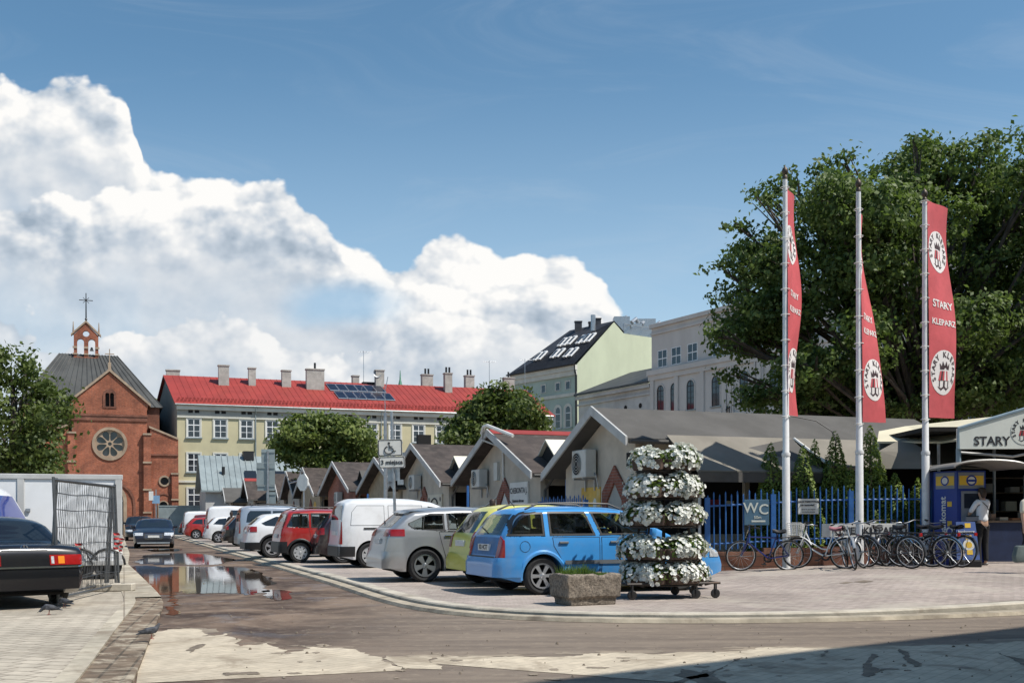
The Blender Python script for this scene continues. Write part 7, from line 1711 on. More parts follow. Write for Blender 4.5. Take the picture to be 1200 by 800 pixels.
c = copy_tree(proto); place_bike(c, 1064, 669, 23.4, 140, 6, 'black bicycle tucked behind the white barred handlebar one')
c = copy_tree(proto, None, {M_['bike_grey']: M_['chrome']}); place_bike(c, 1084, 669, 22.9, 132, -8, 'black city bicycle with bright chrome mudguards left of the cash machine')
c = copy_tree(proto, None, remap1); place_bike(c, 1102, 668, 23.3, 122, 8, 'grey bicycle with red rear lamp nearest the cash machine')

# ------------------------------------------------------------------ flower tower and planter
M_['petal'] = leaf_mat('white petals', (.80, .81, .76), (.90, .90, .86), .25, .6); M_['box_brown'] = mat('brown flower box', (.095, .062, .048), .8, var=.25, scale=5, dirt=(.16, .12, .09), damt=.4)
M_['leaf_petunia'] = leaf_mat('petunia leaves', (.06, .12, .02), (.22, .30, .06), .3); M_['rust_frame'] = mat('dark rack steel', (.04, .035, .032), .6, .4, var=.3, dirt=(.16, .08, .04), damt=.4)
FTY = 17.0
fp = G(778, 703, gz(2.4, FTY)); fp = D(778, 703, FTY); ft = empty('flower_tower', (fp.x, fp.y, gz(fp.x, fp.y)), R(14), 'five tiered wheeled rack of white petunias in brown boxes before the blue estate car', 'flower rack')
pm = FTY/F; zbase = ft.location.z
tiers = [(779, 527, 42, 552), (778, 560, 49, 584), (779, 596, 54, 616), (777, 633, 58, 655), (778, 664, 60, 683)]   # centre px, flower line, half width px, box bottom
def zt(py): return CZ+(608-py)*pm-zbase
def petals(name, P_, O_, size, m_, parent, r):
    """Open five lobed blooms."""
    n = len(P_); t = np.cross(O_, r.normal(size=(n, 3))); t /= np.linalg.norm(t, axis=1)[:, None]; b = np.cross(O_, t); s_ = (size*r.uniform(.75, 1.25, n))
    V = []; Fc = []
    for i in range(n):
        b0 = len(V); V.append(tuple(P_[i]-O_[i]*s_[i]*.3))
        for j in range(10):
            a = j*math.pi/5; rr_ = s_[i]*(1.0 if j % 2 == 0 else .80); V.append(tuple(P_[i]+(t[i]*math.cos(a)+b[i]*math.sin(a))*rr_))
        for j in range(10): Fc.append((b0, b0+1+j, b0+1+(j+1) % 10))
    me = bpy.data.meshes.new(name); me.from_pydata(V, [], Fc); me.materials.append(m_); o = bpy.data.objects.new(name, me); COL.objects.link(o); o.parent = parent; return o
rF = np.random.default_rng(77)
for i, (cx, py, hw, pb) in enumerate(tiers):
    w_ = hw*pm; zf, zb_ = zt(py), zt(pb); xo = (cx-778)*pm; Rt = w_*.80
    nb_ = 5 if i < 2 else 6
    for q in range(nb_):            # boxes stand round the rack in a ring, mounds of bloom hang over their rims
        a_ = 2*math.pi*(q+.25)/nb_-math.pi/2; cxx_, cyy_ = xo+Rt*.80*math.cos(a_), Rt*.66*math.sin(a_); bwid = Rt*1.02*2*math.sin(math.pi/nb_)*.86
        tdir = Vector((-math.sin(a_), math.cos(a_)*.85, 0)).normalized(); odir = Vector((math.cos(a_), math.sin(a_), 0)).normalized()
        mb = MB(); vs = []
        for zz, k1_, k2_ in ((zb_, .90, .085), (zb_+.17, 1.0, .105)):
            for su, sv in ((-1, -1), (1, -1), (1, 1), (-1, 1)): p = Vector((cxx_, cyy_, zz))+tdir*su*bwid*.5*k1_+odir*(-sv)*k2_; vs.append(p)
        mb.add(vs, [(0, 3, 2, 1), (4, 5, 6, 7), (0, 1, 5, 4), (1, 2, 6, 5), (2, 3, 7, 6), (3, 0, 4, 7)]); bo = mb.build('flower_box', M_['box_brown'], ft, bevel=.012)
        vis = .55 if math.sin(a_) > .5 else 1.0
        grow_ = rF.uniform(.85, 1.15)
        k = int(225*bwid/.55*vis*grow_); nL = int(560*bwid/.55*vis)
        def cloud(n_, grow):
            u = rF.normal(size=n_)*.48; th = rF.uniform(-.75, math.pi+.1, n_)
            lump = 1+.20*np.sin(u*4+q*2.3+i*1.7)+.15*np.sin(u*9+i+q)+.10*np.sin(th*5+q)
            rad = (.140*lump*grow_*np.clip(1.15-.28*u*u, .4, 1.2)+grow)*rF.uniform(.70, 1.0, n_)**.5
            o_ = np.cos(th)*rad*1.15; z = zb_+.19+np.sin(th)*rad*1.02-np.clip(np.cos(th), 0, 1)*rF.uniform(0, .07, n_)-.035*u*u
            x = cxx_+tdir.x*u*bwid*.5+odir.x*o_; y = cyy_+tdir.y*u*bwid*.5+odir.y*o_
            O_ = np.stack([odir.x*np.cos(th)+tdir.x*u*.3, odir.y*np.cos(th)+tdir.y*u*.3, np.sin(th)*.8+.15], 1)+rF.normal(size=(n_, 3))*.32; O_ /= np.linalg.norm(O_, axis=1)[:, None]
            return np.stack([x, y, z], 1), O_
        Pp, Oo = cloud(nL, -.035); fo = leaf_mesh('foliage', Pp, .026, M_['leaf_petunia'], bo, rF, outward=Oo, aspect=.6); fo['kind'] = 'stuff'
        Pp, Oo = cloud(k, .02); pe = petals('petunias', Pp, Oo, .035, M_['petal'], bo, rF); pe['kind'] = 'stuff'
mb = MB(); z0 = .26
w5, w1 = tiers[4][2]*pm, tiers[0][2]*pm
for sx_ in (-1, 1):
    for sy_ in (-1, 1): mb.tube((sx_*w5*.55, sy_*.30, z0), (sx_*w1*.35, sy_*.12, zt(548)), .02, 6)
for (cx, py, hw, pb) in tiers:
    zz = zt(pb)-.02; w_ = hw*pm
    mb.path([(w_*.64*math.cos(a*.3927), w_*.53*math.sin(a*.3927), zz) for a in range(16)], .016, 5, closed=True); mb.path([(w_*.78*math.cos(a*.3927), w_*.62*math.sin(a*.3927), zz+.002) for a in range(16)], .012, 5, closed=True)
    for x in (-w_*.6, 0, w_*.6): mb.tube((x, -w_*.45, zz-.015), (x, w_*.45, zz-.015), .014, 5)
for sy_ in (-.42, .42): mb.tube((-w5*.95, sy_, .24), (w5*.95, sy_, .24), .022, 6)
for x in (-w5*.9, 0, w5*.9): mb.tube((x, -.42, .24), (x, .42, .24), .022, 6)
mb.tube((0, 0, .24), (0, 0, zt(540)), .03, 8)
for x in (-w5*.75, w5*.35, w5*.8): mb.tube((x, -.42, .24), (x*.8, -.40, zt(683)-.02), .016, 5); mb.tube((x, .42, .24), (x*.8, .40, zt(683)-.02), .016, 5)
mb.build('rack', M_['rust_frame'], ft)
for x in (-w5*.85, w5*.45, w5*.85):
    for sy_ in (-.42, .42):
        mb = MB(); mb.lathe([(.0, -.02), (.062, -.02), (.075, -.012), (.075, .012), (.062, .02), (0, .02)], 14, M=Matrix.Translation((x, sy_, .076)) @ Matrix.Rotation(R(90), 4, 'X')); mb.box(x-.012, x+.012, sy_-.035, sy_-.028, .07, .23); mb.box(x-.012, x+.012, sy_+.028, sy_+.035, .07, .23); mb.build('castor', M_['black'], ft)
# planter trough
M_['aggregate'] = mat('washed concrete', (.21, .175, .14), .95, var=.45, scale=28, bump=.9, bscale=45, dirt=(.10, .08, .065), damt=.6, dscale=2.5)
pl0 = D(688, 712, 15.6); plt_ = empty('concrete_planter', (pl0.x-.02, pl0.y+.1, gz(pl0.x, pl0.y)), R(24), 'rough brown concrete trough with grass standing beside the flower tower', 'planter')
mb = MB(); Lp, Wp, Hp = .86, .60, .46
o_l = [(-Lp/2, -Wp/2), (Lp/2, -Wp/2), (Lp/2, Wp/2), (-Lp/2, Wp/2)]
rings = [(.86, 0), (.88, .10), (1.0, .12), (1.03, Hp-.02), (1.0, Hp), (.82, Hp), (.80, Hp-.06)]
rows = [[(x*k_, y*k_, z) for x, y in o_l]+[(o_l[0][0]*k_, o_l[0][1]*k_, z)] for k_, z in rings]; mb.grid(rows, flip=False); mb.add([(x*.8, y*.8, Hp-.06) for x, y in o_l], [(0, 1, 2, 3)], 0); mb.add([(x*.86, y*.86, 0) for x, y in o_l], [(3, 2, 1, 0)], 0)
q = mb.build('trough', M_['aggregate'], plt_, bevel=.012)
bm = bmesh.new(); bm.from_mesh(q.data); bmesh.ops.subdivide_edges(bm, edges=[e for e in bm.edges if e.calc_length() > .2], cuts=9, use_grid_fill=True); bmesh.ops.triangulate(bm, faces=bm.faces[:])
from mathutils import noise as mnoise
for v in bm.verts:
    d = Vector((mnoise.noise(v.co*7), mnoise.noise(v.co*7+Vector((9, 0, 0))), mnoise.noise(v.co*5+Vector((0, 9, 0)))))
    v.co += d*.022 if v.co.z > .02 else d*.004
    if v.co.z > .40: v.co.z -= max(0, mnoise.noise(Vector((v.co.x*4, v.co.y*4, 3))))*.07
bm.to_mesh(q.data); bm.free(); q.data.update()
n = 1300; rG = np.random.default_rng(5); P0 = np.stack([rG.uniform(-.36, .30, n), rG.uniform(-.24, .24, n), np.full(n, Hp-.085)], 1)
V = []; Fc = []
for p in P0:
    h_ = rG.uniform(.03, .17)*(1 if p[0] < .12 else .5)*(.6+.8*abs(math.sin(p[0]*9+p[1]*5))); a = rG.uniform(0, 6.28); d = np.array([math.cos(a), math.sin(a), 0]); t_ = p+np.array([rG.normal()*.05, rG.normal()*.05, h_]); b0 = len(V); m2 = (p+t_)/2+np.array([0, 0, .02]); V += [tuple(p-d*.006), tuple(p+d*.006), tuple(m2+d*.005), tuple(t_), tuple(m2-d*.005)]; Fc.append((b0, b0+1, b0+2, b0+3, b0+4))
me = bpy.data.meshes.new('grass'); me.from_pydata(V, [], Fc); me.materials.append(M_['leaf_grass']); o = bpy.data.objects.new('grass', me); COL.objects.link(o); o.parent = plt_; o['kind'] = 'stuff'
# ------------------------------------------------------------------ flags, signs, cash machine, lorry, site fence, pigeons
M_['flag_red'] = mat('faded red flag cloth', (.52, .085, .095), .8, var=.12, scale=2, bump=.25, bscale=7)
M_['flag_white'] = mat('white flag print', (.76, .72, .70), .85, var=.05); M_['flag_ink'] = mat('dark flag print', (.06, .035, .04), .85, var=.1)
M_['pole_white'] = mat('white flagpole', (.70, .70, .70), .45, var=.08, scale=3, dirt=(.38, .36, .33), damt=.45, dscale=2.0); M_['finial'] = mat('bronze finial', (.08, .06, .045), .5, .5, var=.1)
def flagpole(px, pyt, yb, y, label, flab, ft_, fb_, shape, badges, words):
    """shape(f) -> (yaw in degrees of the cloth at height fraction f, width, belly)."""
    b = D(px, 660, y); z0 = gz(b.x, b.y); zt_ = CZ+(H0-pyt)*y/F
    o = empty('flagpole', (b.x, b.y, z0), 0, label, 'flagpole', 'flagpoles along the market fence'); Hh = zt_-z0
    mb = MB(); mb.path([(0, 0, -.1), (0, 0, 2.6), (0, 0, 2.62), (0, 0, Hh-.25)], [.090, .086, .074, .052], 14); mb.lathe([(.095, 2.52), (.10, 2.56), (.095, 2.60)], 14); mb.build('mast', M_['pole_white'], o, smooth=True, sharp=50)
    mb = MB(); mb.lathe([(.056, Hh-.26), (.06, Hh-.2), (.035, Hh-.16), (.06, Hh-.12), (.075, Hh-.07), (.05, Hh-.01), (.015, Hh+.03), (.0, Hh+.07)], 12); mb.build('finial', M_['finial'], o, smooth=True)
    fz1, fz0 = CZ+(H0-ft_)*y/F-z0, CZ+(H0-fb_)*y/F-z0
    fl = empty('banner', (b.x, b.y, z0), 0, flab, 'flag', 'banners on the market flagpoles')
    def S(u, f):
        z = fz1+(fz0-fz1)*f; yaw, wd, belly = shape(f); a = R(yaw); x = u*wd
        side = belly*math.sin(u*math.pi)*.5+.035*math.sin(u*7+f*9)*u
        return Vector((.07*math.cos(a)+x*math.cos(a)-side*math.sin(a), -.02+x*math.sin(a)+side*math.cos(a)-.06*math.sin(f*2.2), z-.05*u*math.sin(f*5)-.02*u))
    def N(u, f):
        d = (S(u+.02, f)-S(u-.02, f)).cross(S(u, f-.01)-S(u, f+.01)); return d.normalized()
    mb = MB(); nu, nf = 14, 70
    for sgn in (1,): mb.grid([[S(u/nu, f/nf) for u in range(nu+1)] for f in range(nf+1)], 0)
    cl = mb.build('cloth', M_['flag_red'], fl, smooth=True, sharp=180)
    Hc = fz1-fz0; WW_ = .95
    def put(mbx, pts, fs, mi, lift):
        for sgn in (1, -1):
            mbx.add([S(min(.98, max(.02, u)), f)+N(min(.98, max(.02, u)), f)*lift*sgn for u, f in pts], fs, mi)
    def ellip(cu_, cf, ru, rf, n=28, rings=4):
        pts = [(cu_, cf)]; fs = []
        for k in range(1, rings+1):
            for j in range(n): a = 6.2832*j/n; pts.append((cu_+ru*k/rings*math.cos(a), cf+rf*k/rings*math.sin(a)))
        for j in range(n): fs.append((0, 1+j, 1+(j+1) % n))
        for k in range(rings-1):
            for j in range(n): a, b_ = 1+k*n+j, 1+k*n+(j+1) % n; fs.append((a, a+n, b_+n, b_))
        return pts, fs
    for cf, rf in badges:
        mb = MB(); pts, fs = ellip(.5, cf, .46, rf); put(mb, pts, fs, 0, .006); bd = mb.build('badge', M_['flag_white'], cl)
        mb = MB(); rw_, rh = .46, rf
        P = lambda u, v: (.5+u*rw_, cf-v*rh)
        txt = 'STARY KLEPARZ'; n = len(txt)
        for i, chx in enumerate(txt):
            if chx == ' ': continue
            a = R(205-230*i/(n-1)); vs, fs = text_geo(chx, .36, .008, 0.0)
            ca, sa = math.cos(a), math.sin(a)
            put(mb, [P(ca*.78+(v_.x*sa+v_.y*ca), sa*.78+(-v_.x*ca+v_.y*sa)) for v_ in vs], fs, 0, .012)
        vs, fs = fill([(-.30, .12), (.30, .12), (.34, .42), (.20, .26), (.12, .50), (0, .28), (-.12, .50), (-.20, .26), (-.34, .42)]); put(mb, [P(p.x, p.y) for p in vs], fs, 0, .012)
        for k in range(6):
            a, b_ = -.30+.1*k, -.30+.1*(k+1); A, B_ = -.42+.14*k, -.42+.14*(k+1); put(mb, [P(a, .06), P(b_, .06), P(B_, -.36), P(A, -.36)], [(0, 1, 2, 3)], 1 if k % 2 == 0 else 0 if k == 1 else 2, .012)
        for a, b_ in ((-.36, -.30), (.30, .36), (-.06, .06)): put(mb, [P(a, -.36), P(b_, -.36), P(b_, -.64), P(a, -.64)], [(0, 1, 2, 3)], 0, .012)
        vs, fs = fill([(-.5, -.62), (-.2, -.80), (0, -.68), (.2, -.80), (.5, -.62), (.2, -.70), (0, -.58), (-.2, -.70)]); put(mb, [P(p.x, p.y) for p in vs], fs, 0, .012)
        mb.build('badge_print', [M_['flag_ink'], M_['flag_red'], M_['flag_white']], bd)
    mb = MB()
    for txt, cf, cu_, sz in words:
        vs, fs = text_geo(txt, 1.0, .02, 0.0); put(mb, [(cu_+v_.x*sz/WW_, cf-v_.y*sz/Hc) for v_ in vs], fs, 0, .010)
    if words: mb.build('lettering', M_['flag_white'], cl)
    n = max(6, int(Hc/.55))
    mb = MB()
    for k in range(n+1):
        f = k/n; z = S(0, f).z; mb.path([((.10*math.cos(a*.5236)), .10*math.sin(a*.5236)-.0, z-.04) for a in range(12)], .009, 4, closed=True)
    mb.build('ring', M_['sign_white'], cl)
    return o
def sm(a, b, f): f = min(1, max(0, f)); f = f*f*(3-2*f); return a+(b-a)*f
def sh1(f): return (60+3*math.sin(f*8+1), .86, .04+.07*math.sin(f*7+.4))
flagpole(921.5, 198, 664, 23.9, 'left white flagpole beside the WC sign', 'furled red banner hanging edge on from the left flagpole', 219, 487, sh1, ((.235, .085), (.80, .10)), (('STARY', .46, .5, .20), ('KLEPARZ', .53, .5, .18)))
def sh2(f): return (sm(68, 37, (f-.15)/.8), .88, .02+.07*math.sin(f*6+.3))
flagpole(1007.5, 213, 668, 24.2, 'middle white flagpole behind the silver bicycle', 'red banner twisting from back to front on the middle flagpole', 245, 496, sh2, ((.20, .09), (.80, .10)), (('STARY', .50, .5, .22), ('KLEPARZ', .57, .5, .19)))
def sh3(f): return (40+4*math.sin(f*7)-8*f, .98, .07*math.sin(f*6+1))
flagpole(1085, 225, 666, 24.6, 'right white flagpole in front of the cream canvas roof', 'open red banner with two white badges on the right flagpole', 236, 491, sh3, ((.22, .095), (.79, .105)), (('STARY', .47, .52, .25), ('KLEPARZ', .555, .52, .20)))
mb = MB()
# loose halyard at the left pole
hy = D(924, 487, 23.85); ha = empty('halyard', hy, 0, 'dark loose halyard blowing off the foot of the left banner', 'rope')
mb.path([(0, 0, .0), (.15, 0, -.02), (.6, -.05, -.12), (.95, -.05, -.35), (1.05, -.05, -.6)], .014, 5); mb.build('rope', M_['black'], ha)

# --- parking sign for the disabled on its galvanised post
sp_ = G(465, 672, PAVE); sg_ = empty('parking_sign', (sp_.x, sp_.y, PAVE), R(4), 'grey post with wheelchair parking sign and plate reading 3 miejsca', 'sign', ry=R(-1.6))
ys = sp_.y; mm = ys/F
mb = MB(); mb.path([(0, 0, -.05), (0, 0, 3.75)], .034, 10); mb.build('post', M_['steel'], sg_, smooth=True)
def zz_(py): return CZ+(608-py)*mm-PAVE
cz1, hz1 = (zz_(514)+zz_(534))/2, (zz_(514)-zz_(534)); cz2, hz2 = (zz_(534)+zz_(548))/2, (zz_(534)-zz_(548))
def rrect(cx, cz, w__, h__, r_=.03, n=4):
    out = []
    for qx, qz, a0 in ((1, 1, 0), (-1, 1, 90), (-1, -1, 180), (1, -1, 270)):
        for k in range(n+1): a = R(a0+90*k/n); out.append((cx+qx*(w__/2-r_)+r_*math.cos(a), cz+qz*(h__/2-r_)+r_*math.sin(a)))
    return out
mb = MB(); plate(mb, rrect(-.06, cz1, .56, hz1-.01), [], -.06, -.045, 0); p1 = mb.build('sign_plate', M_['sign_white'], sg_)
mb = MB(); plate(mb, rrect(-.06, cz1, .545, hz1-.025), [rrect(-.06, cz1, .51, hz1-.06)], -.0635, -.0605)
th_ = lambda pts, r_: mb.path([(-.06+x, -.066, cz1+z) for x, z in pts], r_, 6)
th_([(-.02, .07), (-.005, -.01), (.06, -.015), (.09, -.085), (.125, -.075)], .013); th_([(-.015, .03), (.055, .028)], .010)
mb.disc((-.085, -.066, cz1+.105), .028, (0, -1, 0), 12); th_([(-.03+.10*math.cos(R(a)), -.05+.085*math.sin(R(a))) for a in range(110, 361, 18)], .012)
mb.build('wheelchair_symbol', M_['ink'], p1)
mb = MB(); plate(mb, rrect(-.03, cz2, .60, hz2-.012), [], -.06, -.045); p2 = mb.build('sign_plate', M_['sign_white'], sg_)
mb = MB(); plate(mb, rrect(-.03, cz2, .58, hz2-.03), [rrect(-.03, cz2, .55, hz2-.055)], -.0635, -.0605); mb.build('border', M_['ink'], p2)
text_obj('lettering', '3 miejsca', .135, M_['ink'], p2, (-.03, -.066, cz2), (1, 0, 0), (0, 0, 1), .003)
mb = MB(); mb.box(-.14, .14, .04, .055, cz2-.42, cz2-.14); mb.box(.08, .22, .03, .05, cz2-.52, cz2-.40); mb.build('rear_plate', M_['steel'], sg_)
# --- big traffic sign seen from the back, far down the kerb
tp = ST(47.0, 5.3); tq = D(314, 612, 46.0); ts = empty('direction_sign', (tq.x, tq.y, PAVE), TH*.4, 'large grey road sign seen from behind on a slim post', 'sign')
mk = 46.0/F; Z = lambda py: CZ+(608-py)*mk-PAVE
mb = MB(); mb.path([(0, 0, 0), (0, 0, Z(527))], .045, 8); mb.build('post', M_['steel'], ts)
for (a, b, c_, d_) in ((-7.5, 8, 525, 541), (-13, 8, 541, 567), (-12, 8, 567, 574), (-2, 9, 575, 589)):
    mb = MB(); mb.box(a*mk, b*mk, .05, .08, Z(d_)+.01, Z(c_)); mb.box(a*mk, b*mk, .02, .05, (Z(c_)*.75+Z(d_)*.25), (Z(c_)*.75+Z(d_)*.25)+.05); mb.build('sign_back', M_['zinc'], ts)
# slim lamp post behind the parking sign and small blue sign by the church
lp = D(452, 612, 40); lo = empty('lamp_post', (lp.x, lp.y, PAVE), 0, 'slim grey post rising just behind the wheelchair sign', 'post')
mb = MB(); mb.path([(0, 0, 0), (0, 0, 2.0), (0, 0, CZ+(608-486)*40/F)], [.09, .075, .06], 8); mb.build('mast', M_['steel'], lo, smooth=True)
mb = MB(); mb.path([(0, 0, 5.2), (-.02, 0, 6.0), (.1, 0, 6.6)], .015, 5); mb.build('wire', M_['steel'], lo)
bs_ = D(183, 612, 88); bo = empty('road_sign', (bs_.x, bs_.y, 0), TH*.5, 'small blue and white road sign on a post before the church', 'sign'); mk = 88/F
mb = MB(); mb.path([(0, 0, 0), (0, 0, 3.9)], .05, 6); mb.build('post', M_['steel'], bo); mb = MB(); mb.box(-.3, .3, -.1, -.06, 2.75, 3.4); mb.build('sign_plate', mat('pale blue sign', (.2, .34, .5), .5, var=.1), bo); mb = MB(); mb.box(-.55, -.2, -.14, -.1, 3.0, 3.75); mb.build('sign_back', M_['sign_white'], bo)

# --- cash machine kiosk
M_['atm_blue'] = mat('cash machine blue', (.016, .045, .27), .35, var=.06, scale=3); M_['atm_grey'] = mat('cash machine grey', (.22, .24, .28), .45, var=.08); M_['atm_yellow'] = mat('yellow mark', (.75, .48, .05), .5, var=.05); M_['screen'] = mat('dark screen', (.02, .025, .04), .1, var=0)
ay = 24.0; a0 = D(1121, 612, ay); at_ = empty('cash_machine', (a0.x, a0.y, gz(a0.x, a0.y)), R(0), 'blue cash machine kiosk with yellow marks under a curved grey canopy', 'cash machine', rx=0)
mk = ay/F; zA = lambda py: CZ+(608-py)*mk-at_.location.z
H_ = zA(553)
mb = MB(); mb.prism([(0, 0), (.66, 0), (.66, .95), (-.30, .95), (-.30, .52)], 'z', 0, H_); mb.build('cabinet', M_['atm_blue'], at_, bevel=.01)
mb = MB()      # canopy: shallow barrel
rows = []
for k in range(15): a = math.pi*k/14; rows.append([(.40-.80*math.cos(a), y_, H_+.02+.15*math.sin(a)) for y_ in (-.85, 1.0)])
mb.grid(rows); mb.grid([[(p[0], p[1], p[2]+.035) for p in r_] for r_ in rows], flip=True); mb.path([(r_[0][0], -.85, r_[0][2]+.017) for r_ in rows], .028, 5); mb.build('canopy', mat('smoked canopy', (.24, .23, .21), .4, var=.1), at_, smooth=True)
fm = lambda p, dx_, dz_: None
mb = MB(); mb.box(.04, .62, -.012, -.001, zA(574), zA(555)); band = mb.build('head_panel', M_['atm_grey'], at_)
mb = MB(); mb.box(.06, .6, -.02, -.013, zA(570), zA(559)); mb.build('yellow_band', M_['atm_yellow'], band)
mb = MB(); mb.disc((.33, -.022, zA(564.5)), .12, (0, -1, 0), 20, 0); mb.disc((.33, -.024, zA(564.5)), .085, (0, -1, 0), 20, 1)
mb.box(.24, .42, -.027, -.0245, zA(566), zA(563.5), 0); mb.build('round_mark', [M_['atm_blue'], M_['sign_white']], band)
mb = MB(); mb.box(.10, .62, -.03, -.001, zA(622), zA(577), 0); mb.box(.16, .56, -.04, -.0305, zA(597), zA(580), 1); mb.box(.14, .58, -.16, -.031, zA(612), zA(607), 0); mb.box(.2, .45, -.165, -.05, zA(607)+.001, zA(606), 1); mb.build('operating_panel', [M_['atm_grey'], M_['screen']], at_)
for k in range(3): mb = MB(); mb.box(.46, .54, -.05, -.0305, zA(604)+k*.06, zA(604)+.045+k*.06); mb.build('card_slot', M_['steel'], at_)
# left (angled) face with upright lettering and marks
nL_ = Vector((-.42, -.52, 0)); La, Lb = Vector((-.30, .52, 0)), Vector((0, 0, 0)); ld = (Lb-La).normalized(); ln_ = Vector((ld.y, -ld.x, 0)); Lw = (Lb-La).length
if ln_.y > 0: ln_ = -ln_
def LP(u, z, o_=.006): return La+ld*u+Vector((0, 0, z))+ln_*o_
def lquad(mbx, u0, u1, z0, z1, o_, mi=0): mbx.add([LP(u0, z0, o_), LP(u1, z0, o_), LP(u1, z1, o_), LP(u0, z1, o_)], [(0, 1, 2, 3)], mi)
mb = MB(); lquad(mb, .05, Lw-.05, zA(574), zA(555), .004, 0); mb.build('head_panel', M_['atm_grey'], at_)
mb = MB(); lquad(mb, .06, Lw-.06, zA(570), zA(559), .008, 0); mb.build('yellow_band', M_['atm_yellow'], at_)
for py in (592, 615, 632): mb = MB(); lquad(mb, Lw*.60, Lw*.80, zA(py+3), zA(py-3), .006, 0); mb.build('yellow_mark', M_['atm_yellow'], at_)
mb = MB(); mb.disc(LP(Lw/2, zA(564.5), .011), .11, ln_, 18, 0); mb.disc(LP(Lw/2, zA(564.5), .014), .075, ln_, 18, 1); mb.disc(LP(Lw*.7, zA(624), .009), .10, ln_, 18, 1); mb.disc(LP(Lw*.7, zA(624), .012), .06, ln_, 18, 0); mb.build('round_mark', [M_['atm_blue'], M_['sign_white']], at_)
text_obj('lettering', 'bankomat', .22, M_['sign_white'], at_, LP(Lw*.42, zA(606), .009), (0, 0, 1), -ld, .004)
# A-board beside it
ab = D(1131, 646, 23.3); ao = empty('advertising_board', (ab.x, ab.y, gz(ab.x, ab.y)), R(-8), 'blue folding board with yellow marks at the foot of the cash machine', 'board')
mb = MB(); hA = .98
for sg in (-1, 1): mb.add([(-.24, sg*.26-.0, .16), (.24, sg*.26, .16), (.20, sg*.03, hA), (-.20, sg*.03, hA), (-.24, sg*.26+.02, .16), (.24, sg*.26+.02, .16), (.20, sg*.03+.02, hA), (-.20, sg*.03+.02, hA)], [(0, 1, 2, 3), (7, 6, 5, 4), (0, 4, 5, 1), (1, 5, 6, 2), (2, 6, 7, 3), (3, 7, 4, 0)])
pn = mb.build('panel', mat('faded blue board', (.06, .11, .30), .5, var=.1), ao)
mb = MB(); mb.box(-.27, .27, -.3, .3, 0, .15); mb.build('foot', M_['rubber'], ao, bevel=.02)
ap = lambda x, z, o_=.006: Vector((x, -.26+.23*(z-.16)/(hA-.16)-o_, z))
for z in (.9, .64, .32): mb = MB(); mb.add([ap(-.02, z-.05), ap(.1, z-.05), ap(.1, z+.05), ap(-.02, z+.05)], [(0, 1, 2, 3)]); mb.build('yellow_mark', M_['atm_yellow'], pn)
mb = MB(); mb.disc(ap(.03, .48, .007), .12, (0, -1, .25), 18, 0); mb.disc(ap(.03, .48, .01), .07, (0, -1, .25), 18, 1); mb.build('round_mark', [M_['sign_white'], M_['atm_yellow']], pn)
text_obj('lettering', 'bankomat', .085, M_['sign_white'], pn, ap(-.0, .76, .008), (1, 0, 0), (0, .27, 1), .002)

# --- white box lorry and white van at the left edge
M_['lorry_box'] = mat('white lorry box', (.74, .75, .76), .5, var=.04, scale=1, dirt=(.55, .55, .53), damt=.4, dscale=.6)
ly = 23.0; c1 = D(143, 612, ly+.7); c0 = D(24, 612, ly); dv_ = Vector((c1.x-c0.x, c1.y-c0.y, 0)); La_ = math.atan2(dv_.y, dv_.x); lr = empty('box_trailer', (c1.x, c1.y, .055), La_, 'white box trailer standing behind the wire site fence', 'trailer')
mk = ly/F; zl = lambda py: CZ+(609.5-py)*mk-.055
zt1, zb1 = zl(555.5), zl(660); BL_ = 3.9
mb = MB(); mb.box(-BL_, 0, 0, 1.9, zb1, zt1); mb.build('box', M_['lorry_box'], lr, bevel=.03)
for x in (-.06, -dv_.length+.02): mb = MB(); mb.box(x-.09, x+.06, -.03, .0, zb1-.02, zt1+.02); mb.build('corner_rail', M_['fascia'], lr, bevel=.012)
mb = MB(); mb.box(-BL_, .02, -.034, -.002, zt1-.09, zt1+.022); mb.build('top_rail', M_['fascia'], lr, bevel=.01)
mb = MB(); mb.box(-BL_, .02, -.034, -.002, zb1-.06, zb1+.05); mb.build('bottom_rail', M_['fascia'], lr, bevel=.01)
mb = MB(); mb.box(-BL_+.1, -.05, .25, 1.65, .22, zb1-.003); mb.build('chassis', M_['black'], lr)
for x in (-.86, -.30):
    for y_ in (.10, 1.80): add_wheel(lr, x, y_, .30, .2, 7, 'steel')
for x in (-.86, -.30):
    mb = MB(); mb.path([(x+.36*math.cos(R(a)), .0, .31+.36*math.sin(R(a))) for a in range(0, 181, 20)], .03, 6); mb.build('mudguard', M_['black'], lr)
mb = MB(); mb.path([(-.95, -.05, .42), (-.82, -.07, .80), (-.70, -.06, .50), (-.6, -.05, .34)], .02, 6); mb.build('cable', M_['black'], lr)
for z_ in (.9, 1.5): mb = MB(); mb.box(-1.95, -1.86, -.05, -.002, z_, z_+.06); mb.build('hinge', M_['steel'], lr)
Bv = Body(4.9, 1.95, 2.05, [(0, .5), (.03, .8), (.08, 1.8), (.2, 1.98), (.6, 2.05), (3.6, 2.05), (3.95, 1.98), (4.10, 1.86), (4.46, 1.16), (4.6, 1.05), (4.8, .9), (4.87, .6), (4.9, .45)], 1.18, zb=.24, rr=.84, wr=.33, ra=.95, fa=4.0, ke=.10)
vd_ = Vector((math.cos(R(8)), math.sin(R(8)), 0)); vn = D(23, 612, 21.3)
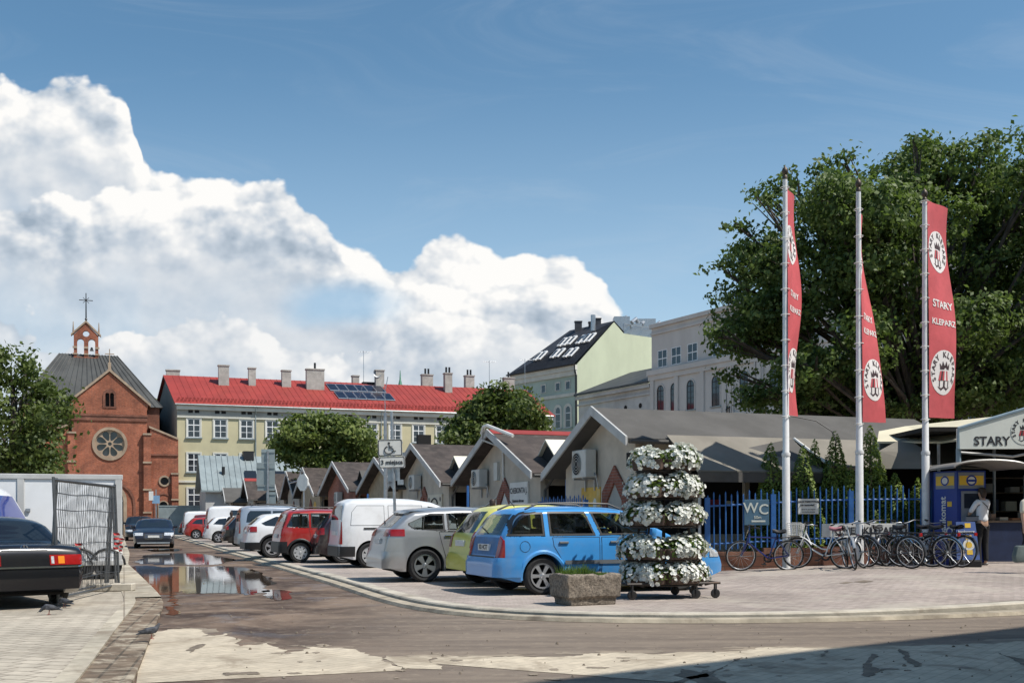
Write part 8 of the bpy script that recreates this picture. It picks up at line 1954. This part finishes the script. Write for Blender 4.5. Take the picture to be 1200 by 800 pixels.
car('white van with dark blue windows cut off by the left edge of the photograph', Bv, P_['white'], Vector((vn.x, vn.y, .055))-vd_*4.46, R(8), [[(3.3, 1.26), (4.2, 1.24), (3.98, 1.66), (3.8, 1.80), (3.34, 1.80)], [(2.2, 1.26), (3.2, 1.26), (3.2, 1.80), (2.2, 1.80)]], (1.3, 1.8, .76, .68), (1.26, 1.80, .80, .66), (.8, 1.5, .8, .08), 7, 'steel', cat='van', name='parked_van', group=None, glassm=mat('blue tinted glass', (.015, .03, .20), .05, var=0, spec=.8), mirrors=False)
# --- wire site fence panel on a concrete foot
M_['tube'] = mat('dark galvanised tube', (.14, .145, .15), .45, .7, var=.2)
fa1, fb1 = D(68, 612, 16.5), D(139, 612, 20.0); fd = Vector((fb1.x-fa1.x, fb1.y-fa1.y, 0)); FL = fd.length
def site_panel(off, yaw, label, tilt=0.0):
    o = empty('site_fence_panel', (fa1.x+off[0], fa1.y+off[1], .06), math.atan2(fd.y, fd.x)+yaw, label, 'site fence', 'wire site fence panels', rx=tilt)
    Hf = 1.93; mb = MB()
    for x in (0, FL): mb.tube((x, 0, .0), (x, 0, Hf+.04), .024, 8)
    mb.tube((0, 0, Hf), (FL, 0, Hf), .020, 8); mb.tube((0, 0, .10), (FL, 0, .10), .020, 8); mb.tube((FL-.18, 0, .1), (FL-.18, 0, Hf), .018, 6); mb.build('tube_frame', M_['tube'], o, smooth=True)
    mb = MB(); n = int(FL/.10)
    for i in range(1, n): x = FL*i/n; mb.tube((x, .008*math.sin(i*2.1), .1), (x+.01*math.sin(i), .008*math.sin(i), Hf), .0035, 4)
    for z in (.35, .62, .90, 1.18, 1.46, 1.72): mb.path([(FL*k/12, -.006+.01*math.sin(k*1.3+z*5), z+.012*math.sin(k*.9+z)) for k in range(13)], .0045, 4)
    mb.build('wire_mesh', M_['tube'], o); return o
site_panel((0, 0), 0, 'wire mesh site fence panel in front of the white lorry, nearer one', R(-2)); site_panel((-.28, .35), R(1.0), 'second site fence panel leaning just behind the nearer one', R(3))
cbp = D(131, 693, 19.6); cbk = empty('fence_foot', (cbp.x, cbp.y, .055), R(4), 'grey concrete block foot under the end of the site fence', 'block')
mb = MB(); mb.box(-.42, .40, -.13, .13, 0, .145); mb.build('block', M_['kerb'], cbk, bevel=.02)
mb = MB(); 
for x in (-.2, 0, .2): mb.lathe([(.035, .0), (.035, .002)], 8, M=Matrix.Translation((x, 0, .146))); mb.disc((x, 0, .149), .034, (0, 0, 1), 10)
mb.build('socket', M_['dark'], cbk)
def rag(px, py, y, label, sc=1.0):
    p = D(px, py, y); o = empty('tape_rag', p, 0, label, 'tape'); mb = MB(); r_ = random.Random(int(px)); rows = []
    for i in range(9): f = i/8; rows.append([(.02*math.sin(i*1.7)+dx_*sc*(1-.3*f), -.03-.02*math.cos(i*1.3+dx_*20), -.32*f*sc) for dx_ in (-.05, 0, .05)])
    for i in range(8): mb.add([rows[i][0], rows[i][2], rows[i+1][2], rows[i+1][0]], [(0, 1, 2, 3)], i % 2)
    mb.build('cloth', [M_['goods_red'] if False else mat('red tape', (.55, .04, .04), .6, var=.1), M_['sign_white']], o); return o
rag(92, 636, 17.5, 'scrap of red and white tape tied low on the site fence'); rag(137, 624, 19.8, 'red and white tape knotted at the far fence end', 1.1); rag(142, 630, 20.0, 'second strip of tape beside the knotted one', .9)
# --- pigeons
M_['pigeon'] = mat('pigeon plumage', (.055, .058, .068), .7, var=.45, scale=18); M_['pigeon_leg'] = mat('pigeon leg', (.35, .10, .08), .7, var=.1); M_['pigeon_neck'] = mat('pigeon neck', (.04, .06, .06), .35, var=.3, scale=30)
def pigeon(loc, yaw, label, peck=False, sc=1.0):
    o = empty('pigeon', loc, yaw, label, 'pigeon', 'pigeons on the paving'); k = sc
    n0 = (.105, 0, .20) if not peck else (.13, 0, .115); h0 = (.125, 0, .245) if not peck else (.165, 0, .07)
    V = [(0, 0, .145), (-.08, 0, .13), (-.16, 0, .105), (-.24, 0, .085), (.065, 0, .155), n0, h0, (h0[0]+.025, 0, h0[2]-.004)]
    skin_mesh('body', [tuple(c*k for c in v) for v in V], [(0, 1), (1, 2), (2, 3), (0, 4), (4, 5), (5, 6), (6, 7)], [tuple(q*k for q in r_) for r_ in ((.062, .062), (.055, .05), (.03, .022), (.024, .007), (.055, .058), (.030, .032), (.026, .028), (.014, .014))], M_['pigeon'], o, 2)
    for sg in (-1, 1):
        mb = MB(); rows = []
        for i in range(7): f = i/6; x = .06-.26*f; rows.append([(x*k, sg*(.056*(1-.55*f)+.004)*k, (.185-.04*f-hh*(.085*(1-f*.75)))*k) for hh in (0, .35, .7, 1)])
        mb.grid(rows); mb.grid([[(p[0], p[1]-sg*.006, p[2]) for p in r_] for r_ in rows], flip=True); mb.build('wing', M_['pigeon'], o, smooth=True)
        mb = MB(); mb.tube((.0, sg*.025*k, .09*k), (.012*k, sg*.028*k, .01*k), .005*k, 5)
        for a in (-30, 0, 30, 180): mb.tube((.012*k, sg*.028*k, .006), (.012*k+.035*k*math.cos(R(a)), sg*.028*k+.035*k*math.sin(R(a)), .004), .003*k, 4)
        mb.build('leg', M_['pigeon_leg'], o)
    mb = MB(); b = Vector(h0)*k; mb.path([b+Vector((.024*k, 0, -.002)), b+Vector((.058*k, 0, -.012*k if not peck else -.03*k))], [.008*k, .002*k], 6); mb.build('beak', M_['black'], o)
    return o
g_ = G(177, 749, .06); pigeon(Vector((g_.x, g_.y, .066)), R(25), 'dark pigeon standing on the near end of the left kerb', sc=.66)
g_ = G(58, 720, .055); pigeon(Vector((g_.x, g_.y, .057)), R(195), 'pigeon pecking just behind the black saloon', True, .72)
g_ = G(76, 712, .055); pigeon(Vector((g_.x, g_.y, .057)), R(160), 'pigeon walking off to the right of the black saloon', True, .72)
# small things lying about
pt_b = D(1160, 612, 26);
